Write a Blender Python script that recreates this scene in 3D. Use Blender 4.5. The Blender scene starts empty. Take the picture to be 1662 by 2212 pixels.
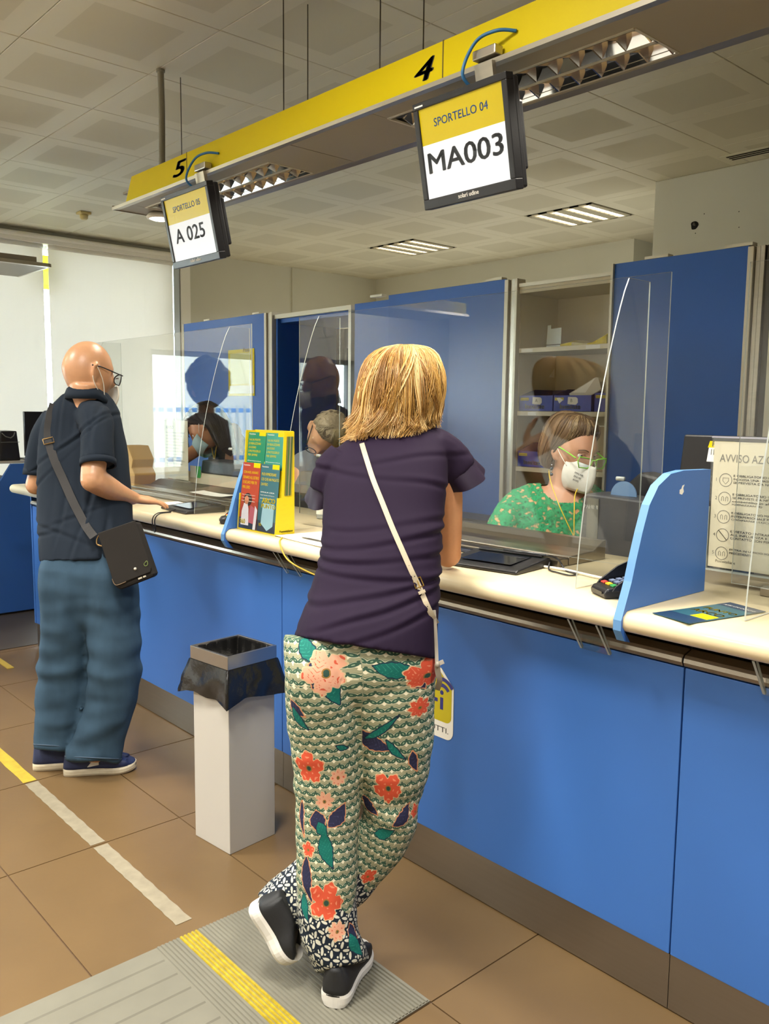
import bpy, bmesh, math, random
import numpy as np
from mathutils import Vector, Matrix, noise
random.seed(7)
np.random.seed(7)
SC = bpy.context.scene
COL = SC.collection
# ------------------------------------------------------------------ camera
F_PX, W_PX, H_PX = 1849.0, 1662.0, 2212.0
CAM = Vector((0.0, 0.0, 1.5))
_yaw, _pit, _rol = (math.radians(a) for a in (48.156, 6.759, -0.623))
_f = Vector((-math.sin(_yaw) * math.cos(_pit), math.cos(_yaw) * math.cos(_pit), -math.sin(_pit)))
_r0 = Vector((math.cos(_yaw), math.sin(_yaw), 0.0))
_d0 = _f.cross(_r0)
_r = math.cos(_rol) * _r0 + math.sin(_rol) * _d0
_d = -math.sin(_rol) * _r0 + math.cos(_rol) * _d0
cam = bpy.data.objects.new('camera', bpy.data.cameras.new('camera'))
COL.objects.link(cam)
cam.matrix_world = Matrix(((_r.x, -_d.x, -_f.x, CAM.x), (_r.y, -_d.y, -_f.y, CAM.y), (_r.z, -_d.z, -_f.z, CAM.z), (0, 0, 0, 1)))
cam.data.sensor_fit = 'HORIZONTAL'
cam.data.sensor_width = 36.0
cam.data.lens = 36.0 * F_PX / W_PX
cam.data.clip_start = 0.05
SC.camera = cam
# ------------------------------------------------------------------ world, exposure
wd = bpy.data.worlds.new('daylight')
SC.world = wd
wd.use_nodes = True
wd.node_tree.nodes['Background'].inputs[0].default_value = (0.80, 0.90, 1.0, 1)
wd.node_tree.nodes['Background'].inputs[1].default_value = 30.0
SC.view_settings.view_transform = 'Standard'
SC.view_settings.look = 'None'
SC.view_settings.gamma = 1.0
SC.view_settings.use_curve_mapping = False
SC.view_settings.exposure = 0.25
SC.cycles.transparent_max_bounces = 40
SC.cycles.max_bounces = 10
SC.cycles.diffuse_bounces = 5
SC.cycles.caustics_reflective = False
SC.cycles.caustics_refractive = False
SC.cycles.sample_clamp_indirect = 6.0
LAMP_W = 50.0            # watts of one square ceiling luminaire
# ------------------------------------------------------------------ helpers
def ray(px, py):
    return _r * ((px - W_PX / 2) / F_PX) + _d * ((py - H_PX / 2) / F_PX) + _f
def at(px, py, dep):                       # point at a forward distance from the photographer
    return CAM + ray(px, py) * dep
def at_y(px, py, y):
    d = ray(px, py); return CAM + d * ((y - CAM.y) / d.y)
def at_x(px, py, x):
    d = ray(px, py); return CAM + d * ((x - CAM.x) / d.x)
def at_z(px, py, z):
    d = ray(px, py); return CAM + d * ((z - CAM.z) / d.z)
def lin(c):
    if isinstance(c, str):
        c = [int(c[i:i + 2], 16) / 255 for i in (0, 2, 4)]
    return tuple((x / 12.92 if x <= 0.04045 else ((x + 0.055) / 1.055) ** 2.4) for x in c[:3])
MATS = {}
def mat(name, col='808080', rough=0.5, metal=0.0, spec=0.5, emit=None, estr=0.0, vary=None, bump=None, aniso=0.0, sheen=0.0, coat=0.0, sss=0.0):
    """procedural principled material; vary=(scale, amount, stretch xyz) mottles the colour, bump=(scale, strength, stretch) gives relief"""
    if name in MATS:
        return MATS[name]
    m = bpy.data.materials.new(name); MATS[name] = m
    m.use_nodes = True
    nt = m.node_tree; N = nt.nodes; L = nt.links
    b = N['Principled BSDF']
    c = lin(col)
    b.inputs['Base Color'].default_value = (*c, 1)
    b.inputs['Roughness'].default_value = rough
    b.inputs['Metallic'].default_value = metal
    b.inputs['Specular IOR Level'].default_value = spec
    if aniso: b.inputs['Anisotropic'].default_value = aniso
    if sheen: b.inputs['Sheen Weight'].default_value = sheen
    if coat: b.inputs['Coat Weight'].default_value = coat
    if sss:
        b.inputs['Subsurface Weight'].default_value = sss
        b.inputs['Subsurface Radius'].default_value = (0.012, 0.005, 0.003)
    if emit:
        b.inputs['Emission Color'].default_value = (*lin(emit), 1)
        b.inputs['Emission Strength'].default_value = estr
    if vary or bump:
        tc = N.new('ShaderNodeTexCoord')
    def nz(sc, st):
        mp = N.new('ShaderNodeMapping'); mp.inputs['Scale'].default_value = st
        L.new(tc.outputs['Object'], mp.inputs['Vector'])
        t = N.new('ShaderNodeTexNoise'); t.inputs['Scale'].default_value = sc; t.inputs['Detail'].default_value = 5
        L.new(mp.outputs[0], t.inputs['Vector'])
        return t.outputs['Fac']
    if vary:
        st = vary[2] if len(vary) > 2 else (1, 1, 1)
        f = nz(vary[0], st)
        rp = N.new('ShaderNodeMapRange'); a = vary[1]
        rp.inputs['From Min'].default_value = 0.3; rp.inputs['From Max'].default_value = 0.7
        rp.inputs['To Min'].default_value = 1 - a; rp.inputs['To Max'].default_value = 1 + a
        L.new(f, rp.inputs['Value'])
        mx = N.new('ShaderNodeVectorMath'); mx.operation = 'SCALE'
        mx.inputs[0].default_value = c
        L.new(rp.outputs[0], mx.inputs['Scale'])
        L.new(mx.outputs[0], b.inputs['Base Color'])
    if bump:
        st = bump[2] if len(bump) > 2 else (1, 1, 1)
        bp = N.new('ShaderNodeBump'); bp.inputs['Strength'].default_value = bump[1]; bp.inputs['Distance'].default_value = 0.004
        L.new(nz(bump[0], st), bp.inputs['Height'])
        L.new(bp.outputs[0], b.inputs['Normal'])
    return m
def plexi(name, tint=(0.975, 0.985, 0.98), ior=1.49, rough=0.0):
    if name in MATS: return MATS[name]
    m = bpy.data.materials.new(name); MATS[name] = m; m.use_nodes = True
    nt = m.node_tree; N = nt.nodes; L = nt.links
    N.remove(N['Principled BSDF'])
    fr = N.new('ShaderNodeFresnel')
    ge = N.new('ShaderNodeNewGeometry'); mr = N.new('ShaderNodeMapRange')      # same reflectance on both faces of the sheet
    mr.inputs['To Min'].default_value = ior; mr.inputs['To Max'].default_value = 1 / ior
    L.new(ge.outputs['Backfacing'], mr.inputs['Value']); L.new(mr.outputs[0], fr.inputs['IOR'])
    tr = N.new('ShaderNodeBsdfTransparent'); tr.inputs[0].default_value = (*tint, 1)
    gl = N.new('ShaderNodeBsdfGlossy'); gl.inputs['Roughness'].default_value = rough
    mx = N.new('ShaderNodeMixShader')
    L.new(fr.outputs[0], mx.inputs[0]); L.new(tr.outputs[0], mx.inputs[1]); L.new(gl.outputs[0], mx.inputs[2])
    L.new(mx.outputs[0], N['Material Output'].inputs[0])
    return m
ORG = {}
def tag(o, label=None, cat=None, group=None, kind=None):
    for k, v in (('label', label), ('category', cat), ('group', group), ('kind', kind)):
        if v: o[k] = v
    return o
def thing(name, label, cat, loc, group=None, rz=0.0):
    o = bpy.data.objects.new(name, None); COL.objects.link(o)
    o.empty_display_size = 0.05
    o.location = loc; o.rotation_euler = (0, 0, rz)
    ORG[o.name] = Vector(loc)
    return tag(o, label, cat, group)
class G:
    """collects geometry in room coordinates; build() links it as ONE mesh object"""
    def __init__(s):
        s.v = []; s.f = []; s.m = []
    def add(s, vs, fs, mi=0):
        o = len(s.v); s.v += [tuple(v) for v in vs]
        s.f += [tuple(i + o for i in f) for f in fs]; s.m += [mi] * len(fs); return s
    def box(s, x0, x1, y0, y1, z0, z1, mi=0, M=None):
        vs = [Vector((x, y, z)) for z in (z0, z1) for x, y in ((x0, y0), (x1, y0), (x1, y1), (x0, y1))]
        if M: vs = [M @ v for v in vs]
        return s.add(vs, [(3, 2, 1, 0), (4, 5, 6, 7), (0, 1, 5, 4), (1, 2, 6, 5), (2, 3, 7, 6), (3, 0, 4, 7)], mi)
    def prism(s, poly, fn, a, b, mi=0, mie=None):
        """poly of 2D points swept from a to b; fn(u, v, t) -> 3D; mie = material of the swept edge"""
        n = len(poly)
        vs = [fn(u, v, a) for u, v in poly] + [fn(u, v, b) for u, v in poly]
        s.add(vs, [tuple(range(n))[::-1], tuple(range(n, 2 * n))], mi)
        o = len(s.v) - 2 * n
        fs = [(o + i, o + (i + 1) % n, o + n + (i + 1) % n, o + n + i) for i in range(n)]
        s.f += fs; s.m += [mi if mie is None else mie] * n
        return s
    def rings(s, rs, cap=True, mi=0, closed=True):
        n = len(rs[0]); o = len(s.v)
        for r in rs: s.v += [tuple(p) for p in r]
        for k in range(len(rs) - 1):
            for i in range(n if closed else n - 1):
                j = (i + 1) % n
                s.f.append((o + k * n + i, o + k * n + j, o + (k + 1) * n + j, o + (k + 1) * n + i)); s.m.append(mi)
        if cap:
            s.f.append(tuple(o + i for i in range(n))[::-1]); s.m.append(mi)
            q = o + (len(rs) - 1) * n
            s.f.append(tuple(q + i for i in range(n))); s.m.append(mi)
        return s
    def tube(s, pts, rad, n=8, cap=True, mi=0, flat=None):
        """tube along pts; rad number or list; flat=(vector, ratio) squashes the section along a direction"""
        pts = [Vector(p) for p in pts]
        rad = [rad] * len(pts) if isinstance(rad, (int, float)) else rad
        t = (pts[1] - pts[0]).normalized()
        u = t.orthogonal().normalized()
        if flat: u = (flat[0] - t * flat[0].dot(t)).normalized()
        rs = []
        for k, p in enumerate(pts):
            t = (pts[min(k + 1, len(pts) - 1)] - pts[max(k - 1, 0)]).normalized()
            w = flat[0] if flat else u
            u = (w - t * w.dot(t)).normalized(); v = t.cross(u)
            q = flat[1] if flat else 1
            rs.append([p + rad[k] * (u * math.cos(a) * q + v * math.sin(a)) for a in (2 * math.pi * i / n for i in range(n))])
        return s.rings(rs, cap, mi)
    def ball(s, c, r, n=16, m=10, M=None, mi=0):
        c = Vector(c); r = (r, r, r) if isinstance(r, (int, float)) else r
        rs = []
        for k in range(m + 1):
            ph = math.pi * (k + 0.02) / (m + 0.04) - math.pi / 2
            row = []
            for i in range(n):
                a = 2 * math.pi * i / n
                p = Vector((math.cos(ph) * math.cos(a) * r[0], math.cos(ph) * math.sin(a) * r[1], math.sin(ph) * r[2]))
                row.append(c + (M @ p if M else p))
            rs.append(row)
        return s.rings(rs, True, mi)
    def lathe(s, c, prof, n=24, mi=0, cap=True):
        c = Vector(c)
        return s.rings([[c + Vector((r * math.cos(2 * math.pi * i / n), r * math.sin(2 * math.pi * i / n), z)) for i in range(n)] for r, z in prof], cap, mi)
    def build(s, name, mats, parent=None, smooth=False, bevel=0.0, origin=None, seg=2):
        me = bpy.data.meshes.new(name)
        vs = np.array(s.v, dtype=float).reshape(-1, 3)
        if parent is not None: og = ORG[parent.name]
        elif origin is not None: og = Vector(origin)
        else: og = Vector(((vs[:, 0].min() + vs[:, 0].max()) / 2, (vs[:, 1].min() + vs[:, 1].max()) / 2, vs[:, 2].min()))
        me.from_pydata((vs - np.array(og)).tolist(), [], s.f)
        for m in (mats if isinstance(mats, (list, tuple)) else [mats]): me.materials.append(m)
        if len(me.materials) > 1: me.polygons.foreach_set('material_index', s.m)
        if smooth: me.polygons.foreach_set('use_smooth', [True] * len(me.polygons))
        me.validate()
        return link(name, me, parent, og, bevel, seg)
def link(name, me, parent=None, og=None, bevel=0.0, seg=2):
    o = bpy.data.objects.new(name, me); COL.objects.link(o)
    if parent is not None:
        o.parent = parent; ORG[o.name] = ORG[parent.name]
    else:
        o.location = og; ORG[o.name] = Vector(og)
    if bevel:
        b = o.modifiers.new('bevel', 'BEVEL'); b.width = bevel; b.segments = seg; b.limit_method = 'ANGLE'; b.angle_limit = 0.7
    return o
def fix_normals(me):
    bm = bmesh.new(); bm.from_mesh(me); bmesh.ops.recalc_face_normals(bm, faces=bm.faces); bm.to_mesh(me); bm.free()
def bake(g, voxel=None, smooth=0, sub=0):
    """geometry of g as a fresh mesh, optionally fused into one skin (voxel remesh) and smoothed"""
    me = bpy.data.meshes.new('tmp'); me.from_pydata(g.v, [], g.f); fix_normals(me)
    ob = bpy.data.objects.new('tmp', me); COL.objects.link(ob)
    if voxel:
        r = ob.modifiers.new('r', 'REMESH'); r.mode = 'VOXEL'; r.voxel_size = voxel
    if smooth:
        s = ob.modifiers.new('s', 'SMOOTH'); s.factor = 0.5; s.iterations = smooth
    if sub:
        s = ob.modifiers.new('u', 'SUBSURF'); s.levels = sub; s.render_levels = sub
    dg = bpy.context.evaluated_depsgraph_get()
    out = bpy.data.meshes.new_from_object(ob.evaluated_get(dg))
    bpy.data.objects.remove(ob); bpy.data.meshes.remove(me)
    return out
def co(me):
    a = np.empty(len(me.vertices) * 3); me.vertices.foreach_get('co', a); return a.reshape(-1, 3)
def put(me, name, m, parent=None, smooth=True, og=None):
    """link a mesh given in room coordinates"""
    a = co(me)
    if parent is not None: o = ORG[parent.name]
    else: o = Vector(og) if og is not None else Vector((a[:, 0].mean(), a[:, 1].mean(), a[:, 2].min()))
    a = a - np.array(o); me.vertices.foreach_set('co', a.ravel())
    me.materials.clear()
    for q in (m if isinstance(m, (list, tuple)) else [m]): me.materials.append(q)
    me.polygons.foreach_set('use_smooth', [smooth] * len(me.polygons)); me.update()
    me.name = name
    return link(name, me, parent, o)
def text(body, name, m, parent, O, right, up, width=None, height=None, bold=0.0, shear=0.0, align='LEFT', ext=0.0004, size=None, space=1.0):
    """flat lettering; O = origin on the surface (baseline), right/up = directions; width/height = its real size in metres"""
    cu = bpy.data.curves.new('t', 'FONT'); cu.body = body; cu.size = 1.0; cu.shear = shear; cu.extrude = 0.0
    cu.resolution_u = 3; cu.space_character = space
    ob = bpy.data.objects.new('t', cu); COL.objects.link(ob)
    dg = bpy.context.evaluated_depsgraph_get()
    me = bpy.data.meshes.new_from_object(ob.evaluated_get(dg))
    bpy.data.objects.remove(ob); bpy.data.curves.remove(cu)
    a = co(me)
    mn, mx = a.min(0), a.max(0)
    sx = (width / (mx[0] - mn[0])) if width else None
    sy = (height / (mx[1] - mn[1])) if height else None
    if size: sx = sy = size
    if sx is None: sx = sy
    if sy is None: sy = sx
    x = (a[:, 0] - mn[0]) * sx; y = (a[:, 1] - (mn[1] if height else 0)) * sy
    if align == 'CENTER': x -= (mx[0] - mn[0]) * sx / 2
    r = np.array(Vector(right).normalized()); u = np.array(Vector(up).normalized()); n = np.cross(r, u)
    p = np.array(O) + np.outer(x, r) + np.outer(y, u) + n * ext
    if bold:                                   # bolder strokes: the glyphs repeated a hair apart
        fs = [tuple(q.vertices) for q in me.polygons]; nv = len(p); vs = []; ff = []
        for k in range(4):
            dx, dy = ((-1, 0), (1, 0), (0, -0.6), (0, 0.6))[k]
            vs.append(p + r * dx * bold * sx + u * dy * bold * sy)
            ff += [tuple(i + k * nv for i in f) for f in fs]
        bpy.data.meshes.remove(me)
        me = bpy.data.meshes.new(name); me.from_pydata(np.concatenate(vs).tolist(), [], ff)
    else:
        me.vertices.foreach_set('co', p.ravel())
    me.update()
    return put(me, name, m, parent, smooth=False)
def copy_tree(o, parent=None):
    c = o.copy(); COL.objects.link(c)
    ORG[c.name] = Vector(o.location)
    if parent: c.parent = parent
    for ch in list(o.children): copy_tree(ch, c)
    return c
def catmull(P, n=8):
    P = [Vector(p) for p in P]; out = []
    for i in range(len(P) - 1):
        p0, p1, p2, p3 = P[max(i - 1, 0)], P[i], P[i + 1], P[min(i + 2, len(P) - 1)]
        for k in range(n):
            t = k / n
            out.append(0.5 * ((2 * p1) + (p2 - p0) * t + (2 * p0 - 5 * p1 + 4 * p2 - p3) * t * t + (3 * p1 - p0 - 3 * p2 + p3) * t ** 3))
    return out + [P[-1]]
X, Y, Z = Vector((1, 0, 0)), Vector((0, 1, 0)), Vector((0, 0, 1))
# ------------------------------------------------------------------ materials of the setting
M_TILE = mat('floor_tile', '6a5436', 0.42, vary=(3.5, 0.07), bump=(60, 0.03), spec=0.4)
M_GROUT = mat('grout', '5c4632', 0.8)
M_CEIL = mat('ceiling_metal', 'd6d1bd', 0.5, vary=(1.5, 0.02))
M_PERF = mat('ceiling_perforated', 'cbc6b2', 0.7, bump=(420, 0.04))
M_WALL = mat('wall_paint', 'cbc9ba', 0.8, vary=(2.0, 0.025), bump=(90, 0.03))
M_WALLW = mat('wall_white', 'eeece4', 0.8, vary=(2.0, 0.02))
M_ALU = mat('aluminium', 'b4aea0', 0.35, 0.85, vary=(6, 0.05, (1, 1, 12)))
M_ALUL = mat('aluminium_satin_light', 'cfc8b4', 0.45, 0.45)
M_STEEL = mat('brushed_steel', '968e82', 0.3, 0.95, vary=(4, 0.03, (0.6, 1, 22)))
M_BLUE = mat('blue_laminate', '3a6ab2', 0.38, spec=0.4, vary=(2, 0.03), bump=(140, 0.02))
M_BLUED = mat('blue_door', '2f64b6', 0.35, spec=0.4, vary=(2, 0.03))
M_EDGE = mat('blue_edge_band', '5f8fc0', 0.4)
M_BLACK = mat('black_plastic', '17171a', 0.38, bump=(250, 0.05))
M_BLIND = mat('blind_fabric', 'e6e4da', 0.85, bump=(300, 0.05))
_nt = M_BLIND.node_tree
_tl = _nt.nodes.new('ShaderNodeBsdfTranslucent'); _tl.inputs[0].default_value = (0.90, 0.85, 0.81, 1)
_mx = _nt.nodes.new('ShaderNodeMixShader'); _mx.inputs[0].default_value = 0.29
_nt.links.new(_nt.nodes['Principled BSDF'].outputs[0], _mx.inputs[1]); _nt.links.new(_tl.outputs[0], _mx.inputs[2])
_nt.links.new(_mx.outputs[0], _nt.nodes['Material Output'].inputs[0])
M_WHITE = mat('white_plastic', 'e6e3da', 0.4)
M_PAPER = mat('white_paper', 'efece2', 0.7)
M_INK = mat('ink_dark', '3a3a3c', 0.6)
M_INKL = mat('ink_grey', '8f8d88', 0.7)
M_YEL = mat('signal_yellow', 'd6c000', 0.5, spec=0.2)
M_GLASS = plexi('window_glass', (0.93, 0.97, 0.96), 1.45)
M_DARK = mat('dark_cavity', '141210', 0.9)
CZ = 3.05
# ------------------------------------------------------------------ floor and its tiles
TX, TY, TX0, TY0 = 0.658, 0.611, -1.42, 0.838
fl = G().box(-8.1, 3.2, -4.2, 8.2, -0.12, -0.004).build('floor', M_GROUT)
tag(fl, 'brown stone tiled floor of the hall', None, None, 'structure')
g = G(); h = 0.0022
g.box(h, TX - h, h, TY - h, -0.006, 0.0)
tile_me = bpy.data.meshes.new('floor_tile'); tile_me.from_pydata(g.v, [], g.f); tile_me.materials.append(M_TILE)
for i in range(-10, 4):
    for j in range(-5, 5):
        x, y = TX0 + i * TX, TY0 + j * TY
        o = bpy.data.objects.new('floor_tile', tile_me); COL.objects.link(o); o.parent = fl
        o.location = Vector((x, y, 0.0005 * random.random() - 0.0003)) - fl.location
g = G().box(-8.0, 3.1, TY0 + 5 * TY, 8.1, -0.006, 0.0).build('staff_floor_covering', M_TILE, fl)
# ------------------------------------------------------------------ ceiling and its tiles
CX, CY, CX0, CY0 = 0.639, 0.589, -3.253, 1.976
ce = G().box(-8.1, 3.2, -4.2, 8.2, CZ + 0.006, CZ + 0.14).build('ceiling', mat('ceiling_gap', '6f6853', 0.9), origin=(0, 0, CZ))
tag(ce, 'suspended ceiling of perforated beige metal tiles', None, None, 'structure')
def ctile(inset):
    g = G(); h = 0.0018; a = 0.175
    z0, z1 = 0.012, 0.0
    P = lambda q, z: [(q * CX if q > 0 else 0, 0, 0)]
    ring = lambda d, dd, z: [Vector((d, dd, z)), Vector((CX - d, dd, z)), Vector((CX - d, CY - dd, z)), Vector((d, CY - dd, z))]
    g.rings([ring(h, h, z0), ring(h, h, 0.002), ring(h + 0.002, h + 0.002, 0.0), ring(a * CX, a * CY, 0.0)], cap=False)
    o = len(g.v); g.v += [tuple(p) for p in ring(a * CX, a * CY, 0.0)]
    g.f.append((o, o + 1, o + 2, o + 3)); g.m.append(1)
    me = bpy.data.meshes.new('ceiling_tile'); me.from_pydata(g.v, [], g.f)
    me.materials.append(M_CEIL); me.materials.append(M_PERF); me.polygons.foreach_set('material_index', g.m); fix_normals(me)
    me.flip_normals() if me.polygons[len(me.polygons) - 1].normal.z > 0 else None
    return me
ct = ctile(True)
LAMPS = [(-4, 6), (-2, 6)]                                        # the two luminaires over the staff side (tile cells)
HALL = [(-7, -5), (-4, -5), (-1, -4), (2, -3), (5, -2), (-7, -8), (-4, -8), (-1, -8), (2, -7), (5, -6)]   # luminaires over the public side
for i in range(-8, 7):
    for j in range(-9, 9):
        if (i, j) in HALL or (i, j) in [(-5, 6), (-2, 6)]: continue
        x, y = CX0 + i * CX, CY0 + j * CY
        if x < -7.9 - CX: continue
        o = bpy.data.objects.new('ceiling_tile', ct); COL.objects.link(o); o.parent = ce
        o.location = Vector((x, y, CZ)) - ce.location
# ------------------------------------------------------------------ walls
WL = -7.9
g = G()
g.box(WL - 0.2, WL, -4.2, -2.4, 0, CZ); g.box(WL - 0.2, WL, 0.2, 0.9, 0, CZ); g.box(WL - 0.2, WL, 4.2, 8.0, 0, CZ)
g.box(WL - 0.2, WL, -2.4, 0.2, 0, 0.3); g.box(WL - 0.2, WL, -2.4, 0.2, 2.08, CZ)
g.box(WL - 0.2, WL, 0.9, 4.2, 0, 0.25); g.box(WL - 0.2, WL, 0.9, 4.2, 2.95, CZ)
tag(g.build('wall_left', M_WALL), 'beige end wall with shop windows', None, None, 'structure')
g = G().box(WL, -4.4, 6.9, 7.1, 0, CZ); g.box(-4.6, -4.4, 7.1, 8.1, 0, CZ); g.box(-4.4, 3.2, 8.0, 8.2, 0, CZ)
tag(g.build('wall_back', M_WALL), 'beige rear wall behind the cabinets', None, None, 'structure')
wr = G().box(-3.262, 3.2, 5.34, 6.4, 0, CZ).build('wall_rear_right', M_WALL, bevel=0.006)
tag(wr, 'beige wall with a cable hole above the tall blue door', None, None, 'structure')
tag(G().box(-8.1, 3.2, -4.2, -4.0, 0, CZ).build('wall_front', M_WALLW), 'white wall of the public hall', None, None, 'structure')
tag(G().box(3.0, 3.2, -4.0, 8.0, 0, CZ).build('wall_right', M_WALLW), 'white side wall of the public hall', None, None, 'structure')
# cable hole in the rear wall
hp = at_y(1501, 487, 5.34)
g = G(); n = 14
g.rings([[hp + Vector((r * (1 + 0.18 * math.sin(3 * a + 1)) * math.cos(a), dy, r * 1.15 * (1 + 0.12 * math.cos(2 * a)) * math.sin(a))) for a in (2 * math.pi * i / n for i in range(n))] for r, dy in ((0.026, -0.002), (0.024, 0.003), (0.020, -0.0015))])
g.build('cable_hole', M_DARK, wr)
g = G().tube([hp + Vector((-0.006, -0.004, 0.004)), hp + Vector((0.004, -0.016, 0.012)), hp + Vector((0.009, -0.012, -0.004))], 0.006)
g.build('cable_end', mat('cable_grey', '55524c', 0.6), wr)
for px, py in ((1522, 462), (1597, 457), (1597, 491), (1503, 504)):
    p = at_y(px, py, 5.34)
    G().ball(p, (0.0035, 0.002, 0.0035), 8, 5).build('screw_hole', M_DARK, wr)
# trims on the window wall
g = G().box(WL, WL + 0.10, 0.4, 4.28, 2.93, 3.0); g.tube([(WL + 0.10, 0.4, 2.985), (WL + 0.10, 4.28, 2.985)], 0.022, 10)
tag(g.build('trim_1', M_WALLW), 'pale cornice over the roller blinds', None, None, 'structure')
tag(G().box(WL, WL + 0.05, 4.2, 4.27, 0, 3.0).build('trim_2', mat('alu_post', 'b9c2c8', 0.4, 0.6), bevel=0.008), 'grey aluminium post beside the roller blind', None, None, 'structure')
tag(G().box(WL, WL + 0.06, 4.275, 4.38, 0, CZ).build('trim_3', M_WALLW), 'pale pilaster beside the window', None, None, 'structure')
tag(G().box(WL, WL + 0.02, 5.66, 5.69, 0, CZ).build('trim_4', M_WALL), 'vertical joint strip on the beige wall', None, None, 'structure')
# windows
def window(name, y0, y1, z0, z1, mull, label):
    w = bpy.data.objects.new(name, None); COL.objects.link(w); w.location = (WL - 0.1, y0, z0); ORG[w.name] = Vector(w.location)
    tag(w, label, None, None, 'structure')
    fr = mat('window_frame', 'c9ccce', 0.4, 0.3)
    g = G(); x0, x1 = WL - 0.13, WL - 0.07
    g.box(x0, x1, y0, y0 + 0.05, z0, z1); g.box(x0, x1, y1 - 0.05, y1, z0, z1)
    g.box(x0, x1, y0, y1, z0, z0 + 0.05); g.box(x0, x1, y0, y1, z1 - 0.05, z1)
    for m in mull: g.box(x0, x1, m - 0.025, m + 0.025, z0, z1)
    g.build('window_frame', fr, w)
    ys = [y0] + list(mull) + [y1]
    for a, b in zip(ys, ys[1:]): G().box(WL - 0.103, WL - 0.097, a + 0.03, b - 0.03, z0 + 0.04, z1 - 0.04).build('window_pane', M_GLASS, w)
window('window_1', 0.9, 4.2, 0.25, 2.95, (2.0,), 'shop window behind the roller blinds')
window('window_2', -2.4, 0.2, 0.3, 2.08, (-1.1,), 'open shop window facing the street fence')
# ------------------------------------------------------------------ roller blinds
def blind(y0, y1, label):
    b = thing('roller_blind', label, 'blind', (WL + 0.05, (y0 + y1) / 2, 0.5), 'roller blinds on the shop window')
    g = G(); n = 24
    for s in (0, 1): pass
    rs = []
    for k in range(n + 1):
        y = y0 + (y1 - y0) * k / n; dx = 0.002 * math.sin(k * 1.3) + 0.001 * math.sin(k * 3.1)
        rs.append([Vector((WL + 0.052 + dx, y, 0.52)), Vector((WL + 0.052 + dx * 0.4, y, 2.9)), Vector((WL + 0.0505 + dx * 0.4, y, 2.9)), Vector((WL + 0.0505 + dx, y, 0.52))])
    g.rings(rs); g.build('blind_cloth', M_BLIND, b)
    G().tube([(WL + 0.05, y0, 2.915), (WL + 0.05, y1, 2.915)], 0.022, 12).build('blind_roller', M_WHITE, b, True)
    G().box(WL + 0.042, WL + 0.062, y0, y1, 0.5, 0.525).build('bottom_bar', M_WHITE, b, bevel=0.003)
blind(0.95, 2.925, 'white roller blind left of the bright window slit')
blind(2.972, 4.19, 'white roller blind right of the bright window slit')
st = thing('window_sticker', 'yellow and green sticker strip high in the bright window slit', 'sticker', (WL - 0.09, 2.95, 2.6))
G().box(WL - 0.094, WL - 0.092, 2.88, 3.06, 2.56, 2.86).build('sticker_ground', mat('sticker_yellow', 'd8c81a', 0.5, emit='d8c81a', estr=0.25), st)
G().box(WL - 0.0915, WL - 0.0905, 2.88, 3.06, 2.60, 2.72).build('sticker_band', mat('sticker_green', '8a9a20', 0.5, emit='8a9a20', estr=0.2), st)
g = G(); g.tube([(WL - 0.0895, 2.925, 2.635), (WL - 0.0895, 2.955, 2.64), (WL - 0.0895, 2.962, 2.66), (WL - 0.0895, 2.955, 2.68), (WL - 0.0895, 2.925, 2.685)], 0.006, 6)
g.build('sticker_letter', MATS['sticker_yellow'], st)
g = G().tube([(WL + 0.07, 2.95, 3.0), (WL + 0.075, 2.955, 2.965), (WL + 0.07, 2.945, 2.94)], [0.01, 0.016, 0.012], 10)
tag(g.build('blind_hook', mat('hook_grey', '6e6a60', 0.5, 0.5), smooth=True), 'small grey hook at the top of the window slit', 'hook')
# ------------------------------------------------------------------ street outside (seen in reflections)
sg = G().box(-30, WL - 0.2, -20, 20, -0.5, -0.12).build('street_ground', mat('pavement', 'a8a49a', 0.9, vary=(2, 0.1)))
tag(sg, 'pale pavement outside the shop window', None, None, 'structure')
fe = thing('street_fence', 'white upright-bar fence outside the shop window', 'fence', (-10.2, -1, -0.12))
mb = mat('fence_white', 'dfe4e8', 0.5); mbl = mat('fence_blue', '3f78b8', 0.5)
bar = None
for k in range(46):
    y = -4.5 + k * 0.12
    if bar is None:
        bar = G().box(-10.21, -10.19, y - 0.02, y + 0.02, -0.12, 1.55).build('fence_bar', mb, fe)
    else:
        o = bar.copy(); COL.objects.link(o); o.location = (0, k * 0.12, 0)
for z in (0.1, 0.8, 1.45): G().box(-10.235, -10.205, -4.6, 1.2, z, z + 0.06).build('fence_rail', mbl, fe)
ho = thing('street_house', 'pale house with grey shutters across the street', 'building', (-17, -2, -0.12))
G().box(-19, -17, -9, 6, -0.12, 3.2).build('house_wall', mat('house_wall', 'cfc8bc', 0.9), ho)
for k in range(5): G().box(-17.02, -16.95, -6 + k * 2.2, -5.5 + k * 2.2, 1.2, 2.2).build('shutter', mat('shutter_grey', 'a8b4bc', 0.6), ho)
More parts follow.
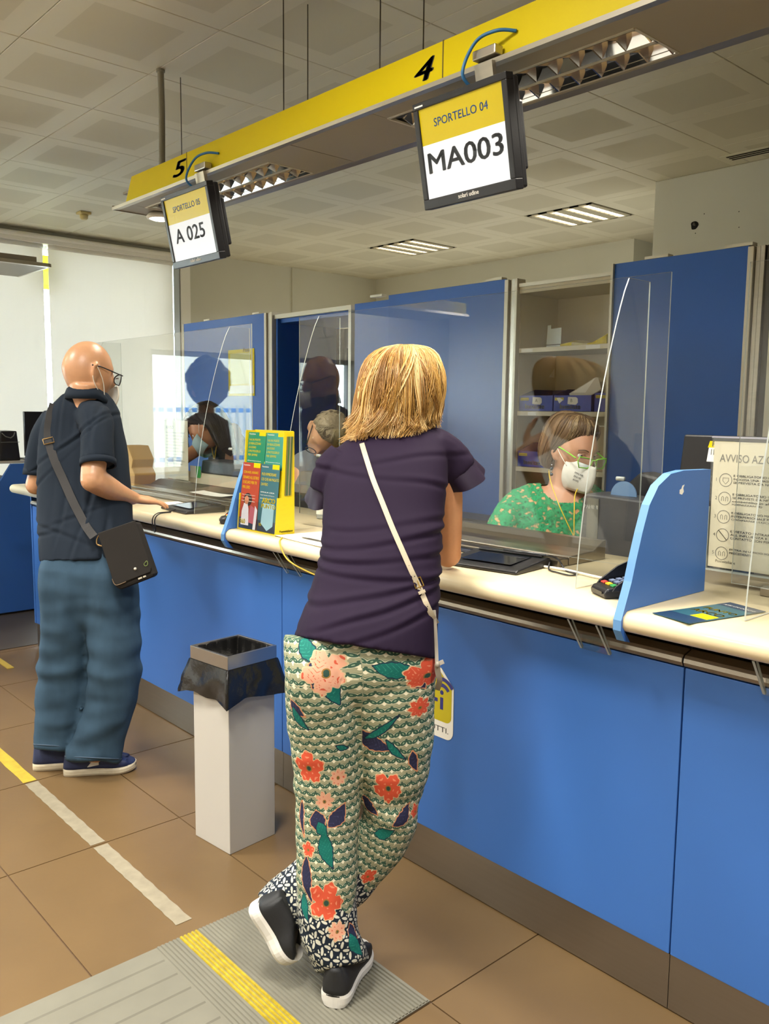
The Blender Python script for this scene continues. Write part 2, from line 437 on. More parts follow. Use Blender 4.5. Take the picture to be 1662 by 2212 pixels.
# ------------------------------------------------------------------ square ceiling luminaires
M_LOUV = mat('louvre_mirror', 'd9d6cc', 0.18, 0.95)
M_TUBE = mat('lamp_tube', 'ffffff', 0.5, emit='fff3dc', estr=3.5)
M_LAMPF = mat('lamp_frame', 'b5ad94', 0.5)
def square_lamp(cell, label, group, light=LAMP_W, strips=4, col=(1.0, 0.955, 0.88)):
    x0, y0 = CX0 + cell[0] * CX + 0.02, CY0 + cell[1] * CY + 0.02
    x1, y1 = x0 + CX - 0.04, y0 + CY - 0.04
    t = thing('ceiling_light', label, 'ceiling light', ((x0 + x1) / 2, (y0 + y1) / 2, CZ - 0.004), group)
    w = (x1 - x0) / strips
    g = G()
    for k in range(strips + 1):
        xc = x0 + k * w
        g.box(max(x0, xc - w * 0.28), min(x1, xc + w * 0.28), y0, y1, CZ - 0.004, CZ + 0.004)
    g.box(x0, x1, y0, y0 + 0.015, CZ - 0.004, CZ + 0.004); g.box(x0, x1, y1 - 0.015, y1, CZ - 0.004, CZ + 0.004)
    g.build('frame', M_LAMPF, t)
    for k in range(strips):
        a, b = x0 + (k + 0.28) * w, x0 + (k + 0.72) * w
        G().box(a, b, y0 + 0.015, y1 - 0.015, CZ + 0.0045, CZ + 0.0055).build('lamp_tube', M_TUBE, t)
        first = None
        for q in range(9 if light != LAMP_W else 3):
            yy = y0 + 0.03 + q * (y1 - y0 - 0.06) / (8 if light != LAMP_W else 2)
            G().box(a, b, yy - 0.003, yy + 0.003, CZ - 0.006, CZ + 0.004).build('louvre', M_LOUV, t)
    if light:
        ld = bpy.data.lights.new('ceiling_light', 'AREA'); ld.shape = 'RECTANGLE'; ld.size = CX - 0.1; ld.size_y = CY - 0.1
        ld.energy = light; ld.color = col; ld.spread = math.radians(150)
        lo = bpy.data.objects.new('lamp_light', ld); COL.objects.link(lo); lo.parent = t; lo.location = (0, 0, -0.012)
square_lamp((-5, 6), 'square four-strip ceiling light above the left cabinets', 'ceiling lights over the staff side', LAMP_W * 1.3, 4, (0.95, 0.98, 1.0))
square_lamp((-2, 6), 'square four-strip ceiling light nearest the cable-hole wall', 'ceiling lights over the staff side', LAMP_W * 1.3, 4, (0.95, 0.98, 1.0))
for c in HALL: square_lamp(c, 'square four-strip ceiling light over the public hall', 'ceiling lights over the public hall')
# ------------------------------------------------------------------ ceiling vent, detector
p = at_z(1575, 340, CZ); q = at_z(1662, 322, CZ)
vt = thing('ceiling_vent', 'dark slotted air vent in the ceiling near the rear wall', 'vent', (p.x, p.y, CZ))
G().box(p.x - 0.03, p.x + 0.9, p.y - 0.06, p.y + 0.08, CZ - 0.006, CZ - 0.001).build('vent_frame', M_CEIL, vt)
for k in range(3): G().box(p.x, p.x + 0.87, p.y - 0.035 + k * 0.035, p.y - 0.018 + k * 0.035, CZ - 0.008, CZ - 0.0055).build('vent_slot', M_DARK, vt)
p = at_z(181, 458, CZ)
t = thing('smoke_detector', 'small beige sensor box on the ceiling at the left', 'detector', (p.x, p.y, CZ - 0.06))
G().box(p.x - 0.045, p.x + 0.045, p.y - 0.045, p.y + 0.045, CZ - 0.02, CZ - 0.001).build('mounting_plate', mat('sensor_beige', 'c9b67c', 0.5), t, bevel=0.004)
G().lathe((p.x, p.y, CZ - 0.06), [(0.02, 0), (0.03, 0.01), (0.032, 0.04)], 16).build('sensor_head', MATS['sensor_beige'], t, True)
# ------------------------------------------------------------------ service counter
PY = 1.879                       # front of the blue panels
CT = 1.03                        # height of the worktop
XL, XR = -5.36, 1.0
seams = [XL, -4.36, -2.69, -1.008, 0.67, XR]
ctr = thing('service_counter', 'long blue panelled service counter with steel plinth', 'counter', (-2.2, PY, 0))
for a, b in zip(seams, seams[1:]):
    G().box(a + 0.002, b - 0.002, PY, PY + 0.03, 0.152, 0.892).build('front_panel', M_BLUE, ctr, bevel=0.0015)
    G().box(a + 0.001, b - 0.001, PY + 0.004, PY + 0.03, 0.004, 0.150).build('plinth', M_STEEL, ctr)
G().box(XL, XR, PY + 0.031, PY + 0.45, 0.0, 0.94).build('counter_body', mat('carcass_grey', '4a4640', 0.7), ctr)
G().box(XL - 0.02, XL - 0.001, PY - 0.004, 2.45, 0.152, 0.97).build('end_panel', M_BLUE, ctr, bevel=0.002)
for a, b in zip(seams, seams[1:]):
    # steel band under the worktop: sloping shelf with a bright rolled nose
    prof = [(PY + 0.03, 0.935), (PY - 0.004, 0.925), (PY - 0.010, 0.918), (PY - 0.012, 0.908), (PY - 0.006, 0.897), (PY + 0.03, 0.894)]
    G().prism(prof, lambda u, v, t: Vector((t, u, v)), a + 0.0015, b - 0.0015).build('steel_rail', M_STEEL, ctr, bevel=0.002)
    G().box(a + 0.001, b - 0.001, PY + 0.031, PY + 0.04, 0.93, 0.977).build('steel_band', M_STEEL, ctr)
# worktop with rounded nose
M_TOP = mat('cream_worktop', 'e2d2ac', 0.35, vary=(8, 0.015), coat=0.15)
FY, TH = 1.755, 0.052
prof = [(2.45, CT), (FY + 0.03, CT)]
for k in range(1, 9):
    a = math.pi * k / 9
    prof.append((FY + 0.027 - 0.027 * math.sin(a), CT - TH / 2 + TH / 2 * math.cos(a)))
prof += [(FY + 0.03, CT - TH), (2.45, CT - TH)]
wt = G().prism(prof, lambda u, v, t: Vector((t, u, v)), XL - 0.02, XR).build('worktop', M_TOP, smooth=False)
wt.data.polygons.foreach_set('use_smooth', [len(p.vertices) == 4 for p in wt.data.polygons])
tag(wt, 'long cream worktop with rounded front edge on the blue counter', 'worktop')
# clear brackets hanging under the worktop
M_PX = plexi('clear_acrylic'); M_PXE = mat('acrylic_edge', 'a2a8a2', 0.3, spec=0.6)
M_PXS = plexi('clear_acrylic_small', (0.9, 0.92, 0.9), 1.6, 0.02)
for bx in (-2.60, -2.28, -1.28, -0.80):
    b = thing('acrylic_bracket', {-2.60: 'clear acrylic hook under the worktop below the brochure stand', -2.28: 'clear acrylic hook under the worktop beside the yellow cord', -1.28: 'clear acrylic hook under the worktop below the card terminal', -0.80: 'clear acrylic hook under the worktop at the right edge'}[bx], 'bracket', (bx, 1.80, CT - TH - 0.09), 'clear hooks under the worktop')
    for s in (0, 0.085):
        q = [(1.775, CT - TH - 0.001), (1.792, CT - TH - 0.001), (1.845, CT - TH - 0.085), (1.838, CT - TH - 0.088)]
        G().prism(q, lambda u, v, t: Vector((t, u, v)), bx + s, bx + s + 0.006, 0, 1).build('bracket_arm', [M_PXS, M_PXE], b)
    G().box(bx + 0.006, bx + 0.085, 1.836, 1.842, CT - TH - 0.088, CT - TH - 0.05).build('bracket_web', [M_PXS, M_PXE], b)
# ------------------------------------------------------------------ blue dividers
def divider(x, label, sticker=False, yb=2.14):
    d = thing('counter_divider', label, 'divider', (x, 1.95, CT), 'blue dividers on the counter')
    outer = [(1.790, 0.950), (1.765, 0.957), (1.747, 0.985), (1.747, 1.01), (1.762, 1.045), (1.785, 1.1), (1.80, 1.15), (1.822, 1.215), (1.848, 1.28), (1.885, 1.325), (1.94, 1.352), (min(2.0, yb - 0.02), 1.358), (yb, 1.356)]
    face = outer + [(yb, CT + 0.001), (1.80, CT + 0.001), (1.772, CT + 0.001), (1.7545, CT - 0.012), (1.7535, CT - 0.036), (1.768, CT - TH - 0.001)]
    g = G(); fn = lambda u, v, t: Vector((t, u, v))
    g.prism(face, fn, x - 0.011, x + 0.011, 0, 1)
    o = g.build('divider_board', [M_BLUE, M_EDGE], d)
    if sticker:
        s = G(); base = Vector((x + 0.0113, 1.985, 1.30))
        pts = [(0, 0), (0.012, -0.003), (0.02, 0.004), (0.016, 0.014), (0.022, 0.022), (0.012, 0.02), (0.008, 0.012), (0.0, 0.01)]
        s.prism(pts, lambda u, v, t: base + Vector((t, u, v)), 0, 0.0006)
        s.build('torn_sticker', M_PAPER, d)
divider(-2.905, 'blue counter divider left of the yellow brochure stand', False, 2.0)
divider(-1.115, 'blue counter divider with torn white sticker beside the card terminal', True)
# ------------------------------------------------------------------ acrylic screens
SY = 2.085
def screen(x0, x1, wings, label):
    t = thing('acrylic_screen', label, 'screen', ((x0 + x1) / 2, SY, CT), 'acrylic screens on the counter')
    fn = lambda u, v, k: Vector((u, k, v))
    G().prism([(x0, 1.075), (x1, 1.075), (x1, 1.868), (x0, 1.868)], fn, SY - 0.002, SY + 0.002, 0, 1).build('front_pane', [M_PX, M_PXE], t)
    for x in wings:
        prof = [(SY + 0.105, CT + 0.002), (SY + 0.105, 1.866), (SY, 1.866)]
        for k in range(1, 17):
            u = k / 16
            prof.append((SY - 0.192 * (1 - (1 - u) ** 1.9) ** 0.9 * (0.52 + 0.48 * u) ** 0.55, 1.866 - (1.866 - CT - 0.002) * u ** 1.12))
        G().prism(prof, lambda u, v, k: Vector((k, u, v)), x - 0.0018, x + 0.0018, 0, 1).build('side_wing', [M_PX, M_PXE], t)
        c = Vector((x, SY + 0.0, 1.318))
        G().tube([c + Vector((-0.012, 0, 0)), c + Vector((0.012, 0, 0))], 0.006, 12).build('fixing_ring', M_PXE, t, True)
screen(-4.86, -3.205, (-4.73, -3.385), 'clear acrylic screen in front of the bald man')
screen(-2.855, -1.213, (-2.725, -1.34), 'clear acrylic screen between blonde woman and green-clad clerk')
screen(-1.004, 0.63, (-0.875,), 'clear acrylic screen at the right edge holding the notice')
# steel pass-through trays behind the screens
def tray(x0, x1, label, dy=0.0):
    t = thing('pass_tray', label, 'tray', ((x0 + x1) / 2, 2.3, CT), 'steel pass-through trays')
    G().prism([(2.11, CT + 0.001), (2.11, CT + 0.022), (2.13, CT + 0.026), (2.16, CT + 0.022), (2.16, CT + 0.001)], lambda u, v, k: Vector((k, u + dy, v)), x0, x1).build('tray_lip', M_STEEL, t, bevel=0.002)
    G().prism([(2.165, CT + 0.001), (2.165, CT + 0.028), (2.29, CT + 0.034), (2.34, CT + 0.060), (2.36, CT + 0.063), (2.36, CT + 0.001)], lambda u, v, k: Vector((k, u + dy, v)), x0, x1).build('tray_body', M_STEEL, t, bevel=0.003)
tray(-2.62, -1.56, 'steel pass-through tray before the green-clad clerk')
tray(-4.60, -3.45, 'steel pass-through tray before the dark-haired clerk')
tray(-0.98, 0.4, 'steel pass-through tray under the standing notice', 0.085)
# staff desk behind
dk = thing('staff_desk', 'pale staff desk running behind the counter', 'desk', (-2.2, 2.53, 0))
G().box(XL, XR, 2.452, 2.62, 0.76, 0.79).build('desk_top', mat('desk_laminate', 'c8bda4', 0.45), dk, bevel=0.004)
for k in range(5): G().box(XL + 0.1 + k * 1.5, XL + 0.14 + k * 1.5, 2.46, 2.6, 0.0, 0.76).build('desk_support', MATS['carcass_grey'], dk)
# ------------------------------------------------------------------ blue sliding-door cabinets behind the staff
KY = 3.9
def door(x0, x1, z1, name, parent, m=M_BLUED, y=KY):
    return G().box(x0, x1, y, y + 0.022, 0.06, z1).build(name, m, parent, bevel=0.001)
M_CAB = mat('cabinet_cream', 'cfc3a2', 0.5, vary=(3, 0.02))
def posts(xs, parent, z1=2.255):
    for i, (x, w, dy, m) in enumerate(xs):
        G().box(x, x + w, KY - dy, KY + 0.05, 0.02, z1).build('edge_profile', m, parent, bevel=0.002)
c1 = thing('storage_cabinet', 'blue sliding-door cabinet behind the dark-haired clerk', 'cabinet', (-6.4, KY, 0))
d1 = door(-7.11, -5.79, 2.258, 'sliding_door', c1)
G().box(-7.115, -5.70, KY + 0.06, KY + 0.46, 0.0, 2.22).build('cabinet_body', M_CAB, c1)
G().box(-7.128, -7.111, KY - 0.002, KY + 0.03, 0.05, 2.26).build('door_edge', M_ALUL, c1)
posts([(-5.788, 0.03, 0.02, M_ALUL), (-5.756, 0.03, 0.008, M_ALU), (-5.724, 0.028, 0.014, M_ALUL), (-5.694, 0.03, 0.03, M_ALUL)], c1)
for x in (-6.75, -5.98): G().box(x, x + 0.10, KY - 0.004, KY + 0.05, 2.2585, 2.272).build('door_hanger', M_ALUL, c1)
# poster with a yellow border on that door
pp = thing('yellow_notice', 'yellow bordered notice on the blue door behind the dark-haired clerk', 'notice', (-6.0, KY, 1.5))
a, b = at_y(494, 757, KY), at_y(551, 855, KY)
G().box(a.x, b.x, KY - 0.004, KY - 0.002, b.z, a.z).build('notice_sheet', M_YEL, pp)
G().box(a.x + 0.03, b.x - 0.06, KY - 0.005, KY - 0.0042, b.z + 0.10, a.z - 0.03).build('notice_window', mat('pale_yellow', 'd9d58a', 0.5), pp)
G().box(a.x + 0.02, b.x - 0.01, KY - 0.0052, KY - 0.0045, b.z + 0.02, b.z + 0.085).build('notice_white_band', M_PAPER, pp)
text('Poste', 'notice_print', M_INK, pp, Vector((b.x - 0.16, KY - 0.0053, a.z - 0.022)), X, Z, width=0.1, bold=0.02)
# framed alcove with a glazed inner door
al = bpy.data.objects.new('door_1', None); COL.objects.link(al); al.location = (-5.2, KY, 0); ORG[al.name] = Vector(al.location)
tag(al, 'framed doorway with a glazed inner door between the blue cabinets', None, None, 'structure')
G().box(-5.66, -4.72, KY - 0.01, KY + 0.03, 2.20, 2.232).build('door_frame_head', M_ALUL, al)
G().box(-4.745, -4.715, KY - 0.012, KY + 0.04, 0, 2.2).build('door_frame_post', M_ALU, al)
G().box(-5.648, -5.63, KY, KY + 0.62, 0, 2.2).build('alcove_side', M_BLUED, al)
G().box(-4.71, -4.69, KY + 0.05, KY + 0.62, 0, 2.2).build('alcove_side', M_BLUED, al)
G().box(-5.65, -4.7, KY + 0.03, KY + 0.62, 2.17, 2.2).build('alcove_top', M_BLUED, al)
G().box(-5.62, -5.54, KY + 0.58, KY + 0.64, 0, 2.16).build('inner_frame', M_ALU, al)
G().box(-4.79, -4.71, KY + 0.58, KY + 0.64, 0, 2.16).build('inner_frame', M_ALU, al)
G().box(-5.54, -4.79, KY + 0.60, KY + 0.63, 0, 2.16).build('inner_door_leaf', mat('door_leaf_grey', '6f7078', 0.5), al)
G().box(-5.5, -4.82, KY + 0.592, KY + 0.599, 0.9, 2.0).build('inner_door_glass', mat('door_dark_glass', '2c3440', 0.12, spec=0.5), al)
# right-hand cabinet run: door, open shelves, door
c2 = thing('storage_cabinet', 'tall blue and cream cabinet with open shelves behind the green-clad clerk', 'cabinet', (-3.2, KY, 0))
door(-4.69, -4.335, 2.235, 'sliding_door', c2, mat('blue_door_b', '3468ba', 0.35, spec=0.4))
door(-4.333, -3.318, 2.262, 'sliding_door', c2, M_BLUED, KY - 0.004)
for x in (-4.52, -3.47): G().box(x, x + 0.12, KY - 0.006, KY + 0.04, 2.263, 2.278).build('door_hanger', M_ALUL, c2)
posts([(-3.316, 0.028, 0.02, M_ALUL), (-3.286, 0.024, 0.004, M_ALU), (-3.260, 0.022, 0.012, M_ALU), (-3.236, 0.018, 0.024, M_ALUL)], c2)
# shelves carcass: left side, back, top, bottom, right side
SX0, SX1, SYB = -3.215, -2.605, 4.255
G().box(SX0 - 0.005, SX0, KY + 0.01, SYB, 0.05, 2.21).build('shelf_side', M_CAB, c2)
G().box(SX0, SX1, SYB, SYB + 0.015, 0.05, 2.21).build('shelf_back', M_CAB, c2)
G().box(SX0, SX1, KY - 0.005, SYB, 2.17, 2.205).build('shelf_top', M_CAB, c2)
G().box(SX0, SX1, KY - 0.012, KY + 0.02, 2.2055, 2.225).build('top_rail', M_ALUL, c2)
SHZ = (1.862, 1.505, 1.185)
for z in SHZ: G().box(SX0 + 0.001, SX1 - 0.001, KY + 0.002, SYB - 0.001, z - 0.026, z).build('shelf', mat('shelf_cream', 'd5cbae', 0.45), c2, bevel=0.0015)
for z, u0, u1 in ((1.862, 0.02, 0.1), (1.862, 0.46, 0.55), (1.505, 0.08, 0.14)):
    G().box(SX0 + u0, SX0 + u1, KY + 0.0005, KY + 0.0018, z - 0.023, z - 0.004).build('shelf_label', M_PAPER, c2)
G().box(SX1 + 0.0, SX1 + 0.014, KY - 0.02, KY + 0.40, 0.05, 2.262).build('door_edge', M_ALUL, c2)
door(SX1 + 0.015, -1.885, 2.262, 'sliding_door', c2, M_BLUED, KY - 0.006)
for x in (-2.42, -2.0): G().box(x, x + 0.13, KY - 0.006, KY + 0.04, 2.263, 2.277).build('door_hanger', M_ALUL, c2)
posts([(-1.884, 0.028, 0.02, M_ALUL), (-1.852, 0.022, 0.006, M_ALU), (-1.826, 0.02, 0.016, M_ALU), (-1.802, 0.03, 0.004, mat('dark_gap', '4a463e', 0.6)), (-1.766, 0.05, 0.02, M_ALUL)], c2)
G().box(-1.70, 0.6, KY - 0.006, KY + 0.02, 0.06, 2.262).build('sliding_door', mat('cream_door', 'b9ae94', 0.5), c2)
G().box(SX1 + 0.016, 0.6, KY + 0.05, SYB, 0.0, 2.2).build('cabinet_body', M_CAB, c2)
G().box(-4.69, SX0 - 0.006, KY + 0.05, SYB, 0.0, 2.2).build('cabinet_body', M_CAB, c2)
# dark blue lower unit behind the staff seats
lo = thing('low_cupboard', 'low dark blue cupboard behind the clerk in green', 'cupboard', (-3.6, 3.75, 0))
G().box(-4.3, -1.9, 3.66, KY - 0.035, 0.0, 0.86).build('cupboard_body', mat('navy_laminate', '2f4f8e', 0.4), lo)
G().box(-4.32, -1.88, 3.64, KY - 0.03, 0.861, 0.885).build('cupboard_top', mat('dark_edge', '4b4c52', 0.4), lo, bevel=0.003)
# ------------------------------------------------------------------ contents of the shelves
M_BOX = mat('blue_card', '2338a0', 0.5, vary=(10, 0.08))
M_BOXI = mat('blue_card_inside', '1b2a78', 0.6)
M_LAB = mat('label_yellow', 'c9b93a', 0.6)
def tray_box(x0, x1, z, y0, y1, hf, hb, label, letter=None, word='Inesitate', torn=False):
    t = thing('document_box', label, 'box', ((x0 + x1) / 2, y0, z), 'blue document boxes on the shelves')
    d = 0.004
    G().box(x0, x1, y0, y0 + d, z + 0.001, z + hf).build('box_front', M_BOX, t)
    G().box(x0, x1, y1 - d, y1, z + 0.001, z + hb).build('box_back', M_BOXI, t)
    for xa, xb in ((x0, x0 + d), (x1 - d, x1)):
        G().prism([(y0 + d, z + 0.001), (y1 - d, z + 0.001), (y1 - d, z + hb), (y0 + 0.14, z + hb), (y0 + d, z + hf)], lambda u, v, k: Vector((k, u, v)), xa, xb).build('box_side', M_BOXI, t)
    G().box(x0 + d, x1 - d, y0 + d, y1 - d, z + 0.001, z + 0.005).build('box_base', M_BOXI, t)
    G().box(x0 + 0.008, x0 + 0.068, y0 - 0.0008, y0 - 0.0002, z + hf - 0.028, z + hf - 0.012).build('yellow_tag', M_LAB, t)
    text('Posteitaliane', 'tag_print', M_INK, t, Vector((x0 + 0.013, y0 - 0.0009, z + hf - 0.024)), X, Z, width=0.05)
    if word.strip(): text(word, 'box_lettering', mat('box_print', 'c8c07a', 0.6), t, Vector((x0 + 0.045, y0 - 0.0004, z + 0.014)), X, Z, width=0.135, height=0.026, bold=0.012)
    if letter:
        q = [(0, 0), (0.055, -0.004), (0.068, 0.008), (0.066, 0.03), (0.055, 0.038), (0.002, 0.04)]
        xa = x0 + 0.095
        G().prism(q, lambda u, v, k: Vector((xa + u, y0 - k, z + hf - 0.048 + v)), 0.0006, 0.0014).build('letter_patch', M_PAPER, t)
        text(letter, 'patch_letter', M_INK, t, Vector((xa + 0.02, y0 - 0.0015, z + hf - 0.037)), X, Z, height=0.018)
    if torn:
        q = [(0, 0.03), (0.02, 0.032), (0.045, 0.02), (0.02, 0.0)]
        G().prism(q, lambda u, v, k: Vector((x0 + 0.02 + u, y0 - k, z + hf - 0.045 + v)), 0.001, 0.0016).build('torn_patch', M_PAPER, t)
    return t
z = SHZ[1] + 0.001
tray_box(SX0 + 0.008, SX0 + 0.245, z, KY + 0.012, KY + 0.32, 0.088, 0.125, 'blue document box marked A on the middle shelf', 'A')
tray_box(SX0 + 0.252, SX0 + 0.50, z, KY + 0.012, KY + 0.32, 0.088, 0.125, 'blue document box marked B on the middle shelf', 'B', torn=True)
tray_box(SX0 + 0.508, SX0 + 0.60, z, KY + 0.03, KY + 0.32, 0.10, 0.125, 'unmarked blue document box at the right end of the middle shelf', None, ' ')
tray_box(SX0 + 0.008, SX0 + 0.28, SHZ[2] + 0.001, KY + 0.012, KY + 0.32, 0.09, 0.135, 'blue document box on the shelf behind the clerk in green')
random.seed(3)
for k in range(4):
    t = thing('envelope', ['long white envelope sticking highest out of box B', 'white envelope leaning in the middle of box B', 'short white envelope lowest in box B', 'white envelope crossing over the right side of box B'][k], 'envelope', (SX0 + 0.36 + 0.03 * k, KY + 0.15, z + 0.01), 'envelopes in box B')
    x0 = SX0 + 0.35 + 0.04 * k; a = 0.42 - 0.06 * k
    c, s = math.cos(a), math.sin(a)
    yy = KY + 0.06 + 0.045 * k
    G().prism([(0, 0), (0.20, 0.01), (0.205, 0.075), (0.19, 0.085), (0.0, 0.075)], lambda u, v, q: Vector((x0 + u * c - v * s, yy + q, z + 0.03 + 0.004 * k + u * s + v * c)), 0, 0.0025).build('envelope_sheet', mat('envelope_paper', 'cfcabc', 0.7), t, bevel=0.0006)
    G().prism([(0.02, 0.072), (0.10, 0.035), (0.185, 0.08)], lambda u, v, q: Vector((x0 + u * c - v * s, yy - q, z + 0.03 + 0.004 * k + u * s + v * c)), 0.0002, 0.0008).build('envelope_flap', M_PAPER, t)
# top shelf: yellow envelope, paper sheet taped inside
z = SHZ[0] + 0.001
t = thing('padded_envelope', 'crumpled yellow and white padded envelope on the top shelf', 'envelope', (SX0 + 0.42, KY + 0.1, z))
rs = []
for k in range(13):
    u = k / 12; x = SX0 + 0.27 + 0.30 * u
    hgt = 0.022 + 0.012 * math.sin(u * 7) + 0.05 * max(0, u - 0.55) / 0.45
    rs.append([Vector((x, KY + 0.03, z + 0.002)), Vector((x, KY + 0.03 + 0.01 * math.sin(k), z + hgt * 0.55)), Vector((x + 0.004 * math.sin(k * 2), KY + 0.10, z + hgt)), Vector((x, KY + 0.19, z + hgt * 0.8)), Vector((x, KY + 0.2, z + 0.002))])
g = G(); g.rings(rs); g.m = [1 if 3 <= i // 5 <= 6 else 0 for i in range(len(g.f))]
g.build('envelope_body', [M_YEL, mat('envelope_cream', 'dccf9a', 0.6)], t)
t = thing('taped_sheet', 'white paper sheet leaning inside the top shelf', 'paper', (SX0 + 0.1, KY + 0.3, z))
b0 = at_y(1181, 737, KY + 0.14); b1 = at_y(1214, 690, KY + 0.14)
G().prism([(0, 0), (b1.x - b0.x, 0), (b1.x - b0.x, (b1.z - b0.z) * 1.0), (0.03, (b1.z - b0.z) * 0.97), (0.03, (b1.z - b0.z) * 1.15), (0.006, (b1.z - b0.z) * 1.15)], lambda u, v, q: Vector((b0.x + u, KY + 0.14 + q, z + v)), 0, 0.001).build('sheet', mat('sheet_bluish', 'd3dcd8', 0.6), t)
G().box(b0.x, b1.x, KY + 0.138, KY + 0.1395, z + 0.02, z + 0.024).build('sheet_line', M_INK, t)
t = thing('paper_slip', 'small white slip stuck to the inner cabinet wall above box B', 'paper', (SX0 + 0.01, KY + 0.2, 1.68))
p = at_x(1186, 815, SX0)
G().prism([(0, 0), (0.06, 0.055), (0.11, 0.062), (0.14, 0.05), (0.13, 0.03), (0.09, 0.035), (0.07, 0.0)], lambda u, v, q: Vector((SX0 + 0.002 + q, min(p.y + u, 4.24), p.z + v)), 0, 0.001).build('slip', M_PAPER, t)
# tan folder leaning at the right of the lower shelf
t = thing('tan_folder', 'tan folder standing upright behind the head of the clerk in green', 'folder', (SX1 - 0.13, KY + 0.05, SHZ[2]))
G().box(SX1 - 0.15, SX1 - 0.006, KY + 0.03, KY + 0.06, SHZ[2] + 0.001, SHZ[2] + 0.24).build('folder_cover', mat('tan_card', 'b09a72', 0.6), t, bevel=0.003)
G().box(SX1 - 0.15, SX1 - 0.006, KY + 0.028, KY + 0.062, SHZ[2] + 0.241, SHZ[2] + 0.247).build('folder_edge', M_PAPER, t)
# ------------------------------------------------------------------ hanging yellow sign beam
BX0, BX1, BY0, BY1, BZ = -3.88, 0.9, 1.772, 2.118, 2.402
M_SOF = mat('soffit_grey', '8f8776', 0.5, vary=(3, 0.03))
bn = thing('sign_beam', 'long yellow hanging sign beam numbered 5 and 4 over the counter', 'sign', (-1.5, 1.95, BZ))
fx = [-3.80, -3.235, -1.785, 0.9]
prof = lambda a, b, sl: [(a + (0.0 if sl else 0), 2.428), (b, 2.428), (b, 2.528), (a + (0.06 if sl else 0), 2.528)]
FYB = 1.80
for k in range(3):
    a, b = fx[k], fx[k + 1]
    dz = 0.004 if k in (0,) else 0.0
    pts = [(a + 0.0015, 2.426), (b - 0.0015, 2.426), (b - 0.0015, 2.524 + 0.004), ((a + 0.066) if k == 0 else a + 0.0015, 2.528)]
    G().prism(pts, lambda u, v, t: Vector((u, t, v)), FYB, FYB + 0.012).build('yellow_fascia', M_YEL, bn)
    if k == 1:   # number 4 plate ends the second board
        pass
for xs_ in (fx[1], fx[2]): G().box(xs_ - 0.002, xs_ + 0.002, FYB - 0.0008, FYB + 0.004, 2.424, 2.530).build('board_joint', mat('joint_dark', '5a4c10', 0.6), bn)
# number figures
for s in ('5', '4'):
    p0 = at_y(*({'5': (375, 385), '4': (897, 182)}[s]), FYB); p1 = at_y(*({'5': (402, 342), '4': (938, 120)}[s]), FYB)
    text(s, 'beam_number', mat('number_ink', '23251f', 0.5), bn, Vector((p0.x, FYB - 0.0005, p0.z)), X, Z, width=p1.x - p0.x, height=p1.z - p0.z, bold=0.03, shear=0.25)
pr = [(BY0, BZ), (BY0 - 0.002, BZ + 0.012), (FYB - 0.004, BZ + 0.024), (FYB + 0.02, BZ + 0.024), (FYB + 0.02, BZ + 0.012), (BY0 + 0.03, BZ + 0.004)]
G().prism(pr, lambda u, v, t: Vector((t, u, v)), BX0, BX1).build('front_flange', M_ALU, bn)
G().prism([(BY1, BZ), (BY1 - 0.03, BZ + 0.004), (BY1 - 0.03, BZ + 0.03), (BY1, BZ + 0.03)], lambda u, v, t: Vector((t, u, v)), BX0, BX1).build('rear_flange', M_ALU, bn)
G().box(BX0 - 0.001, BX0 + 0.004, BY0, BY1, BZ, BZ + 0.02).build('end_cap', M_ALU, bn)
# soffit boards with openings for the lamps
L5 = (-3.74, -2.745); L4 = (at_z(848, 262, BZ).x, -1.215); LY = (1.868, 2.068)
for a, b in ((BX0 + 0.005, L5[0]), (L5[1], -2.52), (-2.518, L4[0]), (L4[1], -0.62), (-0.618, 0.3), (0.302, BX1)):
    G().box(a, b - 0.002, BY0 + 0.03, BY1 - 0.03, BZ + 0.004, BZ + 0.010).build('soffit_board', M_SOF, bn)
for a, b in (L5, L4):
    G().box(a, b, BY0 + 0.03, LY[0], BZ + 0.004, BZ + 0.010).build('soffit_strip', M_SOF, bn)
    G().box(a, b, LY[1], BY1 - 0.03, BZ + 0.004, BZ + 0.010).build('soffit_strip', M_SOF, bn)
G().box(BX0 + 0.01, BX1, BY0 + 0.05, BY1 - 0.035, BZ + 0.075, BZ + 0.085).build('beam_lid', M_SOF, bn)
for y in (1.87, 2.06): G().box(BX0 + 0.01, BX1, y - 0.002, y + 0.002, BZ + 0.011, BZ + 0.074).build('beam_web', M_SOF, bn)
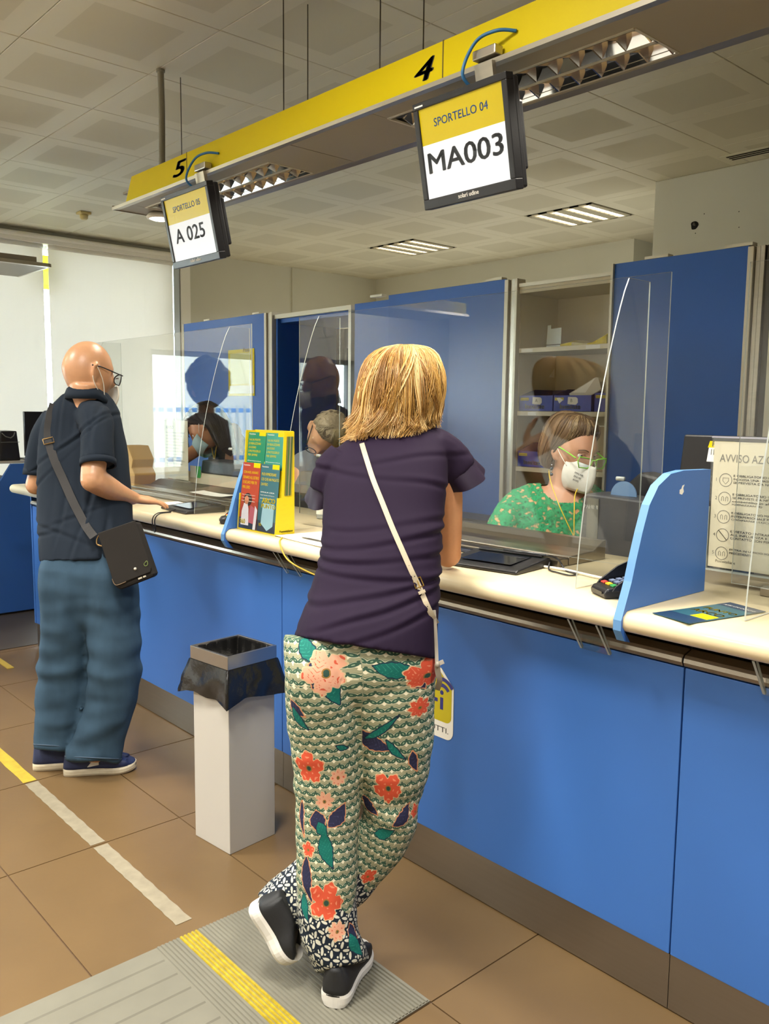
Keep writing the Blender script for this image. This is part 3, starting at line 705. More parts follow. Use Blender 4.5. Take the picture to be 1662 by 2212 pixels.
# twin-row mirror louvre lamps inside the beam
M_MIR = mat('parabolic_mirror', 'd8d8d4', 0.08, 1.0)
def beam_lamp(x0, x1, label, watt, glow):
    t = thing('louvre_lamp', label, 'lamp', ((x0 + x1) / 2, 1.968, BZ), 'louvre lamps in the sign beam')
    z0, z1 = BZ + 0.002, BZ + 0.070
    g = G()
    for y in (LY[0], LY[1]): g.box(x0, x1, y - 0.006, y + 0.004, z0, z0 + 0.006)
    ym = (LY[0] + LY[1]) / 2
    for x in (x0, x1): g.box(x - 0.004, x + 0.004, LY[0], LY[1], z0, z0 + 0.006)
    g.build('lamp_frame', M_ALUL, t)
    for lo_, hi in ((LY[0] + 0.006, ym - 0.008), (ym + 0.008, LY[1] - 0.006)):
        # curved mirror trough
        yc, w = (lo_ + hi) / 2, (hi - lo_) / 2
        rs = []
        for x in (x0 + 0.005, x1 - 0.005):
            rs.append([Vector((x, yc + w * s, z0 + 0.058 * (1 - abs(s) ** 2.4))) for s in (-1, -0.8, -0.55, -0.25, 0, 0.25, 0.55, 0.8, 1)])
        gg = G().rings(rs, cap=False, closed=False); gg.build('reflector', M_MIR, t, True)
        nb = 12
        for q in range(nb + 1):
            xx = x0 + 0.012 + q * (x1 - x0 - 0.024) / nb
            # each blade is a mirror fin, thick at the top, curved underside
            prof_ = [Vector((xx - 0.002, lo_, z0)), Vector((xx + 0.002, lo_, z0)), Vector((xx + 0.010, lo_ + 0.01, z0 + 0.042)), Vector((xx - 0.010, lo_ + 0.01, z0 + 0.042))]
            prof2 = [Vector((p.x, 2 * yc - p.y, p.z)) for p in prof_]
            mid = [Vector((p.x, yc, p.z + (0.012 if i < 2 else 0))) for i, p in enumerate(prof_)]
            G().rings([prof_, mid, prof2]).build('louvre_blade', M_MIR, t)
        G().tube([(x0 + 0.02, yc, z0 + 0.05), (x1 - 0.02, yc, z0 + 0.05)], 0.008, 10).build('lamp_tube', mat('beam_tube_' + str(glow), 'ffffff', 0.4, emit='fff2d8', estr=glow), t, True)
    g = G().box(x0, x1, ym - 0.007, ym + 0.007, z0, z0 + 0.004).build('centre_rail', M_ALUL, t)
    ld = bpy.data.lights.new('louvre_lamp', 'AREA'); ld.shape = 'RECTANGLE'; ld.size = x1 - x0 - 0.1; ld.size_y = 0.15; ld.energy = watt
    ld.color = (1.0, 0.93, 0.80); ld.spread = math.radians(120)
    lo2 = bpy.data.objects.new('lamp_light', ld); COL.objects.link(lo2); lo2.parent = t; lo2.location = (0, 0, -0.004)
beam_lamp(L5[0], L5[1], 'glowing louvre lamp beside the screen of window 5', 13, 6.0)
beam_lamp(L4[0], L4[1], 'mirrored louvre lamp behind the screen of window 4', 13, 2.5)
# small round downlight at the end of the beam
dp = at_z(345, 477, BZ - 0.03)
sp = thing('downlight', 'bright round downlight under the end of the yellow beam', 'lamp', (dp.x, dp.y, BZ - 0.03))
G().lathe((dp.x, dp.y, BZ - 0.022), [(0.058, 0.0), (0.062, 0.008), (0.050, 0.022)], 24).build('rim', M_WHITE, sp, True)
G().lathe((dp.x, dp.y, BZ - 0.030), [(0.002, 0.0), (0.03, 0.002), (0.046, 0.008)], 24).build('bulb', mat('downlight_glow', 'ffffff', 0.5, emit='fff6e6', estr=9.0), sp, True)
# suspension wires and conduit
cb = at_z(347, 150, CZ)
cd = thing('cable_conduit', 'grey corrugated conduit from ceiling to the yellow beam', 'conduit', (cb.x, cb.y, 2.49))
pts = []; rr = []
for k in range(150):
    z = CZ - 0.001 - k * (CZ - 2.49) / 149
    wob = 0.004 * math.sin(k / 149 * 5)
    pts.append((cb.x + wob, cb.y, z)); rr.append(0.0155 if k % 2 else 0.0135)
G().tube(pts, rr, 12).build('conduit_pipe', mat('conduit_grey', '8d8979', 0.5), cd, True)
G().lathe((cb.x, cb.y, CZ - 0.012), [(0.02, 0), (0.02, 0.011)], 14).build('conduit_collar', MATS['conduit_grey'], cd)
for (px, py) in ((424.5, 177), (705, 25)):
    p = at_z(px, py, CZ)
    tag(G().tube([(p.x, min(p.y, 2.1), CZ - 0.001), (p.x, min(p.y, 2.1), 2.425)], 0.0022, 6).build('suspension_wire', mat('wire', '4c483c', 0.5, 0.5)), 'thin wire holding the beam ' + ('behind the figure 5' if px < 500 else 'right of the middle'), 'wire', 'wires of the sign beam')
for px, py, y, lb in ((613, 200, 1.84, 'second thin wire from the left above the beam'), (821, 130, 1.84, 'fourth thin wire from the left above the beam'), (915, 90, 1.95, 'thin wire directly above the figure 4')):
    p = at_y(px, py, y)
    tag(G().tube([(p.x, y, CZ - 0.001), (p.x, y, 2.425)], 0.0022, 6).build('suspension_wire', MATS['wire']), lb, 'wire', 'wires of the sign beam')
# ------------------------------------------------------------------ queue screens
M_SCW = mat('screen_white', 'c8ccd2', 0.3, emit='dfe4ec', estr=0.28)
M_SCY = mat('screen_yellow', 'a89600', 0.3, emit='d8be10', estr=0.20)
M_SCB = mat('screen_blue_ink', '1f4a86', 0.5, emit='1f4a86', estr=0.15)
M_SCG = mat('screen_grey_ink', '3c3f42', 0.5)
def qscreen(x0, x1, zt, yt, hgt, tilt, head, num, label, nw, nx):
    up = Vector((0, -math.sin(tilt), math.cos(tilt)))
    nrm = Vector((0, -math.cos(tilt), -math.sin(tilt)))
    w = x1 - x0
    O = Vector((x0, yt, zt)) - up * hgt                       # lower left corner of the front
    P = lambda u, v, d=0.0: O + X * u + up * v + nrm * d
    t = thing('queue_screen', label, 'screen', O, 'queue number screens')
    b = 0.018
    g = G()
    fn = lambda u, v, d: P(u, v, d)
    for a0, a1, c0, c1 in ((0, w, 0, b * 1.5), (0, w, hgt - b, hgt), (0, b, b * 1.5, hgt - b), (w - b, w, b * 1.5, hgt - b)):
        g.prism([(a0, c0), (a1, c0), (a1, c1), (a0, c1)], fn, -0.03, 0.0)
    g.build('bezel', M_BLACK, t, bevel=0.002)
    G().prism([(0.004, 0.004), (w - 0.004, 0.004), (w - 0.004, hgt - 0.004), (0.004, hgt - 0.004)], fn, -0.055, -0.031).build('back_shell', M_BLACK, t, bevel=0.006)
    G().prism([(0.05, 0.05), (w - 0.012, 0.05), (w - 0.012, hgt - 0.06), (0.05, hgt - 0.06)], fn, -0.075, -0.056).build('back_bulge', M_BLACK, t, bevel=0.006)
    sp_ = hgt * 0.60
    G().prism([(b, b * 1.5), (w - b, b * 1.5), (w - b, sp_), (b, sp_)], fn, -0.008, -0.005).build('display_white', M_SCW, t)
    G().prism([(b, sp_), (w - b, sp_), (w - b, hgt - b), (b, hgt - b)], fn, -0.008, -0.005).build('display_yellow', M_SCY, t)
    text(head, 'display_heading', M_SCB, t, P(w * 0.21, hgt * 0.745, -0.0048), X, up, width=w * 0.58, height=hgt * 0.075, bold=0.008)
    text(num, 'display_number', M_SCG, t, P(nx * w, hgt * 0.33, -0.0048), X, up, width=w * nw, height=hgt * 0.19, bold=0.022)
    text('solari udine', 'maker_print', M_PAPER, t, P(w * 0.40, 0.011, 0.0003), X, up, width=w * 0.22, bold=0.03)
    G().prism([(0.008, hgt - 0.012), (0.04, hgt - 0.012), (0.04, hgt - 0.008), (0.008, hgt - 0.008)], fn, 0.0, 0.0004).build('maker_mark', M_PAPER, t)
    # bracket up to the beam
    cx = x0 + w * 0.66
    G().prism([(w * 0.58, hgt - 0.02), (w * 0.76, hgt - 0.02), (w * 0.76, hgt + 0.05), (w * 0.58, hgt + 0.05)], fn, -0.065, -0.05).build('hanger_plate', M_ALU, t)
    G().box(cx - 0.04, cx + 0.04, BY0 - 0.01, FYB - 0.006, BZ + 0.02, BZ + 0.045).build('hanger_clip', M_ALU, t, bevel=0.003)
    pth = catmull([P(w * 0.55, hgt - 0.01, -0.06), P(w * 0.53, hgt + 0.035, -0.02), Vector((x0 + w * 0.60, BY0 - 0.02, BZ + 0.06)), Vector((x0 + w * 0.78, BY0 - 0.005, BZ + 0.075)), Vector((x0 + w * 0.9, FYB - 0.003, BZ + 0.07))], 8)
    G().tube(pth, 0.0045, 8).build('signal_cable', mat('cable_blue', '2c6c9c', 0.45), t, True)
    return t
qscreen(-1.822, -1.484, 2.346, 1.718, 0.281, math.radians(11.5), 'SPORTELLO 04', 'MA003', 'large near queue screen reading SPORTELLO 04 and MA003', 0.80, 0.10)
qscreen(-3.312, -2.945, 2.352, 1.718, 0.285, math.radians(11.5), 'SPORTELLO 05', 'A 025', 'smaller far queue screen reading SPORTELLO 05 above the bald man', 0.62, 0.16)
# ------------------------------------------------------------------ second beam over the side counter at the left
b2 = thing('side_sign_beam', 'end of a grey and yellow hanging sign beam at the left edge', 'sign', (-6.0, 1.2, 2.42))
G().box(-6.30, -5.72, -2.0, 2.17, 2.402, 2.418).build('beam_soffit', M_SOF, b2)
G().prism([(-5.70, 2.40), (-5.715, 2.425), (-5.74, 2.425), (-5.74, 2.40)], lambda u, v, t: Vector((u, t, v)), -2.0, 2.175).build('beam_flange', M_ALU, b2)
G().box(-6.3, -5.70, 2.165, 2.178, 2.40, 2.42).build('beam_end_cap', M_ALU, b2)
G().box(-5.76, -5.745, -2.0, 1.82, 2.425, 2.53).build('yellow_fascia', M_YEL, b2)
G().box(-5.9, -5.74, 1.4, 2.1, 2.42, 2.46).build('beam_ridge', M_SOF, b2)
for k in range(10): G().box(-6.2, -6.0, 0.9 + k * 0.09, 0.905 + k * 0.09, 2.396, 2.401).build('louvre_blade', M_ALUL, b2)
G().box(-6.22, -5.98, 0.88, 1.74, 2.3995, 2.4015).build('lamp_panel', mat('side_lamp_panel', 'f0e8d8', 0.4, emit='fff0d8', estr=0.6), b2)
tag(G().tube([(-5.85, 1.9, 2.46), (-5.85, 1.9, CZ - 0.001)], 0.0022, 6).build('suspension_wire', MATS['wire']), 'thin wire holding the side beam at the left edge', 'wire')
# ------------------------------------------------------------------ side counter at the far left
sc_ = thing('side_counter', 'blue side counter at the far left behind the bald man', 'counter', (-6.6, 1.2, 0))
fn = lambda u, v, t: Vector((t, u, v))
G().prism([(-1.5, 0.02), (2.30, 0.02), (2.30, 1.093), (2.085, 1.093), (2.0, 0.965), (-1.5, 0.965)], fn, -6.36, -6.33).build('side_front', M_BLUE, sc_)
G().box(-6.9, -6.365, -1.5, 1.99, 0.965, 0.985).build('side_shelf', MATS['desk_laminate'], sc_, bevel=0.003)
G().box(-7.3, -6.361, 2.0, 2.32, 1.094, 1.112).build('side_top', mat('side_top_grey', 'b8b2a2', 0.45), sc_, bevel=0.003)
G().box(-7.2, -6.365, -1.45, 2.28, 0.0, 0.95).build('side_body', MATS['carcass_grey'], sc_)
G().box(-6.361, -5.42, 1.62, 2.30, 0.0005, 0.004).build('dark_floor_plate', mat('dark_plate', '4a4238', 0.5), sc_)
t = thing('side_monitor', 'black monitor on the side counter behind the bald man', 'monitor', (-6.5, 2.3, 1.112))
G().box(-6.47, -6.44, 2.225, 2.60, 1.14, 1.465).build('monitor_shell', M_BLACK, t, bevel=0.004)
G().box(-6.60, -6.40, 2.23, 2.315, 1.1125, 1.122).build('monitor_foot', M_BLACK, t, bevel=0.002)
G().box(-6.50, -6.471, 2.27, 2.31, 1.122, 1.25).build('monitor_neck', M_BLACK, t)
t = thing('label_printer', 'black desk printer on the side counter at the left edge', 'printer', (-6.5, 2.05, 1.112))
G().prism([(2.03, 1.113), (2.175, 1.113), (2.155, 1.325), (2.045, 1.325)], fn, -6.62, -6.40).build('printer_case', M_BLACK, t, bevel=0.006)
G().tube([(-6.395, 2.05, 1.31), (-6.395, 2.075, 1.285), (-6.395, 2.11, 1.275), (-6.395, 2.13, 1.29), (-6.395, 2.14, 1.315)], 0.004, 8).build('paper_slot', mat('slot_grey', '6b6e68', 0.4), t)
G().box(-6.66, -6.40, 1.86, 2.02, 1.0, 1.318).build('printer_tray', mat('printer_brown', '6a5744', 0.5), t, bevel=0.004)
G().box(-6.398, -6.394, 2.04, 2.17, 1.243, 1.247).build('printer_joint', MATS['slot_grey'], t)
t = thing('paper_sheet', 'cream paper corner sticking out behind the black desk printer', 'paper', (-6.6, 2.2, 1.112))
G().prism([(2.18, 1.113), (2.215, 1.19), (2.19, 1.235), (2.172, 1.15)], fn, -6.66, -6.658).build('sheet', M_PAPER, t)
# ------------------------------------------------------------------ floor tape lines
def tape(x0, x1, col, name, label, w=0.05, y=1.142):
    g = G(); n = 26
    rs = []
    for k in range(n + 1):
        x = x0 + (x1 - x0) * k / n
        a, b = 0.0015 * math.sin(k * 2.1), 0.0015 * math.cos(k * 1.7)
        rs.append([Vector((x, y - w / 2 + a, 0.0006)), Vector((x, y + w / 2 + b, 0.0006)), Vector((x, y + w / 2 + b, 0.0012)), Vector((x, y - w / 2 + a, 0.0012))])
    return tag(g.rings(rs).build(name, col), label, 'tape', 'tape strips on the floor')
M_TG = mat('tape_grey', '8a816c', 0.6, vary=(25, 0.14)); M_TY = mat('tape_yellow', 'b39c30', 0.55, vary=(30, 0.12))
tape(-2.725, -2.14, M_TG, 'floor_tape', 'worn grey floor tape ending by the ribbed mat')
tape(-3.385, -2.745, M_TG, 'floor_tape', 'worn grey floor tape piece below the shoes of the bald man')
tape(-5.2, -3.40, M_TY, 'floor_tape', 'yellow floor tape behind the shoes of the bald man')
yl = G().box(-7.2, -5.0, 1.58, 1.615, 0.0006, 0.005).build('yellow_edge_strip', mat('edge_yellow', 'b59a3c', 0.5))
tag(yl, 'yellow edge strip along the dark floor plate at far left', 'floor strip')
# ------------------------------------------------------------------ ribbed tactile mat
M_MAT = mat('mat_grey', '737062', 0.6, vary=(9, 0.06)); M_MATY = mat('mat_yellow', 'a8921a', 0.5, vary=(60, 0.25))
mx0, mx1 = -2.076, -1.422
tm = thing('tactile_mat', 'grey ribbed tactile floor mat with a yellow stripe under the blonde woman', 'mat', (-1.75, 1.0, 0.0))
G().box(mx0, mx1, -2.2, 1.448, 0.0012, 0.004).build('mat_base', M_MAT, tm)
def rib(y, w, m, name):
    return G().prism([(y - w / 2, 0.004), (y - w * 0.32, 0.0078), (y + w * 0.32, 0.0078), (y + w / 2, 0.004)], fn, mx0 + 0.002, mx1 - 0.002).build(name, m, tm)
y = 1.026
while y < 1.446:
    yel = 1.086 <= y <= 1.146
    rib(y, 0.0085, M_MATY if yel else M_MAT, 'yellow_rib' if yel else 'mat_rib'); y += 0.0118
nb = 9; w = (mx1 - mx0) / nb
for k in range(nb):
    a = mx0 + k * w
    G().prism([(a + 0.004, 0.004), (a + 0.008, 0.0075), (a + w - 0.008, 0.0075), (a + w - 0.004, 0.004)], lambda u, v, t: Vector((u, t, v)), -2.1, 1.012 - 0.0).build('mat_board', M_MAT, tm)
# ------------------------------------------------------------------ waste bin
b0 = Vector((-2.382, 1.448, 0)); bu = Vector((-0.197, -0.020, 0)); bv = Vector((-0.020, 0.197, 0))
bc = b0 + bu / 2 + bv / 2
bn_ = thing('waste_bin', 'white square waste bin with steel rim and black liner', 'bin', bc)
eu, ev = bu.normalized(), bv.normalized()
def sq(h, z, jit=0.0, seedk=0): return [bc + eu * a * h + ev * b * h + Z * z for a, b in ((-1, -1), (1, -1), (1, 1), (-1, 1))]
hw = 0.099
G().rings([sq(hw, 0.0), sq(hw, 0.62)]).build('bin_body', mat('bin_white', 'b9b5ac', 0.4, vary=(4, 0.02)), bn_, bevel=0.002)
g = G(); zz0, zz1, o, i_ = 0.638, 0.690, hw + 0.006, hw - 0.004
g.rings([sq(o, zz0), sq(o, zz1), sq(i_, zz1), sq(i_, zz0), sq(o, zz0)], cap=False); g.build('steel_rim', mat('rim_steel', 'a8a6a4', 0.22, 0.95), bn_, bevel=0.001)
# liner: wrinkled skirt hanging below the rim and the bag inside
M_BAG = mat('black_film', '141414', 0.22, spec=0.6, bump=(30, 0.6))
def ringpts(h, n=80):
    out = []
    for k in range(n):
        s = k / n * 4; e = int(s); f = s - e
        c = ((-1, -1), (1, -1), (1, 1), (-1, 1), (-1, -1)); a, b = c[e], c[e + 1]
        out.append((a[0] + (b[0] - a[0]) * f, a[1] + (b[1] - a[1]) * f))
    return out
rp = ringpts(1)
rs = []
for j in range(13):
    v = j / 12; row = []
    for k, (a, b) in enumerate(rp):
        th = k / len(rp) * 2 * math.pi
        nz = noise.noise(Vector((math.cos(th) * 2.2, math.sin(th) * 2.2, v * 1.6)))
        nf = noise.noise(Vector((a * 9, b * 9, v * 4.0)))
        crn = (abs(a) * abs(b)) ** 3                               # the film flares at the corners
        fl_ = hw + 0.009 + v ** 0.9 * (0.014 + 0.016 * nz + 0.016 * crn) + 0.004 * v * nf
        zdrop = 0.645 - (0.108 + 0.02 * noise.noise(Vector((a * 1.3, b * 1.3, 7))) + 0.012 * crn) * v
        row.append(bc + eu * a * fl_ + ev * b * fl_ + Z * zdrop)
    rs.append(row)
g = G(); g.rings(rs, cap=False)
g.rings([[p + (bc - Vector((p.x, p.y, bc.z))) * 0.02 for p in rs[-1]], rs[0]], cap=False)
g.build('bag_skirt', M_BAG, bn_, True)
rs = []
for j in range(8):
    v = j / 7
    rs.append([bc + eu * a * (i_ - 0.003 - 0.02 * v + 0.004 * math.sin(k * 1.3 + j)) + ev * b * (i_ - 0.003 - 0.02 * v + 0.004 * math.cos(k * 1.1 + j)) + Z * (0.684 - 0.3 * v) for k, (a, b) in enumerate(rp)])
G().rings(rs, cap=False).build('bag_inside', M_BAG, bn_, True)
# ------------------------------------------------------------------ wi-fi sign on the counter front
ws = thing('wifi_sign', 'yellow and white wi-fi sign on the blue counter beside the blonde woman', 'sign', (-1.87, PY, 0.47))
ro = lambda cx, cz, r, a0, a1, n=6: [(cx + r * math.cos(a0 + (a1 - a0) * k / n), cz + r * math.sin(a0 + (a1 - a0) * k / n)) for k in range(n + 1)]
yb = PY - 0.0005
sx1, szb = -1.766, 0.474
poly = [(-1.98, szb + 0.0)] + ro(sx1 - 0.028, szb + 0.028, 0.028, -math.pi / 2, 0) + [(sx1, 0.645), (sx1 - 0.055, 0.70), (-1.98, 0.70)]
G().prism(poly, lambda u, v, t: Vector((u, t, v)), yb - 0.0012, yb).build('sign_sheet', M_PAPER, ws)
poly = [(-1.972, 0.53)] + ro(sx1 - 0.030, 0.55, 0.022, -math.pi / 2, 0) + [(sx1 - 0.008, 0.640), (sx1 - 0.062, 0.692), (-1.972, 0.692)]
G().prism(poly, lambda u, v, t: Vector((u, t, v)), yb - 0.0018, yb - 0.0013).build('sign_yellow', mat('sign_yellow', 'c4b414', 0.5), ws)
M_NAVY = mat('sign_navy', '2c2f7c', 0.5)
sxd = sx1 - 0.050
for r in (0.034, 0.054, 0.074):
    arc = ro(sxd, 0.612, r + 0.006, 0.6, 2.0, 10) + ro(sxd, 0.612, r - 0.006, 2.0, 0.6, 10)
    if r < 0.07: G().prism(arc, lambda u, v, t: Vector((u, t, v)), yb - 0.0024, yb - 0.0019).build('wifi_arc', M_NAVY, ws)
G().prism(ro(sxd, 0.622, 0.0075, 0, 2 * math.pi, 14)[:-1], lambda u, v, t: Vector((u, t, v)), yb - 0.0024, yb - 0.0019).build('letter_dot', M_NAVY, ws)
G().box(sxd - 0.0065, sxd + 0.0065, yb - 0.0024, yb - 0.0019, 0.567, 0.606).build('letter_stem', M_NAVY, ws)
G().box(sxd - 0.045, sxd - 0.018, yb - 0.0024, yb - 0.0019, 0.588, 0.600).build('letter_bar', M_NAVY, ws)
G().box(sxd - 0.044, sxd - 0.031, yb - 0.0024, yb - 0.0019, 0.560, 0.620).build('letter_stem', M_NAVY, ws)
text('PER TUTTI.', 'sign_lettering', M_INK, ws, Vector((-1.95, yb - 0.0014, 0.494)), X, Z, width=0.165, height=0.017)
# ------------------------------------------------------------------ signature pads
def signpad(cx, cy, rz, label, loop):
    t = thing('signature_pad', label, 'signature pad', (cx, cy, CT), 'signature pads', 0)
    R_ = Matrix.Translation((cx, cy, CT)) @ Matrix.Rotation(rz, 4, 'Z')
    sl = lambda u, v, k: R_ @ Vector((k, u, v))
    G().prism([(-0.095, 0.001), (0.105, 0.001), (0.105, 0.026), (0.09, 0.03), (-0.085, 0.014), (-0.095, 0.010)], sl, -0.135, 0.135).build('pad_body', M_BLACK, t, bevel=0.005)
    G().prism([(-0.055, 0.0205), (0.065, 0.0285), (0.065, 0.0295), (-0.055, 0.0215)], sl, -0.09, 0.09).build('pad_display', mat('dark_glass', '10141c', 0.08, spec=0.6), t)
    G().prism([(0.072, 0.030), (0.092, 0.0315), (0.092, 0.036), (0.072, 0.036)], sl, -0.11, 0.12).build('pen_rest', M_BLACK, t, bevel=0.002)
    q = R_ @ Vector((0.13, 0.05, 0.03))
    pts = [R_ @ Vector(p) for p in loop]
    G().tube(catmull(pts, 6), 0.0026, 8).build('pen_cord', M_BLACK, t, True)
    G().tube([R_ @ Vector((-0.02, 0.082, 0.038)), R_ @ Vector((0.13, 0.082, 0.038))], [0.0045, 0.004], 10).build('stylus', mat('stylus_grey', '3a3c40', 0.35), t, True)
signpad(-1.705, 1.985, math.radians(8), 'black signature pad beside the elbow of the blonde woman', [(0.13, 0.08, 0.038), (0.165, 0.09, 0.03), (0.21, 0.06, 0.004), (0.26, 0.035, 0.004), (0.255, 0.0, 0.004), (0.205, 0.015, 0.004), (0.165, 0.04, 0.004), (0.15, 0.07, 0.02)])
signpad(-3.535, 1.965, math.radians(-4), 'black signature pad in front of the hand of the bald man', [(0.02, -0.09, 0.012), (0.04, -0.13, 0.006), (0.05, -0.19, 0.004), (0.055, -0.215, -0.02), (0.06, -0.214, -0.065), (0.075, -0.214, -0.075), (0.085, -0.214, -0.06), (0.08, -0.215, -0.02), (0.075, -0.19, 0.004), (0.06, -0.13, 0.006)])
t = thing('small_folder', 'dark blue flat wallet lying behind the signature pad', 'wallet', (-1.93, 2.08, CT))
G().box(-2.0, -1.80, 2.09, 2.165, CT + 0.001, CT + 0.014).build('wallet_cover', mat('navy_cover', '1e2a4a', 0.4), t, bevel=0.003)
G().box(-1.99, -1.81, 2.094, 2.158, CT + 0.0145, CT + 0.017).build('wallet_flap', M_BLACK, t, bevel=0.002)
# ------------------------------------------------------------------ card terminals
def terminal(cx, cy, rz, label):
    t = thing('card_terminal', label, 'card terminal', (cx, cy, CT), 'card payment terminals')
    R_ = Matrix.Translation((cx, cy, CT)) @ Matrix.Rotation(rz, 4, 'Z')
    sl = lambda u, v, k: R_ @ Vector((k, u, v))
    G().prism([(-0.075, 0.001), (0.08, 0.001), (0.08, 0.046), (-0.07, 0.026), (-0.078, 0.014)], sl, -0.042, 0.042).build('terminal_body', M_BLACK, t, bevel=0.005)
    for s in (-1, 1):
        G().prism([(-0.06, 0.02), (0.085, 0.02), (0.09, 0.075), (0.045, 0.088), (0.0, 0.07), (-0.05, 0.034)], sl, s * 0.046 - 0.003, s * 0.046 + 0.003).build('privacy_shield', M_BLACK, t, bevel=0.0015)
    G().prism([(0.08, 0.04), (0.092, 0.04), (0.094, 0.076), (0.084, 0.08)], sl, -0.045, 0.045).build('privacy_shield', M_BLACK, t, bevel=0.0015)
    tz = lambda u: 0.0265 + (u + 0.07) * 0.133
    for j, u in enumerate((-0.045, -0.022, -0.003, 0.016, 0.035)):
        for k in range(3 if j else 3):
            c = (-0.026, 0.0, 0.026)[k]
            m = mat('key_grey', '6a7894', 0.5) if j else (mat('key_red', 'b8342c', 0.5), mat('key_yellow', 'd8b020', 0.5), mat('key_green', '2f8f4a', 0.5))[k]
            G().prism([(u - 0.006, tz(u - 0.006) + 0.0005), (u + 0.006, tz(u + 0.006) + 0.0005), (u + 0.006, tz(u + 0.006) + 0.004), (u - 0.006, tz(u - 0.006) + 0.004)], sl, c - 0.010, c + 0.010).build('key', m, t)
    G().prism([(0.048, tz(0.048) + 0.0005), (0.072, tz(0.072) + 0.0005), (0.072, tz(0.072) + 0.003), (0.048, tz(0.048) + 0.003)], sl, -0.03, 0.03).build('terminal_display', MATS['dark_glass'], t)
    G().prism([(-0.0795, 0.012), (-0.078, 0.012), (-0.078, 0.018), (-0.0795, 0.018)], sl, -0.03, 0.03).build('card_slot', mat('slot_dark', '060606', 0.3), t)
terminal(-1.21, 1.925, math.radians(-30), 'black card terminal with coloured keys against the right divider')
terminal(-3.03, 1.90, math.radians(-30), 'black card terminal with coloured keys against the left divider')
g = G().tube(catmull([(-1.62, 2.06, CT + 0.006), (-1.52, 2.075, CT + 0.006), (-1.42, 2.06, CT + 0.006), (-1.30, 2.04, CT + 0.006), (-1.25, 2.0, CT + 0.008)], 8), 0.0035, 8).build('terminal_lead', M_WHITE, smooth=True)
tag(g, 'thin white cable lying across the worktop to the right card terminal', 'cable')
# ------------------------------------------------------------------ flat leaflet at the right
t = thing('leaflet', 'dark teal and yellow leaflet lying flat at the right of the worktop', 'leaflet', (-0.99, 1.95, CT))
A_, B_, C_, D_ = (at_z(*p, CT + 0.002) for p in ((1410, 1325), (1490, 1348), (1655, 1322), (1578, 1302)))
def quad(a, b, c, d, u0, u1, v0, v1, z): 
    f = lambda u, v: (a * (1 - u) + b * u) * (1 - v) + (d * (1 - u) + c * u) * v + Z * z
    return [f(u0, v0), f(u1, v0), f(u1, v1), f(u0, v1)]
def slab(q, h): g = G(); g.rings([q, [p + Z * h for p in q]]); return g
slab(quad(A_, B_, C_, D_, 0, 1, 0, 1, 0), 0.0012).build('leaflet_sheet', mat('leaflet_teal', '2c5a66', 0.35), t)
slab(quad(A_, B_, C_, D_, 0.0, 1.0, 0.0, 0.22, 0.0013), 0.0002).build('leaflet_foot', mat('leaflet_navy', '1d3550', 0.35), t)
slab(quad(A_, B_, C_, D_, 0.0, 1.0, 0.82, 1.0, 0.0013), 0.0002).build('leaflet_head', MATS['leaflet_navy'], t)
slab(quad(A_, B_, C_, D_, 0.50, 0.95, 0.24, 0.40, 0.0013), 0.0003).build('leaflet_patch', MATS['signal_yellow'], t)
dirr = (B_ - A_).normalized(); dup = (D_ - A_).normalized()
text('ARCO', 'leaflet_lettering', M_YEL, t, quad(A_, B_, C_, D_, 0.1, 1, 0.42, 1, 0.0016)[0], dirr, dup, width=0.09, bold=0.02)
text('PUNTO', 'leaflet_lettering', M_YEL, t, quad(A_, B_, C_, D_, 0.12, 1, 0.58, 1, 0.0016)[0], dirr, dup, width=0.09, bold=0.02)
text('APRI UN CONTO', 'leaflet_lettering', M_PAPER, t, quad(A_, B_, C_, D_, 0.1, 1, 0.86, 1, 0.0016)[0], dirr, dup, width=0.09)
# ------------------------------------------------------------------ brochure stand
HX0, HX1, HYF, HYB = -2.882, -2.62, 1.80, 1.889
hs = thing('brochure_stand', 'yellow two-tier cardboard brochure stand on the worktop', 'brochure stand', (-2.76, 1.9, CT))
M_CY = mat('card_yellow', 'd8c010', 0.5, vary=(40, 0.03, (1, 1, 6)))
for x in (HX0, HX1 - 0.004):
    G().prism([(HYF, CT + 0.001), (HYB, CT + 0.001), (HYB, 1.418), (HYB - 0.045, 1.418), (HYB - 0.060, 1.172), (HYF + 0.012, 1.172)], fn, x, x + 0.004).build('stand_side', M_CY, hs)
G().box(HX0 + 0.004, HX1 - 0.004, HYB - 0.004, HYB, CT + 0.001, 1.42).build('stand_back', M_CY, hs)
G().box(HX0 + 0.004, HX1 - 0.004, HYF + 0.002, HYB - 0.004, CT + 0.001, CT + 0.006).build('stand_base', M_CY, hs)
G().prism([(HYB - 0.060, 1.172), (HYB - 0.056, 1.172), (HYB - 0.041, 1.30), (HYB - 0.045, 1.30)], fn, HX0 + 0.004, HX1 - 0.004).build('stand_step', M_CY, hs)
G().box(HX0, HX1, HYF - 0.006, HYF - 0.003, CT + 0.002, CT + 0.12).build('acrylic_pocket', [M_PX, M_PXE], hs)
text('Posteitaliane', 'stand_print', M_INK, hs, Vector((HX1 + 0.0004, HYF + 0.02, CT + 0.012)), Y, Z, width=0.06, bold=0.02)
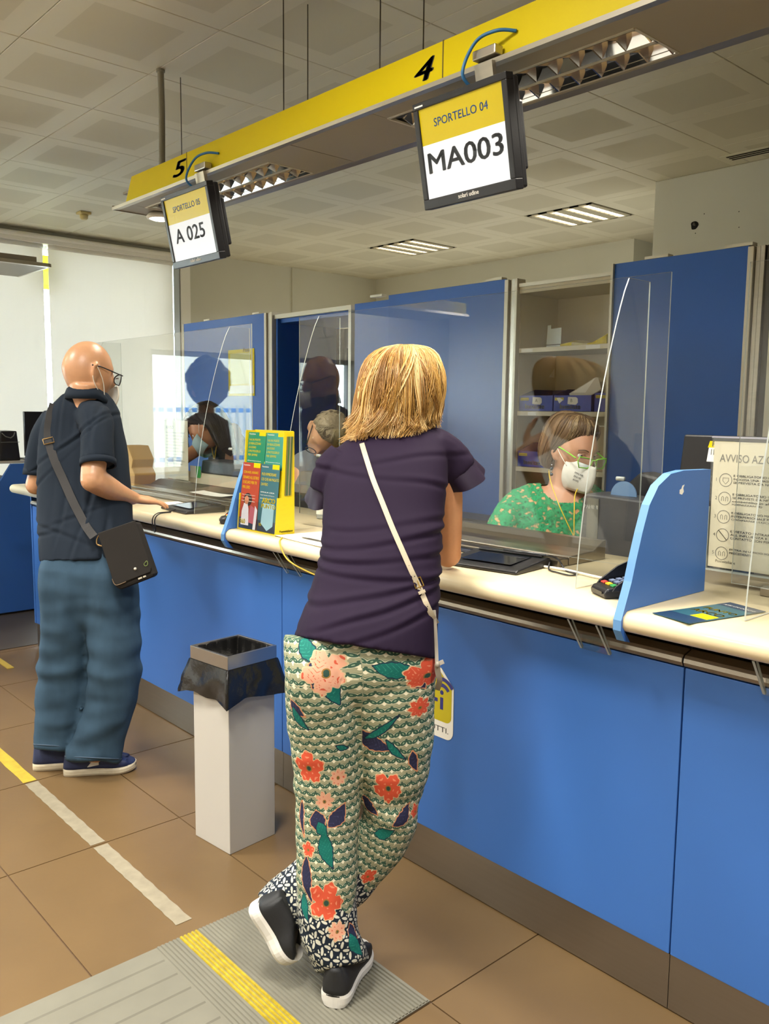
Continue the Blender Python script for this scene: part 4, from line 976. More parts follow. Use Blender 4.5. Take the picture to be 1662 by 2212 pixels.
def brochure(x0, x1, yb0, z0, z1, lean, base, top, heads, body, label, extra=None, n=0):
    t = thing('brochure', label, 'brochure', ((x0 + x1) / 2, yb0, z0), 'brochures in the yellow stand')
    h = z1 - z0
    up = Vector((0, math.sin(lean), math.cos(lean))); nr = Vector((0, -math.cos(lean), math.sin(lean)))
    O = Vector((x0, yb0, z0)); w = x1 - x0
    P = lambda u, v, d: O + X * u * w + up * v * h + nr * d
    f3 = lambda u, v, d: P(u, v, d)
    G().prism([(0, 0), (1, 0), (1, 1), (0, 1)], f3, -0.0015, 0.0).build('cover', base, t)
    G().prism([(0, 0), (1, 0), (1, 0.16), (0, 0.16)], f3, 0.0001, 0.0003).build('cover_foot', top, t)
    G().prism([(0.62, 0.93), (0.98, 0.93), (0.98, 1.0), (0.62, 1.0)], f3, 0.0002, 0.0005).build('yellow_tab', M_YEL, t)
    text('Posteitaliane', 'cover_print', M_PAPER, t, P(0.06, 0.95, 0.0002), X, up, width=w * 0.35)
    for k, s in enumerate(heads): text(s, 'cover_heading', M_YEL, t, P(0.07, 0.83 - 0.075 * k, 0.0002), X, up, height=h * 0.042, width=w * 0.052 * len(s))
    for k, s in enumerate(body): text(s, 'cover_text', M_PAPER, t, P(0.07, 0.83 - 0.075 * len(heads) - 0.03 - 0.045 * k, 0.0002), X, up, height=h * 0.018, width=w * 0.75)
    if extra: extra(t, P, f3, up, w, h)
    return t
def people_print(t, P, f3, up, w, h):
    hair = mat('print_hair', '2a1c18', 0.5); skin = mat('print_skin', 'b87a58', 0.5); wht = mat('print_white', 'd8d4de', 0.5); pnk = mat('print_pink', 'b05a68', 0.5)
    el = lambda cx, cy, a, b, n=18: [(cx + a * math.cos(2 * math.pi * k / n), cy + b * math.sin(2 * math.pi * k / n)) for k in range(n)]
    G().prism(el(0.42, 0.44, 0.24, 0.10), f3, 0.0003, 0.0005).build('picture_hair', hair, t)
    G().prism(el(0.36, 0.43, 0.12, 0.065), f3, 0.0006, 0.0008).build('picture_face', skin, t)
    G().prism([(0.1, 0.05), (0.55, 0.05), (0.5, 0.3), (0.42, 0.38), (0.22, 0.38), (0.12, 0.26)], f3, 0.0004, 0.0006).build('picture_shirt', wht, t)
    G().prism([(0.5, 0.1), (0.85, 0.08), (0.85, 0.32), (0.6, 0.36)], f3, 0.0003, 0.0005).build('picture_dress', pnk, t)
    G().prism([(0.8, 0.0), (0.95, 0.0), (1.0, 0.3), (0.86, 0.36)], f3, 0.0005, 0.0007).build('picture_shirt', wht, t)
    text('360', 'cover_lettering', M_YEL, t, P(0.06, 0.07, 0.0009), X, up, width=w * 0.3, bold=0.03)
def arco_print(t, P, f3, up, w, h):
    text('ARCO', 'cover_lettering', M_YEL, t, P(0.2, 0.43, 0.0008), X, up, width=w * 0.7, height=h * 0.07, bold=0.03)
    text('PUNTO', 'cover_lettering', M_YEL, t, P(0.18, 0.35, 0.0008), X, up, width=w * 0.75, height=h * 0.06, bold=0.03)
    G().prism([(0.2, 0.12), (0.55, 0.02), (0.85, 0.1), (0.86, 0.42), (0.25, 0.42)], f3, 0.0003, 0.0005).build('picture_glass', mat('print_sky', '9cc4d4', 0.5), t)
    text('IO', 'cover_lettering', M_YEL, t, P(0.12, 0.08, 0.0009), X, up, width=w * 0.12, bold=0.03)
def paw_print(t, P, f3, up, w, h):
    el = lambda cx, cy, a, b, n=12: [(cx + a * math.cos(2 * math.pi * k / n), cy + b * math.sin(2 * math.pi * k / n)) for k in range(n)]
    for cx, cy in ((0.28, 0.16), (0.45, 0.24), (0.62, 0.24), (0.8, 0.14)): G().prism(el(cx, cy, 0.07, 0.045), f3, 0.0003, 0.0005).build('picture_drop', M_YEL, t)
    G().prism(el(0.52, 0.08, 0.16, 0.06), f3, 0.0003, 0.0005).build('picture_hand', mat('print_coral', 'c8604a', 0.5), t)
xm = (HX0 + HX1) / 2
zl0, zl1 = CT + 0.008, 1.295
brochure(HX0 + 0.006, xm - 0.002, HYF + 0.003, zl0, zl1, 0.10, mat('cover_red', 'a3402c', 0.35), mat('cover_dark', '2c3446', 0.35), ['CON NOI, INVIARE', 'DENARO ALL ESTERO', 'E SICURO PER TE', 'PER LORO'], ['Tutti i servizi per inviare denaro', 'in modo semplice e veloce', 'nel mondo'], 'red brochure with a woman in white in the lower tier', people_print)
brochure(xm + 0.002, HX1 - 0.006, HYF + 0.003, zl0, zl1, 0.10, mat('cover_teal', '31646f', 0.35), MATS['cover_dark'], ['PUOI RIMBORSARE', 'CIO CHE HAI PAGATO', 'DAVVERO'], ['SIMULA ORA', 'Scopri il prestito che fa per te', 'anche online'], 'blue-grey brochure with yellow lettering in the lower tier', arco_print)
zu0, zu1 = 1.215, 1.412
g1 = mat('cover_green', '1f7f5c', 0.35); g2 = mat('cover_green_light', '2f8a78', 0.35)
brochure(HX0 + 0.006, xm - 0.002, HYB - 0.054, zu0, zu1, 0.10, g1, g1, ['VAI IN POSTE', 'DI REALIZZARE', 'UN SOGNO', 'E PROTEGGERLO', 'PER SEMPRE'], ['Postevita', 'risparmio e protezione'], 'dark green brochure at the left of the upper tier', paw_print)
brochure(xm + 0.002, HX1 - 0.006, HYB - 0.054, zu0, zu1, 0.10, g2, g2, ['VAI IN POSTE', 'DI REALIZZARE', 'UN SOGNO', 'E PROTEGGERLO', 'PER SEMPRE'], ['Postevita', 'risparmio e protezione'], 'lighter green brochure at the right of the upper tier', paw_print)
for k in range(5):
    cc = ('6f6a3a', '4a6a3c', '87805a', '3f5a34', 'a09028')[k]
    t = thing('leaflet_bundle', ['olive', 'green', 'pale olive', 'dark green', 'mustard'][k] + ' leaflet bundle in the stand behind the upper brochures', 'leaflets', (xm, HYB - 0.05 + 0.009 * k, 1.18), 'leaflet bundles in the yellow stand')
    y0 = HYB - 0.046 + 0.0065 * k
    G().prism([(y0, 1.18), (y0 + 0.0055, 1.18), (y0 + 0.0055 + 0.012, 1.40), (y0 + 0.012, 1.40)], fn, HX0 + 0.01, HX1 + 0.003).build('bundle', mat('leaflet_' + str(k), cc, 0.6), t)
# ------------------------------------------------------------------ papers
def sheet(pts, z, label, lines=0, curl=0.0):
    t = thing('paper_sheet', label, 'paper', sum(pts, Vector()) / len(pts))
    g = G(); n = 8
    a, b, c, d = pts
    rs = []
    for k in range(n + 1):
        u = k / n; row = []
        for v in (0, 0.25, 0.5, 0.75, 1):
            p = (a * (1 - u) + b * u) * (1 - v) + (d * (1 - u) + c * u) * v
            row.append(p + Z * (z + curl * (abs(u - 0.5) * 2) ** 2 * 0.5 + curl * 0.3 * v * v))
        rs.append(row + [p - Z * 0.0008 for p in reversed(row)])
    g.rings(rs); g.build('sheet', M_PAPER, t)
    for k in range(lines):
        v = 0.2 + 0.1 * k
        q = [(a * (1 - u) + b * u) * (1 - w) + (d * (1 - u) + c * u) * w + Z * (z + 0.0006 + curl * 0.6) for u, w in ((0.25, v), (0.7, v), (0.7, v + 0.03), (0.25, v + 0.03))]
        slab(q, 0.0002).build('print_line', M_INKL, t)
V = Vector
sheet([V((-2.62, 1.80, CT)), V((-2.24, 1.77, CT)), V((-2.24, 2.03, CT)), V((-2.58, 2.06, CT))], 0.003, 'white form lying on the worktop right of the brochure stand', 2, 0.004)
sheet([V((-2.50, 1.83, CT)), V((-2.20, 1.85, CT)), V((-2.22, 2.07, CT)), V((-2.50, 2.05, CT))], 0.010, 'curling white form lying uppermost beside the blonde woman', 2, 0.012)
sheet([V((-3.98, 2.20, CT)), V((-3.66, 2.20, CT)), V((-3.70, 2.34, CT)), V((-4.02, 2.34, CT))], 0.036, 'white papers on the steel tray by the hand of the bald man', 0, 0.006)
sheet([V((-3.88, 1.99, CT)), V((-3.73, 1.97, CT)), V((-3.72, 2.06, CT)), V((-3.88, 2.08, CT))], 0.004, 'small white booklet under the fingertips of the bald man', 0, 0.003)
cord = G().tube(catmull([V((-2.56, 1.79, CT + 0.004)), V((-2.52, 1.752, CT - 0.01)), V((-2.46, 1.745, CT - 0.06)), V((-2.36, 1.76, CT - 0.09)), V((-2.26, 1.76, CT - 0.095)), V((-2.18, 1.78, CT - 0.08))], 8), 0.003, 8).build('yellow_string', mat('cord_yellow', 'b89c2c', 0.5), smooth=True)
tag(cord, 'thin yellow cord drooping over the worktop edge', 'cord')
# ------------------------------------------------------------------ sanitiser bottle
bp_ = at_y(699, 1090, 2.27); bp_.z = CT + 0.001
t = thing('sanitiser_bottle', 'clear sanitiser bottle with white cap behind the screen', 'bottle', bp_)
G().lathe(bp_, [(0.028, 0.0), (0.031, 0.004), (0.031, 0.13), (0.029, 0.15), (0.016, 0.178), (0.013, 0.185)], 24).build('bottle_body', mat('bottle_clear', 'a8b0b4', 0.15, spec=0.6), t, True)
G().lathe(bp_ + Z * 0.186, [(0.017, 0.0), (0.017, 0.03), (0.014, 0.034)], 20).build('bottle_cap', M_WHITE, t)
G().lathe(bp_ + Z * 0.075, [(0.0315, 0), (0.0315, 0.045)], 24, cap=False).build('bottle_label', mat('label_red', 'c8442c', 0.5), t, True)
G().lathe(bp_ + Z * 0.02, [(0.0315, 0), (0.0315, 0.055)], 24, cap=False).build('bottle_label', M_PAPER, t, True)
# ------------------------------------------------------------------ standing notices
def circ(P, cu, cv, r, wd, m, t, n=28):
    g = G()
    for a in range(n):
        a0, a1 = 2 * math.pi * a / n, 2 * math.pi * (a + 1) / n
        q = [(cu + (r + s) * math.cos(b), cv + (r + s) * math.sin(b)) for s, b in ((-wd, a0), (wd, a0), (wd, a1), (-wd, a1))]
        g.add([P(u, v, 0.0006) for u, v in q], [(0, 1, 2, 3)])
    return g.build('pictogram_ring', m, t)
nx0, ny, nz0, nw_, nh = -1.158, 2.245, 1.076, 0.30, 0.36
nt_ = thing('standing_notice', 'white safety notice in a clear stand at the right edge', 'notice', (nx0 + nw_ / 2, ny, CT))
P = lambda u, v, d: Vector((nx0 + u, ny - d, nz0 + v))
G().box(nx0 + 0.006, nx0 + nw_ - 0.006, ny, ny + 0.002, nz0 + 0.004, nz0 + nh - 0.01).build('notice_sheet', mat('notice_paper', 'e2d8be', 0.6), nt_)
G().box(nx0, nx0 + nw_, ny - 0.004, ny - 0.0015, nz0 - 0.002, nz0 + nh).build('clear_front', [M_PX, M_PXE], nt_)
G().box(nx0, nx0 + nw_, ny + 0.0025, ny + 0.005, nz0 - 0.002, nz0 + nh).build('clear_back', [M_PX, M_PXE], nt_)
G().box(nx0, nx0 + 0.003, ny - 0.004, ny + 0.005, nz0 - 0.002, nz0 + 0.17).build('clear_edge', M_PXE, nt_)
G().box(nx0, nx0 + nw_, ny - 0.005, ny + 0.006, nz0 - 0.007, nz0 - 0.002).build('clear_rail', M_PXE, nt_)
G().box(nx0, nx0 + nw_, ny - 0.0045, ny + 0.0055, nz0 + nh, nz0 + nh + 0.004).build('top_rail', mat('rail_grey', '9a98a4', 0.4), nt_)
G().box(nx0 + 0.02, nx0 + nw_ - 0.02, ny + 0.006, ny + 0.06, CT + 0.05, nz0 - 0.008).build('stand_foot', [M_PX, M_PXE], nt_)
Mg = mat('notice_grey', '7c786e', 0.7)
text('AVVISO AZIONI', 'notice_heading', Mg, nt_, P(0.024, nh - 0.065, 0.0003), X, Z, width=0.17, height=0.021)
rows = [('1', ['E OBBLIGATORIO COPRIRE', 'INDOSSA UNA MASCHERINA', 'SE PREVISTA DA NORMATIVE']), ('2', ['E OBBLIGATORIO UTILIZZARE', 'SE PREVISTI DA NORMATIVE', 'consentito in alternativa', 'IGIENIZZANTE)']),
        ('3', ['E OBBLIGATORIO MANTENERE', 'INTERPERSONALE PREVISTA', 'ORDINANZE LOCALI (SIA IN FILA)']), ('4', ['E VIETATO ENTRARE SE HAI FEBBRE', 'ALL INFLUENZA E SE SEI STATO IN', 'CONTATTO CON PERSONE POSITIVE']), ('5', ['ENTRA IN UFFICIO SOLO QUANDO', 'PRECEDENTE'])]
for k, (nn, ls) in enumerate(rows):
    cv = nh - 0.114 - 0.0505 * k
    circ(P, 0.044, cv, 0.0175, 0.0009, Mg, nt_)
    text(nn, 'notice_number', Mg, nt_, P(0.017, cv - 0.004, 0.0003), X, Z, height=0.009)
    for j, s in enumerate(ls): text(s, 'notice_line', Mg, nt_, P(0.066, cv + 0.010 - 0.0092 * j, 0.0003), X, Z, width=0.0063 * len(s), height=0.0058, bold=0.01)
    if nn == '1':
        g = G().tube([P(0.036, cv + 0.006, 0.0005), P(0.052, cv + 0.006, 0.0005), P(0.052, cv - 0.002, 0.0005), P(0.044, cv - 0.011, 0.0005), P(0.036, cv - 0.002, 0.0005), P(0.036, cv + 0.006, 0.0005)], 0.0006, 4).build('pictogram', Mg, nt_)
    elif nn == '4':
        g = G().tube([P(0.032, cv + 0.0125, 0.0005), P(0.056, cv - 0.0125, 0.0005)], 0.0009, 4).build('pictogram', mat('notice_black', '3a382f', 0.6), nt_)
    else:
        for q in (-0.006, 0.006): G().tube([P(0.044 + q - 0.003, cv - 0.007, 0.0005), P(0.044 + q - 0.003, cv + 0.003, 0.0005), P(0.044 + q, cv + 0.006, 0.0005), P(0.044 + q + 0.003, cv + 0.003, 0.0005), P(0.044 + q + 0.003, cv - 0.007, 0.0005)], 0.0006, 4).build('pictogram', Mg, nt_)
text('Posteitaliane', 'notice_print', MATS['notice_black'], nt_, P(0.028, 0.018, 0.0003), X, Z, width=0.056)
nx, ny2, nz_, w5, h5 = -4.675, 2.42, 1.085, 0.292, 0.355
n5 = thing('standing_notice', 'cream AVVISO notice in a clear stand near the dark-haired clerk', 'notice', (nx + w5 / 2, ny2, CT))
G().box(nx + 0.006, nx + w5 - 0.006, ny2, ny2 + 0.002, nz_ + 0.004, nz_ + h5 - 0.01).build('notice_sheet', MATS['notice_paper'], n5)
G().box(nx, nx + w5, ny2 - 0.004, ny2 - 0.0015, nz_, nz_ + h5).build('clear_front', [M_PX, M_PXE], n5)
G().box(nx, nx + w5, ny2 - 0.012, ny2 + 0.012, nz_ - 0.02, nz_ - 0.001).build('clear_rail', M_PXE, n5)
text('AVVISO', 'notice_heading', M_INKL, n5, V((nx + 0.03, ny2 - 0.0003, nz_ + h5 - 0.06)), X, Z, width=0.09, bold=0.02)
for k in range(12): text(('INFORMA PER SINGOLI SERVIZI', 'PER LA SOLUZIONE AZIENDALE', 'IN VIGORE DA SETTEMBRE', 'consultare il personale di sportello')[k % 4], 'notice_line', M_INKL, n5, V((nx + 0.03, ny2 - 0.0003, nz_ + h5 - 0.085 - 0.018 * k)), X, Z, width=0.22 - 0.03 * (k % 3), height=0.007, bold=0.01)
# ------------------------------------------------------------------ desk machines behind the screens
t = thing('passbook_printer', 'beige desk printer with dark lid before the dark-haired clerk', 'printer', (-3.9, 2.55, 0.791))
px0, px1 = at_y(397, 1050, 2.5).x, at_y(560, 1050, 2.5).x
M_BEI = mat('machine_beige', 'b8ad94', 0.5)
G().prism([(2.46, 0.792), (2.66, 0.792), (2.66, 1.13), (2.49, 1.13), (2.455, 1.05), (2.455, 0.95)], fn, px0, px1).build('printer_case', M_BEI, t, bevel=0.012)
G().prism([(2.50, 1.131), (2.67, 1.131), (2.67, 1.205), (2.51, 1.205)], fn, px0 + 0.2, px1).build('printer_lid', mat('lid_dark', '34363c', 0.45), t, bevel=0.008)
G().prism([(2.455, 1.02), (2.49, 1.131), (2.53, 1.131), (2.49, 1.02)], fn, px0 - 0.12, px0 + 0.25).build('printer_mouth', M_BEI, t, bevel=0.004)
G().box(px0 + 0.42, px0 + 0.58, 2.448, 2.4545, 1.0, 1.04).build('paper_notch', M_DARK, t)
G().box(px0 + 0.12, px0 + 0.19, 2.478, 2.482, 1.10, 1.17).build('white_sticker', M_PAPER, t)
G().box(px0 + 0.191, px0 + 0.235, 2.478, 2.482, 1.10, 1.17).build('green_sticker', mat('sticker_green2', '3f9a50', 0.5), t)
t = thing('cardboard_parcel', 'small ochre cardboard parcel behind the belly of the bald man', 'parcel', (-5.42, 2.62, 0.98))
q = at_y(300, 1045, 2.35)
G().prism([(0, 0), (0.20, 0), (0.21, 0.07), (0.17, 0.11), (0.19, 0.16), (0.12, 0.24), (0.0, 0.24)], lambda u, v, k: V((q.x - 0.16 + u, k, CT + 0.001 + v)), 2.30, 2.44).build('parcel_box', mat('carton_ochre', 'c2964a', 0.7), t, bevel=0.004)
G().box(q.x - 0.10, q.x - 0.06, 2.298, 2.2995, CT + 0.01, CT + 0.23).build('parcel_tape', mat('parcel_tape', 'a67c34', 0.35), t)
# monitor and scanner in front of the green-clad clerk
t = thing('desk_monitor', 'black tilted computer monitor behind the right divider', 'monitor', (-1.40, 2.62, 0.791))
tl = 0.10
O = at_y(1455, 1150, 2.62)
U_ = Vector((1, 0.0, 0)); N_ = Vector((0.0, -math.cos(tl), math.sin(tl))); UP_ = Vector((0, math.sin(tl), math.cos(tl)))
mo = V((-1.462, 2.58, 1.06))
f3 = lambda u, v, d: mo + U_ * u + UP_ * v + N_ * d
G().prism([(0, 0), (0.42, 0), (0.42, 0.375), (0.012, 0.375)], f3, -0.02, 0.0).build('monitor_back', M_BLACK, t, bevel=0.006)
G().prism([(0.0, 0), (0.42, 0), (0.42, 0.37), (0.012, 0.37)], f3, -0.036, -0.021).build('monitor_frame', M_BLACK, t, bevel=0.004)
for k in range(17):
    a = math.pi * 0.5 + math.pi * 0.5 * k / 8 if k <= 8 else math.pi
    r0, r1 = 0.055, 0.085
    if k <= 8:
        c = (0.15, 0.16); p0 = (c[0] + r0 * math.cos(a), c[1] + r0 * math.sin(a)); p1 = (c[0] + r1 * math.cos(a), c[1] + r1 * math.sin(a))
    else:
        p0 = (0.095, 0.16 - 0.012 * (k - 8)); p1 = (0.065, 0.16 - 0.012 * (k - 8))
    G().tube([f3(*p0, 0.001), f3(*p1, 0.001)], 0.0022, 6).build('cooling_rib', mat('rib_black', '2c2c2c', 0.3), t)
G().prism([(0.10, 0.29), (0.19, 0.29), (0.19, 0.355), (0.105, 0.355)], f3, 0.0003, 0.0008).build('asset_label', M_PAPER, t)
G().prism([(0.10, 0.335), (0.19, 0.335), (0.19, 0.356), (0.105, 0.356)], f3, 0.0009, 0.0012).build('asset_label_head', M_YEL, t)
text('Poste', 'asset_print', M_INK, t, f3(0.115, 0.339, 0.0012), U_, UP_, width=0.05, bold=0.02)
for k in range(9): G().prism([(0.112 + 0.008 * k, 0.312), (0.1145 + 0.008 * k + 0.002 * (k % 3), 0.312), (0.1145 + 0.008 * k + 0.002 * (k % 3), 0.33), (0.112 + 0.008 * k, 0.33)], f3, 0.0009, 0.0011).build('asset_barcode', M_INK, t)
G().prism([(0.17, -0.25), (0.25, -0.25), (0.25, 0.1), (0.17, 0.1)], f3, -0.07, -0.037).build('monitor_neck', M_BLACK, t)
G().box(mo.x + 0.1, mo.x + 0.32, 2.52, 2.70, 0.791, 0.805).build('monitor_foot', M_BLACK, t, bevel=0.003)
t = thing('cheque_scanner', 'dark grey cheque scanner marked PANINI before the clerk in green', 'scanner', (-1.62, 2.52, 0.791))
sx0, sx1_ = at_y(1254, 1120, 2.47).x, at_y(1392, 1120, 2.47).x
M_SCN = mat('scanner_grey', '3c3c40', 0.4)
G().prism([(0, 0.80), (sx1_ - sx0, 0.80), (sx1_ - sx0, 1.218), (0.02, 1.226), (0.004, 1.21), (0.0, 1.06)], lambda u, v, k: V((sx0 + u, k, v)), 2.47, 2.60).build('scanner_case', M_SCN, t, bevel=0.008)
G().box(sx0 + 0.03, sx0 + 0.075, 2.465, 2.4695, 0.85, 1.21).build('scanner_stripe', mat('scanner_light', '5a584f', 0.4), t)
text('PANINI', 'scanner_lettering', M_PAPER, t, V((sx0 + 0.018, 2.4645, 1.175)), X, Z, width=0.055, bold=0.03)
el = [(0.05 * math.cos(math.pi * k / 14), 0.05 * math.sin(math.pi * k / 14)) for k in range(15)]
G().prism(el, lambda u, v, k: V((sx0 + 0.135 + u, k, 1.222 + v)), 2.52, 2.525).build('document_guide', mat('guide_blue', '5f7ca0', 0.3), t)
t = thing('black_printer', 'sloping black desk printer between scanner and divider', 'printer', (-1.47, 2.75, 0.791))
G().prism([(0, 0.80), (0.30, 0.80), (0.30, 1.28), (0.16, 1.30), (0.08, 1.24), (0.02, 1.12)], lambda u, v, k: V((-1.74 + u * 0.85, k, v)), 2.61, 2.70).build('printer_case', M_BLACK, t, bevel=0.012)
t = thing('grey_desk_unit', 'grey desk machine behind the brochure stand', 'printer', (-3.2, 2.65, 0.791))
G().prism([(2.46, 0.792), (2.62, 0.792), (2.62, 1.20), (2.50, 1.20), (2.46, 1.14)], fn, -3.42, -2.95).build('unit_case', mat('unit_grey', '5e5b54', 0.5), t, bevel=0.01)
G().box(-3.40, -2.97, 2.452, 2.4595, 1.02, 1.10).build('unit_slot', M_DARK, t)
# ------------------------------------------------------------------ people: helpers
def resample(rows, k=5):
    a = [tuple(float(x) for x in r) for r in rows]; out = []
    for i in range(len(a) - 1):
        p0, p1, p2, p3 = a[max(i - 1, 0)], a[i], a[i + 1], a[min(i + 2, len(a) - 1)]
        for j in range(k):
            t = j / k
            out.append(tuple(0.5 * (2 * q1 + (q2 - q0) * t + (2 * q0 - 5 * q1 + 4 * q2 - q3) * t * t + (3 * q1 - q0 - 3 * q2 + q3) * t ** 3) for q0, q1, q2, q3 in zip(p0, p1, p2, p3)))
    return out + [a[-1]]
def srings(rows, n=30, p=2.3, k=5):
    """cross-sections of a body: each row = left edge x,y, right edge x,y, distance, depth of the body"""
    rs = []
    for xl, yl, xr, yr, dep, th in resample(rows, k):
        A, B = at(xl, yl, dep), at(xr, yr, dep); c = (A + B) / 2; U = (B - A) / 2
        vw = (c - CAM).normalized(); un = U.normalized(); Vv = (vw - un * vw.dot(un)).normalized() * th / 2
        ring = []
        for i in range(n):
            a = 2 * math.pi * i / n; ca, sa = math.cos(a), math.sin(a)
            ring.append(c + U * math.copysign(abs(ca) ** (2 / p), ca) + Vv * math.copysign(abs(sa) ** (2 / p), sa))
        rs.append(ring)
    return rs
def sil(g, rows, n=30, p=2.3, k=5):
    return g.rings(srings(rows, n, p, k))
def frame(fwd, up=Z):
    f = Vector(fwd).normalized(); r = f.cross(Vector(up)).normalized(); u = r.cross(f)
    return Matrix((r, f, u)).transposed()          # columns right, forward, up
def head(g, c, R, s=1.0, ears=True, nose=1.0, jaw=1.0):
    c = Vector(c); n, m = 44, 34
    rs = []
    for k in range(m + 1):
        ph = math.pi * (k + 0.05) / (m + 0.1) - math.pi / 2
        row = []
        for i in range(n):
            a = 2 * math.pi * i / n
            x, y, z = 0.074 * math.cos(ph) * math.cos(a), 0.096 * math.cos(ph) * math.sin(a), 0.116 * math.sin(ph)
            t = max(0.0, -z / 0.116); q = max(0.0, z / 0.116)
            x *= 1 - 0.26 * t ** 1.6 * jaw + 0.05 * q
            if y < 0: y *= 1 + 0.06 * q - 0.42 * t ** 1.2
            else: y *= 1 - 0.02 * q + 0.05 * t
            if y > 0.03:
                y += nose * 0.024 * math.exp(-(x / 0.012) ** 2 - ((z + 0.024) / 0.02) ** 2)
                y += nose * 0.010 * math.exp(-(x / 0.009) ** 2 - ((z - 0.004) / 0.02) ** 2)
                y -= 0.010 * math.exp(-((abs(x) - 0.031) / 0.015) ** 2 - ((z - 0.006) / 0.013) ** 2)
                y += 0.004 * math.exp(-((abs(x) - 0.03) / 0.02) ** 2 - ((z - 0.028) / 0.010) ** 2)
                y += 0.006 * math.exp(-(x / 0.022) ** 2 - ((z + 0.064) / 0.008) ** 2) + 0.006 * math.exp(-(x / 0.020) ** 2 - ((z + 0.080) / 0.008) ** 2)
                y += 0.010 * math.exp(-(x / 0.024) ** 2 - ((z + 0.104) / 0.016) ** 2)
            row.append(c + R @ (Vector((x, y, z)) * s))
        rs.append(row)
    g.rings(rs)
    if ears:
        for sd in (-1, 1):
            e = [Vector((sd * 0.072, 0.004, -0.036)), Vector((sd * 0.081, -0.006, -0.024)), Vector((sd * 0.087, -0.016, 0.0)), Vector((sd * 0.086, -0.014, 0.018)), Vector((sd * 0.078, -0.001, 0.027)), Vector((sd * 0.073, 0.006, 0.014))]
            g.tube([c + R @ (v * s) for v in catmull(e, 4)], [0.006 * s] * 21, 8)
            g.ball(c + R @ (Vector((sd * 0.075, -0.003, -0.004)) * s), (0.006 * s, 0.015 * s, 0.024 * s), 10, 8, R)
    return g
def hand(g, Wp, d, nrm, thumb=1, curl=(0.25, 0.25, 0.25, 0.3), s=1.0, spread=0.06, tcurl=0.3):
    d = Vector(d).normalized(); nrm = Vector(nrm); nrm = (nrm - d * nrm.dot(d)).normalized(); sd = d.cross(nrm).normalized() * thumb
    Wp = Vector(Wp)
    rs = []
    for t, w, h in ((-0.035, 0.026, 0.019), (0.0, 0.028, 0.019), (0.03, 0.036, 0.019), (0.06, 0.041, 0.017), (0.09, 0.041, 0.013), (0.098, 0.037, 0.009)):
        rs.append([Wp + d * t * s + (sd * math.cos(a) * w + nrm * math.sin(a) * h) * s for a in (2 * math.pi * i / 16 for i in range(16))])
    g.rings(rs)
    for k in range(4):
        off = (0.030, 0.0105, -0.0095, -0.029)[k]; L = (0.072, 0.080, 0.075, 0.058)[k]; r = (0.0088, 0.009, 0.0086, 0.0076)[k]
        dd = (d + sd * (off / 0.03) * spread).normalized()
        p = Wp + (d * (0.086 - 0.004 * abs(k - 1)) + sd * off) * s
        pts = [p]; ang = 0.0
        for j, fr in enumerate((0.46, 0.30, 0.24)):
            ang += curl[k] * (0.8, 1.1, 0.8)[j]
            p = p + (dd * math.cos(ang) - nrm * math.sin(ang)) * L * fr * s; pts.append(p)
        g.tube(catmull(pts, 3), [r * s * (1.05 - 0.25 * q / 9) for q in range(10)], 10)
        g.ball(pts[-1], r * 0.8 * s, 10, 6)
    p = Wp + (d * 0.025 + sd * 0.026 - nrm * 0.004) * s
    td = (d * 0.62 + sd * 0.78).normalized()
    pts = [p, p + td * 0.038 * s, p + (td * 0.066 + d * 0.012 * (1 + tcurl)) * s, p + (td * 0.082 + d * 0.03 * (1 + tcurl)) * s]
    g.tube(catmull(pts, 3), [(0.0125 - 0.0035 * q / 9) * s for q in range(10)], 10); g.ball(pts[-1], 0.0085 * s, 10, 6)
    return g
def nail(t, p, d, nrm, s=1.0): pass
def wob(v, f, seed=0.0): return noise.noise(Vector((v[0] * f[0] + seed, v[1] * f[1] + seed * 1.7, v[2] * f[2] - seed)))
def crease(me, fn):
    """push the cloth in and out along its normals"""
    a = co(me); nr = np.empty(len(a) * 3); me.vertices.foreach_get('normal', nr); nr = nr.reshape(-1, 3)
    dsp = np.array([fn(Vector(p)) for p in a]); a = a + nr * dsp[:, None]
    me.vertices.foreach_set('co', a.ravel()); me.update()
